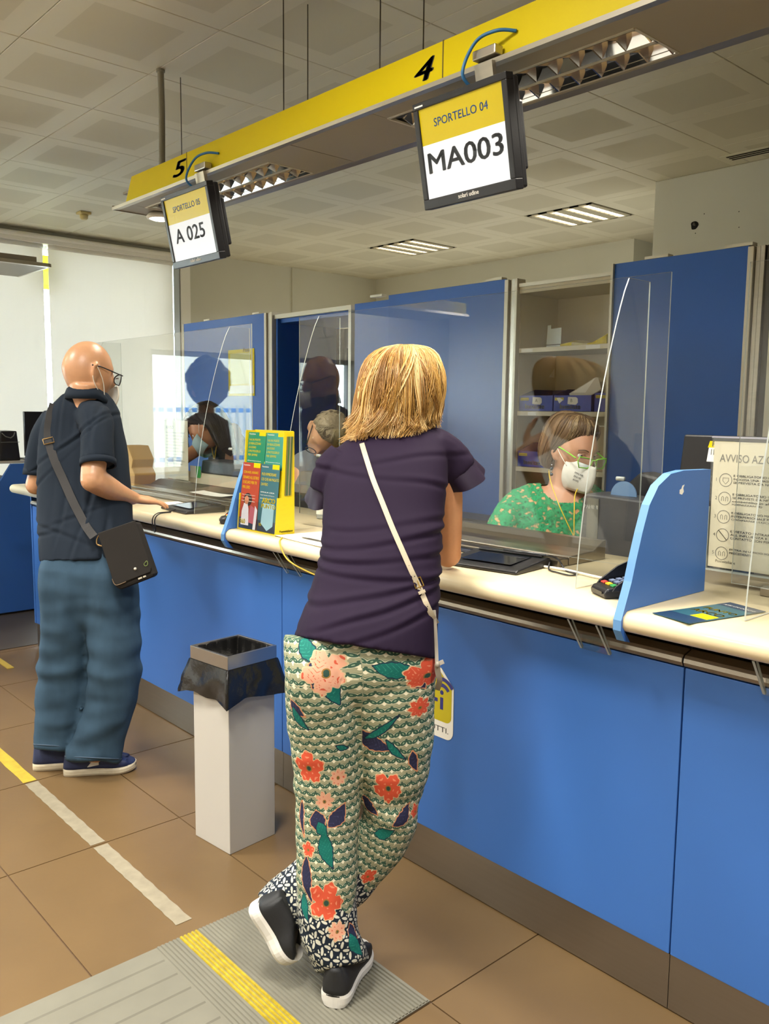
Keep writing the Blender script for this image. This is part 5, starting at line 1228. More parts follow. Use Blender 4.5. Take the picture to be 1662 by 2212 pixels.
def strands(rings, count, shades, parent, name, t0=(0.0, 0.35), t1=(0.8, 1.0), r=0.0013, lift=0.004, flip=0.0, drift=0.25, seed=1, seg=11, arc=None, part=None, wave=0.0):
    """hair locks that run down the hair volume given by rings"""
    rnd = random.Random(seed); gs = [G() for _ in shades]; n = len(rings[0]); m = len(rings)
    cen = [sum((Vector(p) for p in rg), Vector()) / n for rg in rings]
    def surf(a, t, out):
        t = min(max(t, 0.0), 1.0); a = a % 1.0
        fi = a * n; i = int(fi) % n; j = (i + 1) % n; fa = fi - int(fi)
        ft = t * (m - 1); k = min(int(ft), m - 2); fb = ft - k
        p = (Vector(rings[k][i]) * (1 - fa) + Vector(rings[k][j]) * fa) * (1 - fb) + (Vector(rings[k + 1][i]) * (1 - fa) + Vector(rings[k + 1][j]) * fa) * fb
        c = cen[k] * (1 - fb) + cen[k + 1] * fb
        return p + (p - c).normalized() * out
    for q in range(count):
        if q % 14 == 0:                                    # a lock: strands that share their course
            A0 = rnd.random() if arc is None else rnd.uniform(*arc)
            TS, TE = rnd.uniform(*t0), rnd.uniform(*t1); DR = rnd.gauss(0, drift) * 0.1
            LO = lift * rnd.uniform(-0.6, 1.4); PH = rnd.random() * 6.28; FL = flip * rnd.uniform(-0.1, 1.3); SH = rnd.randrange(len(shades))
        a = A0 + rnd.gauss(0, 0.008); ts, te = TS + rnd.uniform(-0.04, 0.04), TE + rnd.uniform(-0.05, 0.03); dr = DR + rnd.gauss(0, 0.006)
        lo_ = LO + lift * rnd.uniform(-0.25, 0.25); ph = PH; fl_ = FL * rnd.uniform(0.7, 1.2)
        pts = []
        for k in range(seg + 1):
            u = k / seg; t = ts + (te - ts) * u
            pts.append(surf(a + dr * u + wave * 0.012 * math.sin(ph + u * 5), t, lo_ * math.sin(u * 2.6 + 0.3) + fl_ * max(0, u - 0.7) ** 2 * 10 + 0.002 * math.sin(ph + u * 7)))
        gs[SH if rnd.random() < 0.7 else rnd.randrange(len(shades))].tube(pts, [r * (1.15 - 0.75 * (k / seg) ** 2) for k in range(seg + 1)], 3, cap=False)
    return gs
def join(gs):
    g = G()
    for k, h in enumerate(gs): g.add(h.v, h.f, k)
    return g
def person(label, base): return thing('person', label, 'person', base)
def shoe(t, heel, toe, m_up, m_sole, name='shoe', up=Z, w=0.047, sole=0.028, hgt=0.062, rug=False):
    """low shoe from heel to toe; parts: sole and upper"""
    heel, toe = Vector(heel), Vector(toe); d = (toe - heel).normalized(); L = (toe - heel).length
    upv = Vector(up); upv = (upv - d * upv.dot(d)).normalized(); sd = d.cross(upv)
    prof = [(0.0, 0.02), (0.012, 0.36), (0.05, 0.63), (0.14, 0.76), (0.3, 0.76), (0.5, 0.80), (0.68, 1.0), (0.82, 0.96), (0.92, 0.74), (0.98, 0.42), (1.0, 0.02)]
    def outline(k, grow, z):
        pts = []
        P2 = catmull([Vector((u * L, wd * w * grow, 0)) for u, wd in prof], 3)
        left = [heel + d * p.x + sd * p.y + upv * z for p in P2]; right = [heel + d * p.x - sd * p.y * 0.94 + upv * z for p in reversed(P2)]
        return left + right
    g = G()
    kick = lambda ring, amt: [p + upv * amt * max(0, ((p - heel).dot(d) / L - 0.75) / 0.25) ** 2 for p in ring]
    g.rings([kick(outline(0, 0.90, 0.0), 0.012), kick(outline(0, 1.03, sole * 0.3), 0.012), kick(outline(0, 1.06, sole * 0.75), 0.010), kick(outline(0, 0.98, sole), 0.008)])
    pr_ = G()
    o1 = g.build(name + '_sole', m_sole, t, False)
    g = G(); rs = []
    for z, gr in ((sole * 0.9, 0.96), (sole + 0.012, 0.97), (sole + 0.026, 0.92), (sole + 0.040, 0.80), (sole + hgt * 0.85, 0.60), (sole + hgt, 0.42)):
        ring = []
        for p in outline(0, gr, 0):
            x = (p - heel).dot(d) / L
            # upper is high at the heel and falls towards the toe
            cap_ = sole + (hgt + 0.012 if x < 0.42 else hgt - (x - 0.42) * 0.062 / 0.58 * 1.0)
            off = (p - heel) - d * (p - heel).dot(d)
            zz = min(z, cap_)
            xin = (p - heel).dot(d)
            if x > 0.9: xin -= (z - sole) * 0.35
            if x < 0.1: xin += (z - sole) * 0.12
            ring.append(heel + d * xin + off + upv * zz)
        rs.append(ring)
    g.rings(rs)
    o2 = g.build(name + '_upper', m_up, t, True)
    return o1, o2
M_SKIN = mat('skin_tan', 'bd8660', 0.5, vary=(30, 0.06), bump=(160, 0.06), sss=0.12)
M_SKINM = mat('skin_man', 'bf8f6a', 0.36, vary=(26, 0.07), bump=(120, 0.08), sss=0.12)
M_SKINF = mat('skin_fair', 'b5876a', 0.5, vary=(30, 0.05), bump=(140, 0.05), sss=0.12)
# ================================================================== blonde woman at window 4
wo = person('blonde woman in purple top and floral trousers leaning on the counter, seen from behind', (-1.6, 1.32, 0))
# ---- body: one continuous figure (head, neck, arms, hands, core, legs)
g = G()
hc = at(868, 872, 2.44)
hf = Vector((-0.30, 0.95, -0.10))                          # looking over the counter
RH = frame(hf)
head(g, hc, RH, 1.02)
g.tube(catmull([at(850, 925, 2.40), at(845, 965, 2.38), at(838, 1000, 2.36)], 4), [0.052] * 4 + [0.056] * 4 + [0.062], 16)
sil(g, [(775, 985, 925, 985, 2.38, 0.10), (755, 1040, 915, 1040, 2.36, 0.13), (750, 1120, 905, 1120, 2.32, 0.13), (750, 1220, 895, 1220, 2.27, 0.13), (720, 1330, 885, 1330, 2.22, 0.14), (690, 1440, 880, 1440, 2.20, 0.15)], 24)
# right arm: shoulder - elbow on the worktop - hand at the chin
shR, elR = at(955, 990, 2.40), at(968, 1196, 2.55)
elR.z = max(elR.z, CT + 0.047)
wrR = at(944, 985, 2.63); 
g.tube(catmull([at(925, 995, 2.40), shR, (shR + elR) / 2 + Vector((0.01, 0, 0)), elR], 6), [0.042] * 6 + [0.045] * 3 + [0.0465, 0.0465, 0.046] + [0.044 - 0.001 * k for k in range(7)], 14)
g.ball(elR, 0.041, 14, 10)
g.tube(catmull([elR, (elR + wrR) / 2, wrR], 6), [0.041 - 0.0012 * k for k in range(13)], 14)
hand(g, wrR, (hc + Vector((0.02, 0.04, -0.07)) - wrR), Vector((0.5, 0.8, 0.1)), 1, (0.7, 0.75, 0.8, 0.8), 0.92)
# left arm folded on the worktop in front of her
shL, elL = at(722, 1010, 2.33), at(712, 1150, 2.46)
elL = Vector((elL.x + 0.03, min(elL.y + 0.10, 1.78), CT + 0.05))
wrL = at_z(800, 1195, CT + 0.045)
g.tube(catmull([at(770, 1010, 2.37), at(735, 1020, 2.37), (shL + elL) / 2, elL], 6), [0.036] * 8 + [0.038] * 11, 14)
g.ball(elL, 0.038, 12, 8)
g.tube(catmull([elL, (elL + wrL) / 2, wrL], 6), [0.038 - 0.001 * k for k in range(13)], 12)
hand(g, wrL, Vector((0.75, 0.0, -0.02)), Z, -1, (0.5, 0.6, 0.6, 0.6), 0.85)
# legs
hipL, hipR = at(705, 1470, 2.17), at(850, 1470, 2.21)
knL, anL = at(706, 1740, 2.22), at(735, 2080, 2.22)
knR, anR = at(850, 1745, 2.26), at(617, 1990, 2.30)
g.tube(catmull([hipL, knL, anL], 8), [0.078 - 0.0025 * k for k in range(17)], 14)
g.tube(catmull([hipR, knR], 8), [0.075 - 0.003 * k for k in range(9)], 14)
g.tube(catmull([knR, (knR + anR) / 2, anR, at(612, 2040, 2.30)], 8), [0.05 - 0.0009 * k for k in range(25)], 14)
me = bake(g, 0.0055, 3)
put(me, 'body', M_SKIN, wo)
# ---- shoes
M_SLIP = mat('slip_on_black', '17181a', 0.6, bump=(300, 0.1)); M_SOLEW = mat('sole_white', 'd6d2c8', 0.55, vary=(20, 0.06))
h1 = at_z(718, 2178, 0.0085); t1 = h1 + Vector((-0.128, 0.198, 0.0))
shoe(wo, h1, t1, M_SLIP, M_SOLEW, w=0.052, sole=0.034, hgt=0.066)
hl, tl_ = at(541, 1953, 2.25), at(621, 2074, 2.25)
dd = (tl_ - hl).normalized(); upn = Vector((0.55, 0.45, 0.35))
off = Vector((0, 0, 0.0))
shoe(wo, hl, tl_ + dd * 0.01, M_SLIP, M_SOLEW, up=upn, w=0.050, sole=0.034, hgt=0.060)
# ---- trousers
g = G()
legL = [(612, 1372, 745, 1392, 2.16, 0.17), (616, 1440, 752, 1452, 2.16, 0.24), (616, 1500, 766, 1508, 2.17, 0.25), (621, 1560, 776, 1570, 2.18, 0.22), (630, 1640, 780, 1645, 2.19, 0.19), (638, 1720, 778, 1725, 2.205, 0.17), (640, 1800, 774, 1805, 2.21, 0.165), (640, 1880, 771, 1885, 2.215, 0.165), (643, 1950, 770, 1950, 2.22, 0.17), (650, 2010, 774, 2005, 2.22, 0.18), (664, 2062, 790, 2040, 2.225, 0.185), (684, 2102, 793, 2072, 2.23, 0.185)]
legR = [(735, 1380, 945, 1396, 2.20, 0.20), (728, 1440, 942, 1450, 2.21, 0.24), (736, 1500, 940, 1506, 2.215, 0.25), (752, 1570, 937, 1572, 2.22, 0.22), (770, 1640, 931, 1640, 2.23, 0.19), (782, 1700, 922, 1690, 2.24, 0.17), (786, 1745, 906, 1735, 2.26, 0.165)]
# lower right leg runs down and behind the standing leg
legR2 = [(786, 1735, 908, 1730, 2.26, 0.16), (776, 1770, 898, 1795, 2.275, 0.16), (745, 1800, 868, 1852, 2.29, 0.155), (700, 1822, 826, 1902, 2.305, 0.15), (650, 1850, 780, 1950, 2.31, 0.15), (612, 1880, 725, 1978, 2.31, 0.15), (584, 1905, 660, 2004, 2.305, 0.16), (560, 1935, 615, 2004, 2.30, 0.15)]
sil(g, legL, 40, 2.25); sil(g, legR, 40, 2.25); sil(g, legR2, 32, 2.2)
g.ball(at(846, 1738, 2.26), 0.076, 20, 14)
sil(g, [(614, 1370, 945, 1395, 2.185, 0.21), (617, 1440, 942, 1450, 2.185, 0.235), (640, 1505, 920, 1508, 2.19, 0.2), (700, 1550, 860, 1550, 2.20, 0.12)], 40, 2.3)
me = bake(g, 0.0065, 3, 1)
def tfold(p):
    f = 0.004 * wob(p, (6, 6, 16), 3.1) + 0.0018 * wob(p, (14, 14, 30), 5.0)
    f += 0.0035 * math.sin(p.z * 70 + 3 * wob(p, (9, 9, 5), 2)) * max(0, 1 - abs(p.z - 0.55) / 0.14) * 0.6
    f += 0.006 * wob(p, (12, 12, 26), 9.3) * max(0, (0.34 - p.z) / 0.3)
    return f
crease(me, tfold)
# pattern coordinates: u around each leg, v along it
a = co(me)
axL = np.array([at((r[0] + r[2]) / 2, (r[1] + r[3]) / 2, r[4])[:] for r in resample(legL, 4)])
axR = np.array([at((r[0] + r[2]) / 2, (r[1] + r[3]) / 2, r[4])[:] for r in resample(legR, 4)] + [at((r[0] + r[2]) / 2, (r[1] + r[3]) / 2, r[4])[:] for r in resample(legR2, 4)[3:]])
rgt = np.array(_r0); vwd = np.array((_f.x, _f.y, 0)); vwd /= np.linalg.norm(vwd)
def legmap(ax):
    s = np.concatenate([[0], np.cumsum(np.linalg.norm(np.diff(ax, axis=0), axis=1))])
    d2 = ((a[:, None, :] - ax[None]) ** 2).sum(2); i = d2.argmin(1)
    dst = np.sqrt(d2.min(1)); rel = a - ax[i]
    tang = np.gradient(ax, axis=0); tang /= np.linalg.norm(tang, axis=1)[:, None]
    al = (rel * tang[i]).sum(1)
    lat = np.cross(tang, vwd); lat /= np.linalg.norm(lat, axis=1)[:, None]
    x = (rel * lat[i]).sum(1); y = -(rel * vwd).sum(1)
    return dst, np.arctan2(x, np.maximum(y, -9)) * 0.088, s[i] + al
dl, ul, vl = legmap(axL); dr, ur, vr = legmap(axR)
isL = dl < dr
U = np.where(isL, ul, ur); VV = np.where(isL, vl, vr)
sgn = np.where(isL, 0.0, 1.0)
if ((U * np.where(isL, 1, 0)).sum() != 0):                # make u grow towards the photographer's right
    px_ = (a @ rgt); cc = np.corrcoef(ul[isL], px_[isL])[0, 1]
    if cc < 0: U = -U
uvL = me.uv_layers.new(name='cloth')
li = np.empty(len(me.loops), dtype=np.int32); me.loops.foreach_get('vertex_index', li)
uvL.data.foreach_set('uv', np.stack([U + sgn * 0.37, -VV], 1)[li].ravel())
# printed flowers and leaves as distance fields (metres) placed by leg, u, v
def rot(x, y, t): c, s = math.cos(t), math.sin(t); return x * c + y * s, -x * s + y * c
BIG = 0.05
coral = np.full(len(a), BIG); pink = coral.copy(); teal = coral.copy(); navy = coral.copy(); vein = np.zeros(len(a)); fcen = coral.copy()
def uv_at(leg, px, py):
    """pattern position of a spot given by where it sits on the cloth"""
    ax, rows = (axL, legL) if leg == 0 else (axR, legR + legR2)
    best = None
    P0 = None
    m = isL if leg == 0 else ~isL
    idx = np.where(m)[0]
    d = a[idx] - np.array(CAM); R3 = np.array([_r[:], _d[:], _f[:]])
    q = d @ R3.T; X_ = W_PX / 2 + F_PX * q[:, 0] / q[:, 2]; Y_ = H_PX / 2 + F_PX * q[:, 1] / q[:, 2]
    e = (X_ - px) ** 2 + (Y_ - py) ** 2 + np.maximum(0, q[:, 2] - q[:, 2].min()) * 2000 * (np.abs(X_ - px) < 12) * (np.abs(Y_ - py) < 12)
    near = np.where(((X_ - px) ** 2 + (Y_ - py) ** 2) < 8 ** 2)[0]
    k = near[q[near, 2].argmin()] if len(near) else e.argmin()
    return U[idx[k]], VV[idx[k]], m
def flower(leg, px, py, r, ph=0.0, fld='coral', pet=5):
    global coral, pink, vein, fcen
    u0, v0, m = uv_at(leg, px, py)
    x, y = U - u0, VV - v0
    th = np.arctan2(y, x) + ph; rr = np.hypot(x, y)
    edge = r * (0.56 + 0.42 * np.abs(np.cos(pet * th / 2)) ** 0.7 * (1 + 0.22 * np.cos(th + 1.1)) + 0.05 * np.cos(3 * pet * th + 1))
    sd_ = np.where(m, rr - edge, BIG)
    if fld == 'coral': coral = np.minimum(coral, sd_)
    else: pink = np.minimum(pink, sd_)
    inside = sd_ < 0
    vein = np.where(inside & m, np.cos(pet * th) * 0.5 + np.sin(rr * 420 + 2 * np.cos(pet * th)) * 0.5, vein)
    fcen = np.minimum(fcen, np.where(m, rr - r * 0.2, BIG))
def leaf(leg, px, py, L, w, ang, fld):
    global teal, navy, vein
    u0, v0, m = uv_at(leg, px, py)
    x, y = rot(U - u0, VV - v0, ang)
    s = np.clip(x / L, -1, 1); prof = w * (1 - np.abs(s) ** 1.7) * (1.0 - 0.35 * s) * (1 + 0.06 * np.cos(x * 420))
    sd_ = np.where(m, np.maximum(np.abs(y + 0.15 * L * s * s) - prof, np.abs(x) - L), BIG)
    if fld == 'teal': teal = np.minimum(teal, sd_)
    else: navy = np.minimum(navy, sd_)
    vein = np.where((sd_ < 0) & m, np.cos((x + np.abs(y) * 0.9) * 620), vein)
for f in ((0, 662, 1665, 0.042, 0.3), (0, 708, 1958, 0.052, 1.2), (1, 838, 1710, 0.042, 0.9), (1, 930, 1465, 0.05, 0.2)): flower(*f)
for f in ((0, 712, 1450, 0.046, 0.6, 'pink', 5), (0, 700, 1738, 0.027, 0.2, 'pink', 8), (0, 738, 1682, 0.022, 0.0, 'pink', 8), (1, 915, 1530, 0.026, 0.0, 'coral', 8), (0, 735, 2010, 0.026, 0.4, 'pink', 8), (0, 660, 1840, 0.02, 0.3, 'coral', 5), (1, 800, 1900, 0.024, 0, 'coral', 5), (1, 905, 1755, 0.02, 0.5, 'coral', 5)): flower(*f)
for l in ((0, 668, 1402, 0.045, 0.016, 0.9, 'teal'), (0, 690, 1448, 0.034, 0.02, 1.9, 'navy'), (0, 728, 1500, 0.034, 0.014, 1.4, 'teal'), (1, 775, 1478, 0.034, 0.02, 1.0, 'navy'), (1, 868, 1453, 0.042, 0.02, 0.1, 'teal'), (1, 912, 1478, 0.034, 0.02, 1.2, 'navy'),
          (1, 762, 1545, 0.034, 0.016, 1.5, 'teal'), (1, 800, 1610, 0.05, 0.02, 0.55, 'navy'), (1, 850, 1630, 0.034, 0.008, 0.9, 'teal'), (1, 825, 1585, 0.05, 0.007, -0.6, 'teal'), (0, 640, 1560, 0.034, 0.009, 1.1, 'teal'), (0, 632, 1535, 0.026, 0.012, 0.9, 'navy'),
          (0, 680, 1780, 0.034, 0.022, 1.2, 'navy'), (0, 738, 1765, 0.04, 0.02, -0.9, 'navy'), (0, 703, 1835, 0.048, 0.02, 1.25, 'teal'), (0, 692, 1800, 0.024, 0.014, 1.0, 'teal'), (1, 828, 1810, 0.034, 0.018, -0.4, 'teal'), (1, 880, 1770, 0.04, 0.018, -0.8, 'navy'), (1, 900, 1650, 0.03, 0.01, 1.3, 'navy'),
          (0, 655, 1900, 0.06, 0.016, 1.4, 'navy'), (0, 652, 1955, 0.036, 0.014, 1.3, 'teal'), (0, 775, 2040, 0.04, 0.016, 1.3, 'teal'), (0, 768, 2010, 0.03, 0.014, 1.2, 'navy'), (0, 645, 1770, 0.05, 0.008, 1.5, 'navy'), (1, 790, 1745, 0.034, 0.016, 0.5, 'navy'), (0, 745, 1620, 0.016, 0.006, 0.4, 'teal')): leaf(*l)
hemf = VV - np.where(isL, np.linalg.norm(np.diff(axL, axis=0), axis=1).sum() - 0.19, np.linalg.norm(np.diff(axR, axis=0), axis=1).sum() - 0.27) + 0.02 * np.sin(U * 60)
for nm, arr in (('coral', coral), ('pink', pink), ('teal', teal), ('navy', navy), ('vein', vein), ('hem', hemf), ('fcen', fcen)):
    at_ = me.attributes.new(nm, 'FLOAT', 'POINT'); at_.data.foreach_set('value', arr.astype(np.float32))
# ---- cloth material
class E:
    """tiny expression builder for shader maths"""
    nt = None
    def __init__(s, sock): s.s = sock
    @staticmethod
    def op(o, *a):
        n = E.nt.nodes.new('ShaderNodeMath'); n.operation = o
        for i, x in enumerate(a):
            if isinstance(x, E): E.nt.links.new(x.s, n.inputs[i])
            else: n.inputs[i].default_value = x
        return E(n.outputs[0])
    def __add__(s, o): return E.op('ADD', s, o)
    def __radd__(s, o): return E.op('ADD', o, s)
    def __sub__(s, o): return E.op('SUBTRACT', s, o)
    def __rsub__(s, o): return E.op('SUBTRACT', o, s)
    def __mul__(s, o): return E.op('MULTIPLY', s, o)
    def __rmul__(s, o): return E.op('MULTIPLY', o, s)
    def __truediv__(s, o): return E.op('DIVIDE', s, o)
    def lt(s, o): return E.op('LESS_THAN', s, o)
    def fract(s): return E.op('FRACT', s)
    def floor(s): return E.op('FLOOR', s)
    def abs(s): return E.op('ABSOLUTE', s)
    def mn(s, o): return E.op('MINIMUM', s, o)
    def mx(s, o): return E.op('MAXIMUM', s, o)
    def attr(n):
        k = E.nt.nodes.new('ShaderNodeAttribute'); k.attribute_name = n; return E(k.outputs['Fac'])
def mixc(fac, a_, b_):
    n = E.nt.nodes.new('ShaderNodeMix'); n.data_type = 'RGBA'
    E.nt.links.new(fac.s, n.inputs[0])
    for i, c in ((6, a_), (7, b_)):
        if isinstance(c, str): n.inputs[i].default_value = (*lin(c), 1)
        else: E.nt.links.new(c, n.inputs[i])
    return n.outputs[2]
mt = bpy.data.materials.new('floral_cloth'); mt.use_nodes = True; E.nt = mt.node_tree
bs = mt.node_tree.nodes['Principled BSDF']; bs.inputs['Roughness'].default_value = 0.75; bs.inputs['Specular IOR Level'].default_value = 0.2
uvn = E.nt.nodes.new('ShaderNodeUVMap'); uvn.uv_map = 'cloth'
sp_ = E.nt.nodes.new('ShaderNodeSeparateXYZ'); E.nt.links.new(uvn.outputs[0], sp_.inputs[0])
u, v = E(sp_.outputs[0]), E(sp_.outputs[1])
def ell(x, y, cx, cy, a_, b_, t):
    c, s = math.cos(t), math.sin(t)
    dx, dy = x - cx, y - cy
    p = (dx * c + dy * s) / a_; q = (dy * c - dx * s) / b_
    return p * p + q * q
S1, S2 = 0.027, 0.0225
row = (v / S2).floor(); par = E.op('MODULO', row, 2.0).abs()
x = (u / S1 + par * 0.5).fract() - 0.5; y = (v / S2).fract() - 0.5
l1 = ell(x, y, -0.25, 0.03, 0.33, 0.19, 0.85); l2 = ell(x, y, 0.25, 0.03, 0.33, 0.19, -0.85)
l3 = ell(x, y, 0.0, 0.36, 0.10, 0.12, 0.0)
lf = l1.mn(l2); gap = ell(x, y, 0.0, -0.12, 0.13, 0.30, 0.0).mn(ell(x, y, 0.0, -0.16, 0.26, 0.12, 0.0))
arc = (E.op('SQRT', x * x + (y + 0.5) * (y + 0.5)) - 0.86).abs()
c = mixc(gap.lt(1.0), '9a9a7c', 'e4dec2')
c = mixc(arc.lt(0.03), c, '5c6c58')
c = mixc(lf.lt(1.4), c, 'd2ceb0')
c = mixc(lf.lt(1.0), c, '3a5a4a')
c = mixc(lf.lt(0.10), c, '8aa084')
c = mixc(l3.lt(1.0), c, '3e5648')
# black and white hem cloth
H = 0.040
hx = (u / H + v / H * 0.35).fract() - 0.5; hy = (v / H - u / H * 0.35).fract() - 0.5
pt = ell(hx, hy, 0.24, 0.24, 0.25, 0.105, 0.785)
for cx, cy, tt in ((-0.24, -0.24, 0.785), (0.24, -0.24, -0.785), (-0.24, 0.24, -0.785)): pt = pt.mn(ell(hx, hy, cx, cy, 0.25, 0.105, tt))
dots = ell(hx, hy, 0.0, 0.34, 0.075, 0.075, 0).mn(ell(hx, hy, 0.34, 0.0, 0.075, 0.075, 0)).mn(ell(hx, hy, -0.34, 0.0, 0.06, 0.06, 0))
hc_ = mixc(pt.mn(dots).lt(1.0), '1b2430', 'c9c8b8')
hem = E.attr('hem')
c = mixc(E.op('GREATER_THAN', hem, 0.0), c, hc_)
vn = E.attr('vein')
for nm, fill, alt, rim, rim2 in (('navy', '2b2c46', '3d4160', 'c98a62', 0.003), ('teal', '17695f', '2f8a78', '1d2b40', 0.0025), ('pink', 'd9a184', 'c4573f', 'c8b48c', 0.0025), ('coral', 'd0553a', 'e08868', 'd8b48a', 0.003)):
    f_ = E.attr(nm)
    c = mixc(f_.lt(rim2), c, rim)
    inner = mixc(E.op('GREATER_THAN', vn, 0.72), fill, alt)
    c = mixc(f_.lt(0.0), c, inner)
fc = E.attr('fcen'); c = mixc(fc.lt(0.0), c, '8f6a34'); c = mixc(fc.lt(-0.003), c, '2f4a40')
E.nt.links.new(c, bs.inputs['Base Color'])
tro = put(me, 'trousers', mt, wo)
# ---- purple top
g = G()
torso = [(775, 935, 950, 925, 2.395, 0.10), (742, 955, 958, 940, 2.385, 0.155), (716, 985, 966, 975, 2.365, 0.19), (704, 1030, 966, 1030, 2.345, 0.215), (699, 1085, 960, 1090, 2.32, 0.23), (695, 1150, 957, 1150, 2.285, 0.235), (688, 1210, 953, 1215, 2.255, 0.235), (672, 1270, 950, 1280, 2.23, 0.245), (652, 1325, 947, 1345, 2.20, 0.265), (636, 1374, 944, 1424, 2.185, 0.285)]
sil(g, torso, 40, 2.35)
# sleeve caps
g.tube(catmull([at(925, 965, 2.38), at(962, 985, 2.41), at(985, 1018, 2.43)], 5), [0.060, 0.062, 0.063, 0.063, 0.062, 0.062, 0.062, 0.063, 0.064, 0.064, 0.062], 18)
g.tube(catmull([at(748, 990, 2.36), at(722, 1020, 2.36), at(712, 1060, 2.37)], 5), [0.056] * 11, 18)
me = bake(g, 0.0052, 6)
def pfold(p):
    z = p.z
    lat = p.x * 0.667 + p.y * 0.745                             # across her back
    f = 0.004 * wob(p, (3, 3, 9), 1.3)
    def valley(s, w, d): return -d * math.exp(-(s / w) ** 2) + 0.6 * d * math.exp(-((s - 1.6 * w) / (1.3 * w)) ** 2)
    n1 = wob(p, (5, 5, 2), 8.0); n2 = wob(p, (4, 4, 3), 21.0)
    for k, (z0, sl, dp) in enumerate(((1.365, 0.10, 0.5), (1.325, -0.16, 0.6), (1.205, 0.05, 0.5), (1.165, 0.10, 1.0), (1.125, 0.02, 1.1), (1.085, -0.08, 0.9), (1.045, 0.16, 1.2), (1.005, 0.28, 1.2), (0.955, 0.34, 0.8))):
        s_ = z - z0 - sl * (lat + 0.02) + 0.016 * n1
        amp = dp * max(0.0, 0.55 + 0.9 * wob(p, (4, 4, 2), 3.7 + k * 2.3))
        f += valley(s_, 0.0075, 0.0065 * amp)
    return f
crease(me, pfold)
M_PUR = mat('purple_jersey', '1d1026', 0.78, spec=0.2, vary=(5, 0.05), bump=(900, 0.05))
put(me, 'top', M_PUR, wo)
# frilled sleeve edges: flared wavy cuffs
def frill(c0, c1, r0, r1, waves, name, amp=0.014):
    ax = (c1 - c0).normalized(); n = 72; rs = []
    u_ = ax.orthogonal().normalized(); v_ = ax.cross(u_)
    prev = None
    for k in range(9):
        t = k / 8; row = []
        for i in range(n):
            th = 2 * math.pi * i / n
            r = r0 + (r1 - r0) * t ** 0.8 + amp * t * math.sin(waves * th + 0.8) + 0.3 * amp * t * math.sin(2.3 * waves * th)
            row.append(c0 + (c1 - c0) * t + ax * (0.014 * t * math.cos(waves * th * 0.5 + 1.2)) + (u_ * math.cos(th) + v_ * math.sin(th)) * r)
        rs.append(row)
    g = G(); g.rings(rs, cap=False); g.rings([[p - ax * 0.001 for p in r] for r in reversed(rs)], cap=False)
    g.build(name, mat('purple_satin', '1f1228', 0.55, spec=0.4, vary=(8, 0.08)), wo, True)
frill(at(972, 1003, 2.425), at(1000, 1042, 2.45), 0.060, 0.074, 3, 'sleeve_frill', 0.008)
frill(at(712, 1050, 2.37), at(706, 1085, 2.39), 0.050, 0.058, 4, 'sleeve_frill', 0.006)
# ---- hair
M_H = [mat('hair_blonde_%d' % k, cc, 0.42, spec=0.5) for k, cc in enumerate(('b0853f', 'c89e58', 'dcbb80', '946a32'))]
vol = [(862, 744, 890, 744, 2.45, 0.06), (826, 752, 922, 750, 2.45, 0.15), (800, 772, 942, 768, 2.445, 0.21), (785, 805, 952, 800, 2.44, 0.245), (777, 845, 953, 842, 2.435, 0.25), (773, 880, 948, 878, 2.43, 0.235), (768, 912, 938, 908, 2.42, 0.20), (762, 936, 925, 926, 2.41, 0.175), (766, 955, 900, 942, 2.405, 0.15)]
rr = srings(vol, 36, 2.2, 4)
core = G(); core.rings([[Vector(p) + (sum((Vector(q) for q in r), Vector()) / len(r) - Vector(p)) * 0.06 for p in r] for r in rr])
mh = bake(core, 0.006, 2)
hobj = put(mh, 'hair', M_H[0], wo)
gs = strands(rr, 3000, M_H, wo, 'hair', (0.0, 0.30), (0.74, 1.0), 0.0011, 0.011, 0.03, 0.8, 11, 12, None, None, 1.0)
gs2 = strands(rr, 640, M_H, wo, 'hair', (0.45, 0.7), (0.92, 1.0), 0.0010, 0.010, 0.034, 1.2, 12, 9, None, None, 1.5)
for q, h in zip(gs, gs2): q.add(h.v, h.f)
ho_ = join(gs).build('hair_locks', M_H, hobj, True); ho_['kind'] = 'stuff'
# ---- shoulder strap with buckle, knotted at the hip
bag = thing('shoulder_bag', 'cream leather shoulder strap with buckle across the purple back', 'bag', at(945, 1440, 2.1))
M_STR = mat('cream_leather', 'b3a68c', 0.5, bump=(200, 0.05))
def on_back(px, py, lift=0.006):
    """spot on her back: march along the ray to the top's surface"""
    return None
from mathutils.bvhtree import BVHTree
top_ob = [o for o in wo.children if o.name.startswith('top')][0]
bvh_top = BVHTree.FromPolygons([Vector(v.co) + ORG[wo.name] for v in top_ob.data.vertices], [tuple(p.vertices) for p in top_ob.data.polygons])
def hit(bv, px, py, lift):
    d = ray(px, py).normalized(); h_ = bv.ray_cast(CAM, d)
    return (h_[0] - d * lift) if h_[0] is not None else None
path = [(782, 958), (790, 985), (806, 1035), (826, 1085), (848, 1140), (870, 1190), (890, 1235), (906, 1268), (922, 1305), (934, 1330), (944, 1347)]
pts = [hit(bvh_top, x, y, 0.004) for x, y in path]; pts = [p for p in pts if p is not None]
def ribbon(pts, w, th, name, m, parent, sub=6):
    C_ = catmull(pts, sub); rs = []
    for k, p in enumerate(C_):
        t = (C_[min(k + 1, len(C_) - 1)] - C_[max(k - 1, 0)]).normalized(); vw = (p - CAM).normalized()
        s_ = t.cross(vw).normalized(); nn_ = s_.cross(t)
        rs.append([p + s_ * w / 2 * a_ + nn_ * th / 2 * b_ for a_, b_ in ((-1, -1), (1, -1), (1, 1), (-1, 1))])
    return G().rings(rs).build(name, m, parent, bevel=0.0006)
ribbon(pts, 0.0135, 0.003, 'strap', M_STR, bag)
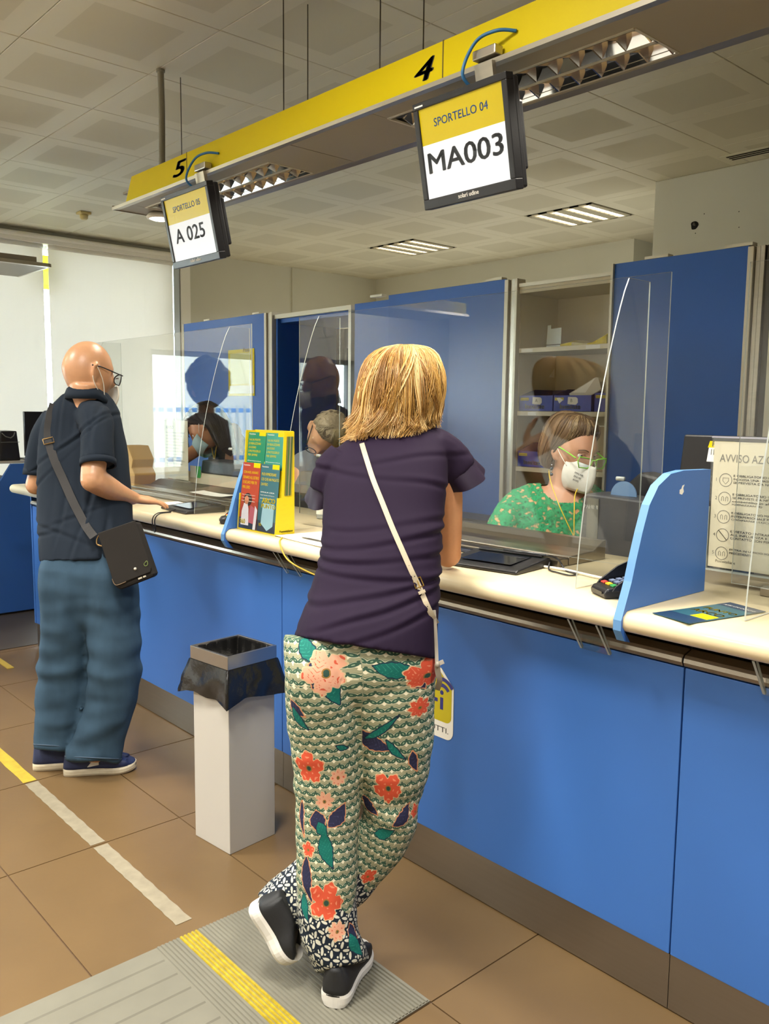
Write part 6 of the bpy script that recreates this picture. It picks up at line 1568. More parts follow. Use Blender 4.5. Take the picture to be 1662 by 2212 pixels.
bk = hit(bvh_top, 905, 1262, 0.007); bt = (hit(bvh_top, 911, 1277, 0.007) - bk).normalized(); bs_ = bt.cross((bk - CAM).normalized()).normalized()
q = [bk + bt * a_ + bs_ * b_ for a_, b_ in ((-0.016, -0.0105), (-0.016, 0.0105), (0.008, 0.0105), (0.008, -0.0105), (-0.016, -0.0105))]
G().tube(q, 0.0017, 6).build('buckle', mat('brass', 'a8863c', 0.3, 0.9), bag)
G().tube([bk - bt * 0.016, bk + bt * 0.01], 0.0013, 6).build('buckle_pin', MATS['brass'], bag)
ribbon([bk + bt * 0.022 - bs_ * 0.009, bk + bt * 0.022 + bs_ * 0.009], 0.008, 0.004, 'strap_keeper', M_STR, bag, 1)
for x, y in ((878, 1208), (884, 1222), (896, 1245), (916, 1293), (924, 1310)):
    p = hit(bvh_top, x, y, 0.0062); G().ball(p, 0.0014, 8, 5).build('strap_hole', M_DARK, bag)
lp = [at(938, 1318, 2.14), at(941, 1360, 2.135), at(943, 1400, 2.13), at(944, 1432, 2.12)]
ribbon(lp, 0.009, 0.003, 'strap_lower', mat('strap_grey', '8d8578', 0.5), bag)
kn = at(945, 1436, 2.115)
G().ball(kn, (0.007, 0.006, 0.008), 10, 8).build('strap_knot', MATS['strap_grey'], bag, True)
ribbon([kn, at(952, 1432, 2.115), at(959, 1429, 2.118)], 0.011, 0.002, 'strap_end', MATS['strap_grey'], bag)
ribbon([kn, at(946, 1450, 2.12), at(950, 1470, 2.13), at(945, 1490, 2.16)], 0.014, 0.003, 'strap_tail', MATS['strap_grey'], bag)
# ================================================================== bald man at window 5
ma = person('bald man in navy polo shirt and jeans standing at the counter', (-3.25, 1.33, 0))
g = G()
mhc = at(189, 804, 3.55)
mf = Vector((-0.02, 0.98, -0.20)); RM = frame(mf)
head(g, mhc, RM, 1.10, jaw=0.8)
g.tube(catmull([at(186, 830, 3.53), at(188, 862, 3.54), at(190, 900, 3.56)], 4), [0.066, 0.066, 0.065, 0.064, 0.064, 0.064, 0.066, 0.07, 0.075], 18)
sil(g, [(140, 905, 230, 905, 3.57, 0.11), (125, 980, 235, 980, 3.56, 0.15), (122, 1080, 240, 1080, 3.53, 0.16), (125, 1180, 245, 1180, 3.50, 0.16), (125, 1260, 255, 1260, 3.47, 0.15)], 22)
mS = at(212, 925, 3.43); mE = at(200, 1034, 3.365); mW = at(290, 1077, 3.585)
g.tube(catmull([at(195, 910, 3.53), mS, (mS + mE) / 2, mE], 6), [0.03] * 7 + [0.036, 0.038, 0.040, 0.042, 0.045, 0.047, 0.048, 0.048, 0.048, 0.048, 0.047, 0.047], 16)
g.ball(mE + Vector((0, 0, -0.006)), 0.047, 14, 10)
g.tube(catmull([mE, mE * 0.55 + mW * 0.45 + Vector((0.006, 0, -0.008)), mW], 7), [0.050, 0.051, 0.051, 0.051, 0.050, 0.048, 0.046, 0.044, 0.041, 0.038, 0.035, 0.032, 0.030, 0.029, 0.028], 16)
mT = at(366, 1086, 3.70)
hd = (mT - mW)
hand(g, mW, hd, Vector((0.15, -0.25, 1)), -1, (0.16, 0.14, 0.16, 0.22), 1.02, 0.05)
# left arm, bent forward
mS2, mE2 = at(108, 930, 3.58), at(78, 1040, 3.62)
mW2 = Vector((-3.95, 1.80, CT + 0.05))
mE2b = at(76, 1048, 3.62)
g.tube(catmull([at(130, 925, 3.59), mS2, (mS2 + mE2b) / 2, mE2b], 6), [0.036] * 6 + [0.043 - 0.0003 * k for k in range(13)], 14)
g.ball(mE2b, 0.040, 12, 8)
g.tube(catmull([mE2b, (mE2b + mW2) / 2, mW2], 6), [0.04 - 0.001 * k for k in range(13)], 14)
hand(g, mW2, Vector((-0.2, 0.8, -0.05)), Z, -1, (0.3, 0.3, 0.3, 0.3), 1.0)
hipa, hipb = at(140, 1290, 3.48), at(235, 1290, 3.45)
g.tube(catmull([hipa, at(135, 1450, 3.49), at(118, 1615, 3.52)], 6), [0.07 - 0.0025 * k for k in range(13)], 12)
g.tube(catmull([hipb, at(235, 1450, 3.46), at(200, 1640, 3.48)], 6), [0.07 - 0.0025 * k for k in range(13)], 12)
me = bake(g, 0.0055, 3)
mb_ = put(me, 'body', M_SKINM, ma)
# faint grey stubble of the short beard: thin mask straps, glasses
M_FRM = mat('glasses_dark', '1c1c22', 0.3); M_LENS = plexi('lens_glass', (0.9, 0.94, 0.97), 1.6)
gl = G()
def hp_(x, y, z): return mhc + RM @ (Vector((x, y, z)) * 1.10)
for sd in (-1, 1):
    gl.tube(catmull([hp_(sd * 0.080, -0.022, 0.020), hp_(sd * 0.080, 0.01, 0.022), hp_(sd * 0.074, 0.085, 0.012), hp_(sd * 0.068, 0.108, 0.010)], 5), 0.0028, 6)
    rim = [hp_(sd * (0.038 + 0.029 * math.cos(a)), 0.114 - 0.01 * abs(math.cos(a)), -0.004 + 0.021 * math.sin(a)) for a in (2 * math.pi * k / 20 for k in range(21))]
    gl.tube(rim, 0.0025, 6)
gl.tube([hp_(-0.01, 0.12, 0.004), hp_(0.01, 0.12, 0.004)], 0.0025, 6)
go = gl.build('glasses', M_FRM, ma, True)
for sd in (-1, 1):
    q = [hp_(sd * (0.038 + 0.028 * math.cos(a)), 0.1135 - 0.01 * abs(math.cos(a)), -0.004 + 0.020 * math.sin(a)) for a in (2 * math.pi * k / 16 for k in range(16))]
    G().rings([q, [p + RM @ Vector((0, 0.0012, 0)) for p in q]]).build('lens', M_LENS, go)
M_MASKW = mat('mask_white', 'd8d2c4', 0.8, bump=(200, 0.05))
g = G(); rs = []
for k in range(9):
    t = k / 8; z = -0.028 - 0.085 * t; row = []
    for i in range(17):
        a = math.pi * (0.27 + 0.46 * i / 16)
        bul = 1 + 0.12 * math.sin(math.pi * t)
        row.append(hp_(0.073 * math.cos(a) * (1 - 0.12 * t), (0.108 * math.sin(a) ** 0.7) * bul + 0.012, z))
    rs.append(row)
g.rings(rs, cap=False, closed=False)
mk = g.build('face_mask', M_MASKW, ma, True)
mo_ = mk.modifiers.new('thick', 'SOLIDIFY'); mo_.thickness = 0.002
for sd in (-1, 1):
    G().tube(catmull([hp_(sd * 0.080, -0.004, 0.022), hp_(sd * 0.082, 0.012, 0.0), hp_(sd * 0.078, 0.035, -0.040), hp_(sd * 0.066, 0.055, -0.10)], 5), 0.0018, 6).build('mask_strap', M_MASKW, mk, True)
    G().tube(catmull([hp_(sd * 0.084, -0.014, -0.018), hp_(sd * 0.080, 0.0, -0.045), hp_(sd * 0.070, 0.04, -0.085)], 5), 0.0018, 6).build('mask_strap', M_MASKW, mk, True)
# ---- jeans
g = G()
jl = [(92, 1195, 196, 1195, 3.469, 0.22), (92, 1260, 200, 1262, 3.474, 0.25), (92, 1330, 200, 1335, 3.480, 0.23), (90, 1400, 192, 1400, 3.485, 0.20), (86, 1460, 186, 1462, 3.496, 0.18), (82, 1530, 180, 1532, 3.507, 0.18), (79, 1585, 166, 1588, 3.518, 0.17), (78, 1618, 154, 1624, 3.524, 0.165)]
jr = [(180, 1200, 288, 1200, 3.458, 0.22), (182, 1265, 293, 1265, 3.458, 0.25), (186, 1330, 298, 1330, 3.463, 0.23), (192, 1395, 302, 1395, 3.466, 0.205), (190, 1450, 302, 1445, 3.471, 0.19), (184, 1510, 296, 1500, 3.480, 0.185), (168, 1575, 280, 1565, 3.490, 0.185), (150, 1620, 265, 1615, 3.502, 0.185), (143, 1640, 256, 1650, 3.502, 0.185)]
sil(g, jl, 36, 2.3); sil(g, jr, 36, 2.3)
sil(g, [(93, 1190, 288, 1190, 3.465, 0.24), (93, 1260, 293, 1262, 3.465, 0.26), (110, 1330, 282, 1330, 3.47, 0.2), (150, 1370, 250, 1370, 3.475, 0.1)], 36, 2.3)
me = bake(g, 0.0075, 4)
def jfold(p):
    z = p.z
    f = 0.014 * wob(p, (6, 6, 3.5), 2.2) + 0.008 * wob(p, (8, 8, 18), 7.7)
    f += 0.016 * wob(p, (6, 6, 20), 1.9) * max(0, (0.35 - z) / 0.3)
    f += 0.016 * max(0, 1 - abs(z - 0.72) / 0.16) * wob(p, (14, 14, 2.5), 4.0)
    f += 0.006 * max(0, 1 - abs(z - 0.45) / 0.12) * math.sin(z * 60 + 4 * wob(p, (5, 5, 2), 5))
    return f * min(1.0, max(0.0, (0.93 - z) / 0.10)) - 0.012 * min(1.0, max(0.0, (z - 0.86) / 0.06))
crease(me, jfold)
M_JEAN = mat('denim', '334859', 0.85, spec=0.15, vary=(7, 0.22, (1.5, 1.5, 0.6)), bump=(700, 0.12))
jo = put(me, 'jeans', M_JEAN, ma)
for rows in (jl, jr):
    r = srings([rows[-2], rows[-1]], 36, 2.3, 3)
    G().tube([p + (p - sum((Vector(q) for q in r[-2]), Vector()) / 36) * 0.02 for p in r[-2]] + [r[-2][0]], 0.003, 6).build('hem_seam', mat('denim_seam', '384a5c', 0.85), jo, True)
# ---- shoes
M_RUN = mat('runner_navy', '16234a', 0.6, bump=(400, 0.15), vary=(12, 0.1)); M_RSOLE = mat('runner_sole', 'c9bfa6', 0.6, vary=(30, 0.1))
a1 = at_z(137, 1672, 0.001); b1 = at_z(298, 1660, 0.001)
shoe(ma, a1, a1 + (b1 - a1).normalized() * 0.29, M_RUN, M_RSOLE, w=0.052, sole=0.030, hgt=0.072)
d_ = (b1 - a1).normalized(); s_ = d_.cross(Z)
for u0, u1, z0, z1 in ((0.10, 0.145, 0.040, 0.062), (0.155, 0.185, 0.066, 0.080)):
    p = a1 + d_ * u0 + s_ * 0.0475 + Z * z0; q = a1 + d_ * u1 + s_ * 0.046 + Z * z1
    G().prism([(0, 0), (u1 - u0, 0.006), (u1 - u0, z1 - z0), (0.014, (z1 - z0) * 0.75)], lambda u, v, k: a1 + d_ * (u0 + u) + s_ * (0.0455 + k - 0.3 * (z0 + v - 0.04)) + Z * (z0 + v), -0.01, 0.001).build('shoe_flash', M_WHITE, ma)
G().ball(a1 + d_ * 0.20 + Z * 0.098, (0.008, 0.008, 0.004), 10, 6).build('shoe_lace', mat('lace_red', 'c0442c', 0.6), ma)
a2 = at_z(71, 1660, 0.001)
shoe(ma, a2, a2 + d_ * 0.29, M_RUN, M_RSOLE, w=0.052, sole=0.030, hgt=0.072)
# ---- polo shirt
g = G()
ts = [(150, 838, 228, 850, 3.56, 0.12), (128, 862, 243, 868, 3.57, 0.16), (104, 890, 256, 892, 3.575, 0.20), (92, 930, 264, 930, 3.575, 0.22), (88, 985, 276, 985, 3.57, 0.24), (86, 1045, 281, 1045, 3.56, 0.25), (86, 1105, 283, 1105, 3.54, 0.27), (89, 1160, 285, 1160, 3.51, 0.28), (92, 1213, 288, 1205, 3.48, 0.28)]
sil(g, ts, 40, 2.4)
g.tube(catmull([at(190, 892, 3.52), at(208, 915, 3.46), at(211, 960, 3.41), at(212, 1000, 3.38)], 5), [0.060, 0.066, 0.070, 0.072, 0.072, 0.071, 0.070, 0.069, 0.068, 0.068, 0.067, 0.067, 0.066, 0.066, 0.066, 0.064], 20)
g.tube(catmull([at(120, 905, 3.58), at(98, 940, 3.60), at(88, 985, 3.61), at(82, 1020, 3.62)], 5), [0.056] * 16, 18)
me = bake(g, 0.006, 5)
def mfold(p):
    f = 0.009 * wob(p, (5, 5, 2.5), 6.6) + 0.004 * wob(p, (12, 12, 6), 3.3)
    lat = p.x * 0.667 + p.y * 0.745
    def valley(s, w, d): return -d * math.exp(-(s / w) ** 2) + 0.6 * d * math.exp(-((s - 1.6 * w) / (1.3 * w)) ** 2)
    n1 = wob(p, (4, 4, 3), 4.0)
    for k, (l0, sl) in enumerate(((-1.28, 0.10), (-1.235, -0.06), (-1.19, 0.12), (-1.14, -0.14), (-1.33, 0.04))):
        amp = max(0.0, 0.4 + 1.2 * wob(p, (3, 3, 4), 5.1 + k * 1.9))
        f += valley(lat - l0 - sl * (p.z - 1.2) + 0.03 * n1, 0.009, 0.008 * amp)
    for k, (z0, sl) in enumerate(((1.40, 0.7), (1.36, 0.9), (1.06, 0.3), (1.02, 0.2), (0.98, -0.3))):
        amp = max(0.0, 0.3 + 1.3 * wob(p, (4, 4, 3), 8.1 + k * 2.9))
        f += valley(p.z - z0 - sl * (lat + 1.22) + 0.02 * n1, 0.009, 0.008 * amp)
    return f
crease(me, mfold)
M_NVY = mat('navy_pique', '18212c', 0.85, spec=0.2, vary=(4, 0.08), bump=(1200, 0.12))
po = put(me, 'polo_shirt', M_NVY, ma)
# collar: a folded band standing round the neck
g = G(); rs = []
cc_ = at(189, 845, 3.55)
for k in range(41):
    a = 2 * math.pi * k / 40 * 0.94 + math.pi / 2 + 0.18
    dr_ = Vector((math.cos(a), math.sin(a), 0)); tilt_ = -0.020 * math.sin(a)
    b = cc_ + Vector((0, 0, -0.02 - 0.035 * max(0, math.sin(a))))
    rs.append([b + dr_ * 0.066 + Z * 0.034, b + dr_ * 0.074 + Z * 0.038, b + dr_ * 0.090 + Z * 0.010, b + dr_ * 0.094 - Z * 0.012, b + dr_ * 0.084 - Z * 0.010])
g.rings(rs); g.build('collar', M_NVY, po, True)
for c0, c1, r in ((at(212, 997, 3.382), at(212, 1006, 3.378), 0.069), (at(82, 1018, 3.62), at(81, 1028, 3.62), 0.058)):
    ax = (c1 - c0).normalized(); u_ = ax.orthogonal().normalized(); v_ = ax.cross(u_)
    G().rings([[c + (u_ * math.cos(t) + v_ * math.sin(t)) * rad for t in (2 * math.pi * i / 28 for i in range(28))] for c, rad in ((c0 - ax * 0.008, r - 0.002), (c0 - ax * 0.008, r + 0.001), (c1, r + 0.001), (c1, r - 0.006))], cap=False).build('sleeve_band', M_NVY, po, True)
# ---- messenger bag
mbag = thing('messenger_bag', 'black messenger bag with crocodile mark at the hip of the bald man', 'bag', at(270, 1200, 3.28))
FL = [(212, 1154), (293, 1126), (330, 1234), (248, 1266)]
BD = 3.28
quadp = [at(x, y, BD) for x, y in FL]
n_ = (quadp[1] - quadp[0]).cross(quadp[3] - quadp[0]).normalized()
if n_.dot(ray(270, 1200)) > 0: n_ = -n_
M_CAN = mat('bag_canvas', '262320', 0.75, spec=0.2, bump=(900, 0.1), vary=(6, 0.06))
def pan(u, v, d):
    a, b, c, e = quadp
    return (a * (1 - u) + b * u) * (1 - v) + (e * (1 - u) + c * u) * v + n_ * d
G().prism([(-0.02, 0.0), (1.0, 0.0), (1.0, 1.05), (0.97, 1.10), (0.06, 1.10), (-0.02, 1.0)], pan, -0.075, -0.006).build('bag_body', M_CAN, mbag, bevel=0.012)
G().prism([(0, -0.02), (1, -0.02), (1.0, 0.93), (0.94, 1.0), (0.06, 1.0), (0.0, 0.93)], pan, -0.004, 0.003).build('bag_flap', M_CAN, mbag, bevel=0.003)
G().tube(catmull([pan(0.0, 0.86, 0.003), pan(0.01, 0.95, 0.003), pan(0.07, 1.0, 0.003), pan(0.3, 1.0, 0.003)], 5), 0.0016, 6).build('flap_piping', mat('piping_tan', '6d5a44', 0.6), mbag)
G().ball(pan(0.62, 0.84, 0.004), (0.006, 0.006, 0.006), 12, 8).build('snap_button', M_ALUL, mbag, True)
G().tube(catmull([pan(0.90, 0.79, 0.004), pan(0.86, 0.82, 0.004), pan(0.88, 0.86, 0.004), pan(0.94, 0.85, 0.004), pan(0.96, 0.79, 0.004), pan(0.93, 0.78, 0.004), pan(0.91, 0.80, 0.004)], 5), 0.0014, 6).build('crocodile_mark', mat('croc_green', '6f7f46', 0.5), mbag)
G().prism([(0.60, 1.02), (0.70, 1.02), (0.70, 1.05), (0.60, 1.05)], pan, -0.012, -0.001).build('zip_pull', M_ALUL, mbag)
G().prism([(0.73, 1.02), (0.80, 1.02), (0.80, 1.05), (0.73, 1.05)], pan, -0.012, -0.001).build('zip_pull', M_ALUL, mbag)
rg = pan(-0.04, 0.03, -0.03)
G().tube(catmull([pan(-0.03, 0.0, -0.03), pan(-0.12, 0.06, -0.03), pan(-0.16, 0.16, -0.03), pan(-0.05, 0.22, -0.03)], 5), 0.0032, 8).build('strap_ring', mat('bag_brass', 'b09060', 0.3, 0.9), mbag, True)
bvh_p = BVHTree.FromPolygons([Vector(v.co) + ORG[ma.name] for v in po.data.vertices], [tuple(p.vertices) for p in po.data.polygons])
path = [(116, 872), (108, 900), (104, 930), (106, 955), (118, 995), (136, 1035), (156, 1080), (174, 1115), (188, 1140), (202, 1160)]
pts = [hit(bvh_p, x, y, 0.007) for x, y in path]; pts = [p for p in pts if p is not None]
ribbon(pts[:-1] + [at(203, 1160, 3.30)], 0.033, 0.003, 'strap', mat('strap_black', '232120', 0.7, bump=(600, 0.1)), mbag)
bk = hit(bvh_p, 105, 952, 0.012); t_ = (hit(bvh_p, 112, 975, 0.012) - bk).normalized(); s_ = t_.cross((bk - CAM).normalized()).normalized()
G().tube([bk + t_ * a + s_ * b for a, b in ((-0.012, -0.02), (-0.012, 0.02), (0.012, 0.02), (0.012, -0.02), (-0.012, -0.02))], 0.0028, 6).build('strap_buckle', MATS['bag_brass'], mbag)
# ================================================================== clerk in green lace
cg = person('seated clerk in green lace top with white mask and green glasses', (-1.9, 2.75, 0.0))
g = G()
D0 = 3.28
c_h = at(1238, 975, D0)
cf = Vector((0.92, -0.22, -0.24)); RC = frame(cf, (0.06, 0.05, 1))
head(g, c_h, RC, 1.05, nose=0.9)
g.tube(catmull([at(1226, 1000, D0 + 0.02), at(1218, 1040, D0 + 0.03), at(1214, 1075, D0 + 0.04)], 4), [0.056, 0.055, 0.054, 0.054, 0.055, 0.057, 0.06, 0.066, 0.075], 16)
sil(g, [(1160, 1050, 1268, 1050, D0 + 0.05, 0.12), (1120, 1075, 1300, 1075, D0 + 0.05, 0.17), (1110, 1120, 1305, 1120, D0 + 0.04, 0.19), (1120, 1220, 1300, 1220, D0 + 0.03, 0.2), (1120, 1330, 1300, 1330, D0 + 0.02, 0.2)], 24)
for a_, b_, c__ in (((1130, 1078), (1085, 1150), (1110, 1215)), ((1295, 1078), (1322, 1140), (1290, 1205))):
    g.tube(catmull([at(*a_, D0 + 0.05), at(*b_, D0 - 0.02), at(*c__, D0 - 0.09)], 5), [0.045 - 0.0012 * k for k in range(11)], 12)
for px in (1110, 1290): hand(g, at(px, 1218, D0 - 0.10), Vector((0.6 if px < 1200 else -0.5, -0.3, -0.2)), Z, 1 if px < 1200 else -1, (0.3, 0.35, 0.35, 0.4), 0.9)
me = bake(g, 0.0055, 3); put(me, 'body', M_SKINF, cg)
def hpc(x, y, z): return c_h + RC @ (Vector((x, y, z)) * 1.05)
# eyes, brows
for sd in (-1, 1):
    e = G().ball(hpc(sd * 0.031, 0.0715, 0.006), 0.0118, 14, 10).build('eye', mat('eye_white', 'd8d4cc', 0.3), cg, True)
    G().ball(hpc(sd * 0.031, 0.0805, 0.006), (0.0048, 0.0048, 0.0048), 12, 8).build('iris', mat('iris_brown', '3a2a1e', 0.2), e, True)
    G().tube(catmull([hpc(sd * 0.016, 0.098, 0.026), hpc(sd * 0.032, 0.094, 0.031), hpc(sd * 0.050, 0.080, 0.026)], 4), 0.0022, 6).build('eyebrow', mat('brow_brown', '5c4632', 0.7), cg, True)
    G().tube(catmull([hpc(sd * 0.020, 0.088, 0.011), hpc(sd * 0.031, 0.0915, 0.016), hpc(sd * 0.044, 0.083, 0.011)], 4), 0.0016, 6).build('eyelid', M_SKINF, cg, True)
# white folded respirator mask
g = G(); rs = []
for k in range(11):
    t = k / 10; z = -0.019 - 0.102 * t; row = []
    ext = 0.068 * math.sin(math.pi * (0.25 + 0.62 * t)) ** 0.6
    for i in range(15):
        s_ = -1 + 2 * i / 14
        y = 0.090 + 0.055 * (1 - abs(s_)) ** 0.85 * (0.45 + 0.55 * math.sin(math.pi * (0.2 + 0.6 * t))) - 0.045 * abs(s_) ** 2
        row.append(hpc(s_ * ext, y, z + 0.012 * abs(s_) * (0.5 - t)))
    rs.append(row)
g.rings(rs, cap=False, closed=False)
mk = g.build('respirator_mask', mat('respirator_white', 'd9d7cf', 0.75, bump=(150, 0.05)), cg, True)
q = mk.modifiers.new('thick', 'SOLIDIFY'); q.thickness = 0.002
for sd in (-1, 1):
    G().tube(catmull([hpc(sd * 0.062, 0.055, -0.040), hpc(sd * 0.076, 0.02, -0.006), hpc(sd * 0.080, -0.005, 0.018)], 5), 0.0014, 6).build('mask_strap', M_WHITE, mk, True)
for k, s in enumerate(('FFP2 NR', 'EN149', 'KN95')):
    text(s, 'mask_print', M_INK, mk, hpc(0.050, 0.0915, -0.056 - 0.013 * k), RC @ Vector((-0.57, 0.82, -0.12)), RC @ Vector((-0.06, 0.08, 1)), width=0.034 - 0.006 * k, bold=0.02)
# green glasses
gl = G()
for sd in (-1, 1):
    gl.tube(catmull([hpc(sd * 0.078, -0.01, 0.016), hpc(sd * 0.076, 0.04, 0.012), hpc(sd * 0.070, 0.100, 0.002)], 5), 0.0026, 6)
    rim = [(0.010, 0.006), (0.062, 0.010), (0.066, -0.004), (0.056, -0.028), (0.022, -0.028), (0.012, -0.014), (0.010, 0.006)]
    gl.tube([hpc(sd * x, 0.122 - 0.20 * x, z) for x, z in rim], 0.0022, 6)
gl.tube([hpc(-0.010, 0.121, 0.002), hpc(0.010, 0.121, 0.002)], 0.0024, 6)
go = gl.build('green_glasses', mat('glasses_green', '7fc83a', 0.3), cg, True)
for sd in (-1, 1):
    qd = [hpc(sd * x, 0.1215 - 0.20 * x, z) for x, z in ((0.012, 0.004), (0.060, 0.008), (0.064, -0.004), (0.055, -0.026), (0.023, -0.026), (0.014, -0.014))]
    G().rings([qd, [p + RC @ Vector((0, 0.001, 0)) for p in qd]]).build('lens', M_LENS, go)
# lace top
g = G()
sil(g, [(1140, 1044, 1284, 1047, D0 + 0.06, 0.13), (1108, 1062, 1308, 1066, D0 + 0.06, 0.18), (1085, 1090, 1322, 1092, D0 + 0.055, 0.22), (1078, 1130, 1325, 1130, D0 + 0.05, 0.24), (1095, 1190, 1318, 1190, D0 + 0.04, 0.25), (1105, 1270, 1312, 1270, D0 + 0.03, 0.25), (1105, 1340, 1312, 1340, D0 + 0.02, 0.25)], 40, 2.4)
g.tube(catmull([at(1135, 1080, D0 + 0.05), at(1098, 1120, D0 + 0.01), at(1078, 1165, D0 - 0.03), at(1085, 1200, D0 - 0.06)], 5), [0.062, 0.064, 0.066, 0.066, 0.066, 0.065, 0.064, 0.063, 0.062, 0.061, 0.060, 0.059, 0.057, 0.056, 0.055, 0.054], 20)
g.tube(catmull([at(1290, 1080, D0 + 0.05), at(1318, 1125, D0 + 0.02), at(1322, 1170, D0 - 0.03), at(1305, 1200, D0 - 0.06)], 5), [0.058] * 16, 20)
me = bake(g, 0.006, 4)
# boat neckline: open the cloth around the throat
bm = bmesh.new(); bm.from_mesh(me)
nk = at(1222, 1052, D0 - 0.03)
for v in [v for v in bm.verts if ((v.co - nk).dot(_r) / 0.082) ** 2 + ((v.co - nk).z / 0.056) ** 2 < 1 and (v.co - nk).dot(_f) < 0.12]: bm.verts.remove(v)
bm.to_mesh(me); bm.free()
crease(me, lambda p: 0.004 * wob(p, (9, 9, 6), 2.4) + 0.003 * wob(p, (16, 16, 12), 6.4) + 0.0025 * wob(p, (60, 60, 60), 1.0))
ml = bpy.data.materials.new('green_lace'); ml.use_nodes = True; nt = ml.node_tree; b = nt.nodes['Principled BSDF']
tc = nt.nodes.new('ShaderNodeTexCoord')
vo = nt.nodes.new('ShaderNodeTexVoronoi'); vo.inputs['Scale'].default_value = 70; vo.feature = 'SMOOTH_F1'
no = nt.nodes.new('ShaderNodeTexNoise'); no.inputs['Scale'].default_value = 42; no.inputs['Detail'].default_value = 6
nt.links.new(tc.outputs['Object'], vo.inputs['Vector']); nt.links.new(tc.outputs['Object'], no.inputs['Vector'])
ad = nt.nodes.new('ShaderNodeMath'); ad.operation = 'MULTIPLY_ADD'; ad.inputs[1].default_value = 0.55
nt.links.new(vo.outputs['Distance'], ad.inputs[0]); nt.links.new(no.outputs['Fac'], ad.inputs[2])
rp = nt.nodes.new('ShaderNodeValToRGB')
els = rp.color_ramp.elements
els[0].position = 0.52; els[0].color = (*lin('0b5a3a'), 1); els[1].position = 0.66; els[1].color = (*lin('178a58'), 1)
e = els.new(0.83); e.color = (*lin('127048'), 1); e = els.new(0.875); e.color = (*lin('6a7a50'), 1); e = els.new(0.95); e.color = (*lin('b58a62'), 1)
nt.links.new(ad.outputs[0], rp.inputs[0]); nt.links.new(rp.outputs[0], b.inputs['Base Color'])
bp = nt.nodes.new('ShaderNodeBump'); bp.inputs['Strength'].default_value = 0.6; bp.inputs['Distance'].default_value = 0.004; bp.invert = True
nt.links.new(ad.outputs[0], bp.inputs['Height']); nt.links.new(bp.outputs[0], b.inputs['Normal']); b.inputs['Roughness'].default_value = 0.8
put(me, 'lace_top', ml, cg)
# hair: chin-length bob
M_HB = [mat('hair_ash_%d' % k, cc, 0.45) for k, cc in enumerate(('5e4a34', '7a6246', '95805e', '46362a'))]
def hair_volume(H, rows, nseg=36):
    """rows: height, half width, back extent, front extent, centre shift forward (head units)"""
    rs = []
    for z, w, bk_, fr, sh in resample(rows, 3):
        row = []
        for i in range(nseg):
            a = 2 * math.pi * i / nseg; y = math.sin(a)
            row.append(H(w * math.cos(a), sh + (fr if y > 0 else bk_) * y, z))
        rs.append(row)
    return rs
rr = hair_volume(hpc, [(0.136, 0.02, 0.03, 0.03, -0.015), (0.128, 0.055, 0.075, 0.055, -0.015), (0.105, 0.078, 0.105, 0.075, -0.015), (0.07, 0.090, 0.117, 0.078, -0.018), (0.03, 0.096, 0.118, 0.052, -0.022), (-0.01, 0.099, 0.112, 0.030, -0.026), (-0.05, 0.097, 0.098, 0.020, -0.028), (-0.078, 0.086, 0.080, 0.012, -0.026)])
core = G().rings(rr); mh = bake(core, 0.006, 2); ho_ = put(mh, 'hair', M_HB[0], cg)
hk = join(strands(rr, 1100, M_HB, cg, 'hair', (0.0, 0.25), (0.8, 1.0), 0.0012, 0.005, -0.004, 0.5, 21, 10)).build('hair_locks', M_HB, ho_, True); hk['kind'] = 'stuff'
# earring, lanyard
for sd in (-1, 1):
    er = thing('earring', 'dark bead drop earring on the ' + ('right' if sd > 0 else 'left') + ' ear of the clerk in green', 'earring', hpc(sd * 0.078, 0.0, -0.06))
    for k, (dz, r) in enumerate(((0.0, 0.0035), (-0.014, 0.0065), (-0.024, 0.003), (-0.036, 0.0065))):
        G().ball(hpc(sd * 0.082, 0.0, -0.055) + Z * dz, r, 10, 8).build('bead', mat('bead_dark' if k % 2 else 'bead_silver', '23303c' if k % 2 else 'b8b8c0', 0.2, 0.0 if k % 2 else 0.9), er, True)
ly = thing('lanyard', 'thin yellow lanyard around the neck of the clerk in green', 'lanyard', at(1241, 1158, D0 - 0.13))
G().tube(catmull([at(1186, 1015, D0 + 0.02), at(1190, 1040, D0 - 0.06), at(1206, 1085, D0 - 0.115), at(1226, 1130, D0 - 0.125), at(1240, 1158, D0 - 0.13)], 6), 0.0022, 6).build('cord', mat('lanyard_yellow', 'c8a82c', 0.5), ly, True)
G().tube(catmull([at(1262, 1040, D0 + 0.02), at(1244, 1065, D0 - 0.09), at(1241, 1110, D0 - 0.125), at(1241, 1158, D0 - 0.13)], 6), 0.0022, 6).build('cord', MATS['lanyard_yellow'], ly, True)
G().ball(at(1241, 1160, D0 - 0.13), 0.006, 10, 8).build('clasp', M_BLACK, ly, True)
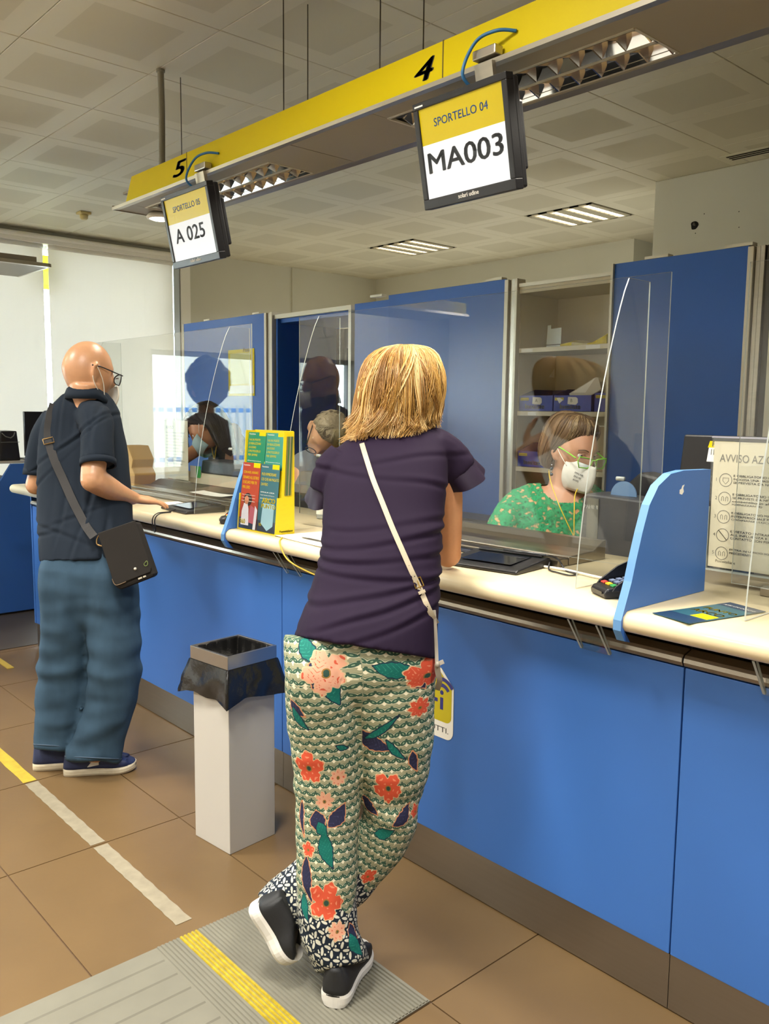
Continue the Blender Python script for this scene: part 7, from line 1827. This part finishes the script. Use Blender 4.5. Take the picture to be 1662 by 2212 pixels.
# ================================================================== clerk in black bending over the desk
cbk = person('dark-haired clerk in black sleeveless top with blue mask bending over the counter', (-4.55, 3.0, 0))
g = G()
D1 = 5.35
b_h = at(446, 925, D1)
bf = Vector((-0.42, -0.55, -0.72)); RB = frame(bf, (0.2, 0.5, 1)); 
head(g, b_h, RB, 1.13)
g.tube(catmull([at(450, 920, D1 + 0.02), at(476, 930, D1 + 0.08), at(500, 945, D1 + 0.14)], 4), [0.054] * 9, 14)
sil(g, [(470, 895, 515, 985, D1 + 0.14, 0.16), (480, 905, 540, 1000, D1 + 0.16, 0.2), (465, 960, 545, 1010, D1 + 0.17, 0.22), (455, 1030, 545, 1040, D1 + 0.18, 0.22), (450, 1120, 545, 1120, D1 + 0.2, 0.22)], 22)
s1 = at(505, 945, D1 + 0.06)
g.ball(s1, 0.052, 16, 12)
g.tube(catmull([at(500, 925, D1 + 0.1), s1, at(500, 1010, D1 + 0.03), at(497, 1080, D1 + 0.0)], 5), [0.046, 0.050, 0.052, 0.053, 0.053, 0.052, 0.050, 0.048, 0.046, 0.045, 0.044, 0.043, 0.042, 0.041, 0.04, 0.04], 14)
s2 = at(462, 945, D1 + 0.1)
g.tube(catmull([s2, at(420, 975, D1 - 0.02), at(372, 1008, D1 - 0.12)], 5), [0.046 - 0.001 * k for k in range(11)], 14)
g.tube(catmull([at(372, 1008, D1 - 0.12), at(374, 1030, D1 - 0.16), at(380, 1048, D1 - 0.2)], 4), [0.036 - 0.001 * k for k in range(9)], 12)
hand(g, at(380, 1048, D1 - 0.2), Vector((0.75, -0.1, -0.15)), Z, 1, (0.4, 0.4, 0.45, 0.5), 0.9)
me = bake(g, 0.006, 3); put(me, 'body', M_SKIN, cbk)
def hpb(x, y, z): return b_h + RB @ (Vector((x, y, z)) * 1.13)
g = G()
sil(g, [(486, 902, 512, 930, D1 + 0.15, 0.15), (468, 915, 528, 945, D1 + 0.155, 0.20), (458, 945, 540, 965, D1 + 0.16, 0.235), (452, 985, 546, 985, D1 + 0.17, 0.25), (448, 1040, 548, 1040, D1 + 0.18, 0.25), (446, 1130, 548, 1130, D1 + 0.2, 0.25)], 36, 2.3)
me = bake(g, 0.007, 4); bm = bmesh.new(); bm.from_mesh(me)
for v in [v for v in bm.verts if (v.co - at(503, 948, D1 + 0.02)).length < 0.098]: bm.verts.remove(v)
bm.to_mesh(me); bm.free()
crease(me, lambda p: 0.006 * wob(p, (8, 8, 10), 3.0))
put(me, 'sleeveless_top', mat('black_cotton', '1c1b20', 0.8, vary=(6, 0.08)), cbk)
M_HD = [mat('hair_dark_%d' % k, cc, 0.4) for k, cc in enumerate(('211714', '2e201b', '3d2c24', '17100e'))]
rr = hair_volume(hpb, [(0.132, 0.02, 0.03, 0.03, -0.01), (0.124, 0.055, 0.075, 0.06, -0.01), (0.10, 0.078, 0.105, 0.085, -0.012), (0.065, 0.088, 0.115, 0.082, -0.016), (0.02, 0.092, 0.114, 0.05, -0.02), (-0.03, 0.094, 0.108, 0.012, -0.02), (-0.09, 0.096, 0.10, 0.0, -0.01), (-0.15, 0.088, 0.085, 0.0, 0.01), (-0.20, 0.07, 0.065, 0.0, 0.02)])
core = G().rings(rr); mh = bake(core, 0.007, 2); ho_ = put(mh, 'hair', M_HD[0], cbk)
hk = join(strands(rr, 800, M_HD, cbk, 'hair', (0.0, 0.25), (0.75, 1.0), 0.0014, 0.006, 0.01, 0.6, 31, 10)).build('hair_locks', M_HD, ho_, True); hk['kind'] = 'stuff'
# fringe hanging forward
g = G()
rnd = random.Random(5)
for k in range(220):
    x = rnd.uniform(-0.07, 0.06); z0 = 0.11 - 0.2 * x * x / 0.01 * 0.1
    st = hpb(x, 0.07, 0.095); dn = Vector((0, 0, -1))
    g.tube(catmull([st, hpb(x * 1.05, 0.115, 0.085) + Vector((rnd.gauss(0, 0.004), rnd.gauss(0, 0.004), 0)), hpb(x * 1.05, 0.125, 0.06) + dn * rnd.uniform(0.03, 0.07)], 4), [0.0018 - 0.00015 * q for q in range(9)], 3, cap=False)
fk = g.build('hair_fringe', M_HD[1], ho_, True); fk['kind'] = 'stuff'
g = G(); rs = []
for k in range(9):
    t = k / 8; z = -0.022 - 0.088 * t; row = []
    for i in range(15):
        a = math.pi * (0.08 + 0.84 * i / 14)
        row.append(hpb(0.074 * math.cos(a) * (1 - 0.18 * t), 0.112 * math.sin(a) ** 0.75 * (1 + 0.14 * math.sin(math.pi * t)) + 0.008, z + 0.004 * math.sin(k * 2.1)))
    rs.append(row)
g.rings(rs, cap=False, closed=False)
mk = g.build('surgical_mask', mat('mask_blue', '9fb8b8', 0.8, bump=(160, 0.05)), cbk, True)
q = mk.modifiers.new('thick', 'SOLIDIFY'); q.thickness = 0.002
for sd in (-1, 1):
    G().tube(catmull([hpb(sd * 0.072, 0.04, -0.03), hpb(sd * 0.082, 0.01, 0.0), hpb(sd * 0.083, -0.012, 0.02)], 4), 0.0016, 6).build('mask_strap', M_WHITE, mk, True)
    e = G().ball(hpb(sd * 0.031, 0.074, 0.005), 0.0118, 12, 8).build('eye', MATS['eye_white'], cbk, True)
    G().tube(catmull([hpb(sd * 0.016, 0.1, 0.027), hpb(sd * 0.032, 0.097, 0.032), hpb(sd * 0.05, 0.084, 0.027)], 4), 0.0024, 6).build('eyebrow', M_HD[3], cbk, True)
ly = thing('lanyard', 'yellow lanyard hanging from the neck of the clerk in black', 'lanyard', at(464, 990, D1 - 0.02))
G().tube(catmull([at(474, 945, D1 + 0.02), at(468, 965, D1 - 0.02), at(464, 992, D1 - 0.02)], 5), 0.004, 6).build('cord', MATS['lanyard_yellow'], ly, True)
G().tube(catmull([at(456, 950, D1 + 0.02), at(458, 970, D1 - 0.02), at(463, 992, D1 - 0.02)], 5), 0.004, 6).build('cord', MATS['lanyard_yellow'], ly, True)
# ================================================================== clerk with bowed head behind the brochure stand
c3 = person('short-haired clerk with bowed head behind the brochure stand', (-3.35, 2.9, 0))
g = G(); D2 = 4.5
t_h = at(702, 938, D2); tf = Vector((0.25, -0.55, -0.78)); RT = frame(tf, (0, 0.6, 1))
head(g, t_h, RT, 1.12)
g.tube([t_h + Vector((0, 0.03, -0.05)), t_h + Vector((0.0, 0.10, -0.14))], 0.06, 14)
sil(g, [(660, 975, 745, 975, D2 + 0.22, 0.14), (640, 1000, 765, 1000, D2 + 0.22, 0.18), (640, 1060, 765, 1060, D2 + 0.22, 0.18), (645, 1140, 760, 1140, D2 + 0.22, 0.18)], 20)
for sx in (648, 757): 
    g.tube(catmull([at(sx, 995, D2 + 0.2), at(sx, 1050, D2 + 0.12), at(sx + (12 if sx < 700 else -12), 1090, D2 + 0.02)], 4), 0.042, 12)
    hand(g, at(sx + (12 if sx < 700 else -12), 1090, D2 + 0.02), Vector((0.3 if sx < 700 else 0.1, -0.8, -0.1)), Z, 1 if sx < 700 else -1, (0.3,) * 4, 0.95)
me = bake(g, 0.0065, 3); put(me, 'body', M_SKINM, c3)
def hpt(x, y, z): return t_h + RT @ (Vector((x, y, z)) * 1.12)
rr = hair_volume(hpt, [(0.122, 0.02, 0.03, 0.03, 0.0), (0.116, 0.05, 0.065, 0.055, 0.0), (0.095, 0.068, 0.09, 0.072, 0.0), (0.06, 0.078, 0.101, 0.07, 0.0), (0.02, 0.079, 0.102, 0.02, -0.01), (-0.03, 0.072, 0.09, -0.01, -0.01)])
M_HG = [mat('hair_grey_%d' % k, cc, 0.6) for k, cc in enumerate(('8e8066', 'a5987c', '6e6250'))]
core = G().rings(rr); mh = bake(core, 0.006, 2); crease(mh, lambda p: 0.003 * wob(p, (120, 120, 120), 1.0)); ho_ = put(mh, 'hair', M_HG[0], c3)
hk = join(strands(rr, 700, M_HG, c3, 'hair', (0.0, 0.8), (0.2, 1.0), 0.0013, 0.004, 0.006, 0.6, 41, 4)).build('hair_locks', M_HG, ho_, True); hk['kind'] = 'stuff'
gl = G()
for sd in (-1, 1):
    gl.tube([hpt(sd * 0.08, -0.01, 0.02), hpt(sd * 0.07, 0.108, 0.008)], 0.003, 6)
    gl.tube([hpt(sd * (0.037 + 0.027 * math.cos(a)), 0.114, -0.004 + 0.02 * math.sin(a)) for a in (2 * math.pi * k / 16 for k in range(17))], 0.0025, 6)
gl.build('glasses', M_FRM, c3, True)
g = G()
sil(g, [(670, 968, 738, 968, D2 + 0.23, 0.14), (635, 985, 772, 985, D2 + 0.23, 0.2), (622, 1020, 783, 1020, D2 + 0.22, 0.24), (630, 1080, 775, 1080, D2 + 0.22, 0.25), (632, 1150, 772, 1150, D2 + 0.22, 0.25)], 32, 2.4)
me = bake(g, 0.008, 3); crease(me, lambda p: 0.006 * wob(p, (8, 8, 8), 3.0)); put(me, 'shirt', mat('shirt_grey', '6a6e74', 0.8), c3)

# ================================================================== customer added out of view to block the window mirrored in the left screen
c4 = person('unseen added customer with big dark hair, blocking the window mirrored in the acrylic screen', (-5.16, 1.18, 0))
g = G(); q4 = Vector((-5.16, 1.18, 0))
R4 = frame((0.15, 1, -0.05))
head(g, q4 + Z * 1.63, R4, 1.05)
g.tube([q4 + Z * 1.56, q4 + Z * 1.42], 0.055, 14)
g.rings([[q4 + Vector((w * math.cos(a), d * math.sin(a), z)) for a in (2 * math.pi * i / 24 for i in range(24))] for z, w, d in ((1.44, 0.08, 0.07), (1.40, 0.18, 0.10), (1.2, 0.18, 0.12), (1.0, 0.15, 0.11), (0.88, 0.17, 0.12))])
for s_ in (-1, 1):
    g.tube(catmull([q4 + Vector((s_ * 0.17, 0, 1.38)), q4 + Vector((s_ * 0.22, 0.0, 1.12)), q4 + Vector((s_ * 0.20, 0.12, 0.90))], 5), [0.045 - 0.001 * k for k in range(11)], 12)
    hand(g, q4 + Vector((s_ * 0.20, 0.12, 0.90)), Vector((0, 0.5, -0.8)), Vector((s_, 0, 0)), 1, (0.3,) * 4)
    g.tube(catmull([q4 + Vector((s_ * 0.09, 0, 0.9)), q4 + Vector((s_ * 0.09, 0.02, 0.48)), q4 + Vector((s_ * 0.09, 0, 0.06))], 5), [0.075 - 0.003 * k for k in range(11)], 12)
    shoe(c4, q4 + Vector((s_ * 0.09, -0.07, 0.001)), q4 + Vector((s_ * 0.10, 0.18, 0.001)), M_SLIP, M_BLACK)
me = bake(g, 0.008, 2); put(me, 'body', M_SKIN, c4)
g = G().rings([[q4 + Vector((w * math.cos(a), d * math.sin(a), z)) for a in (2 * math.pi * i / 30 for i in range(30))] for z, w, d in ((1.47, 0.07, 0.065), (1.42, 0.20, 0.125), (1.2, 0.215, 0.15), (1.0, 0.19, 0.145), (0.8, 0.22, 0.16))])
for s_ in (-1, 1): g.tube(catmull([q4 + Vector((s_ * 0.17, 0, 1.38)), q4 + Vector((s_ * 0.23, 0.0, 1.12)), q4 + Vector((s_ * 0.21, 0.10, 0.93))], 5), 0.06, 14)
me = bake(g, 0.009, 3); crease(me, lambda p: 0.008 * wob(p, (7, 7, 7), 2.0)); put(me, 'jacket', mat('jacket_dark', '2a2630', 0.8), c4)
g = G()
for s_ in (-1, 1): g.tube(catmull([q4 + Vector((s_ * 0.09, 0, 0.9)), q4 + Vector((s_ * 0.09, 0.02, 0.48)), q4 + Vector((s_ * 0.09, 0, 0.07))], 5), [0.10 - 0.003 * k for k in range(11)], 14)
put(bake(g, 0.009, 3), 'trousers', mat('trousers_dark', '24262c', 0.8), c4)
g = G().ball(q4 + Vector((0, -0.02, 1.68)), (0.15, 0.15, 0.17), 28, 20)
me = bake(g, 0.008, 1); crease(me, lambda p: 0.02 * wob(p, (14, 14, 14), 2.0) + 0.008 * wob(p, (40, 40, 40), 1.0)); put(me, 'hair', M_HD[0], c4)
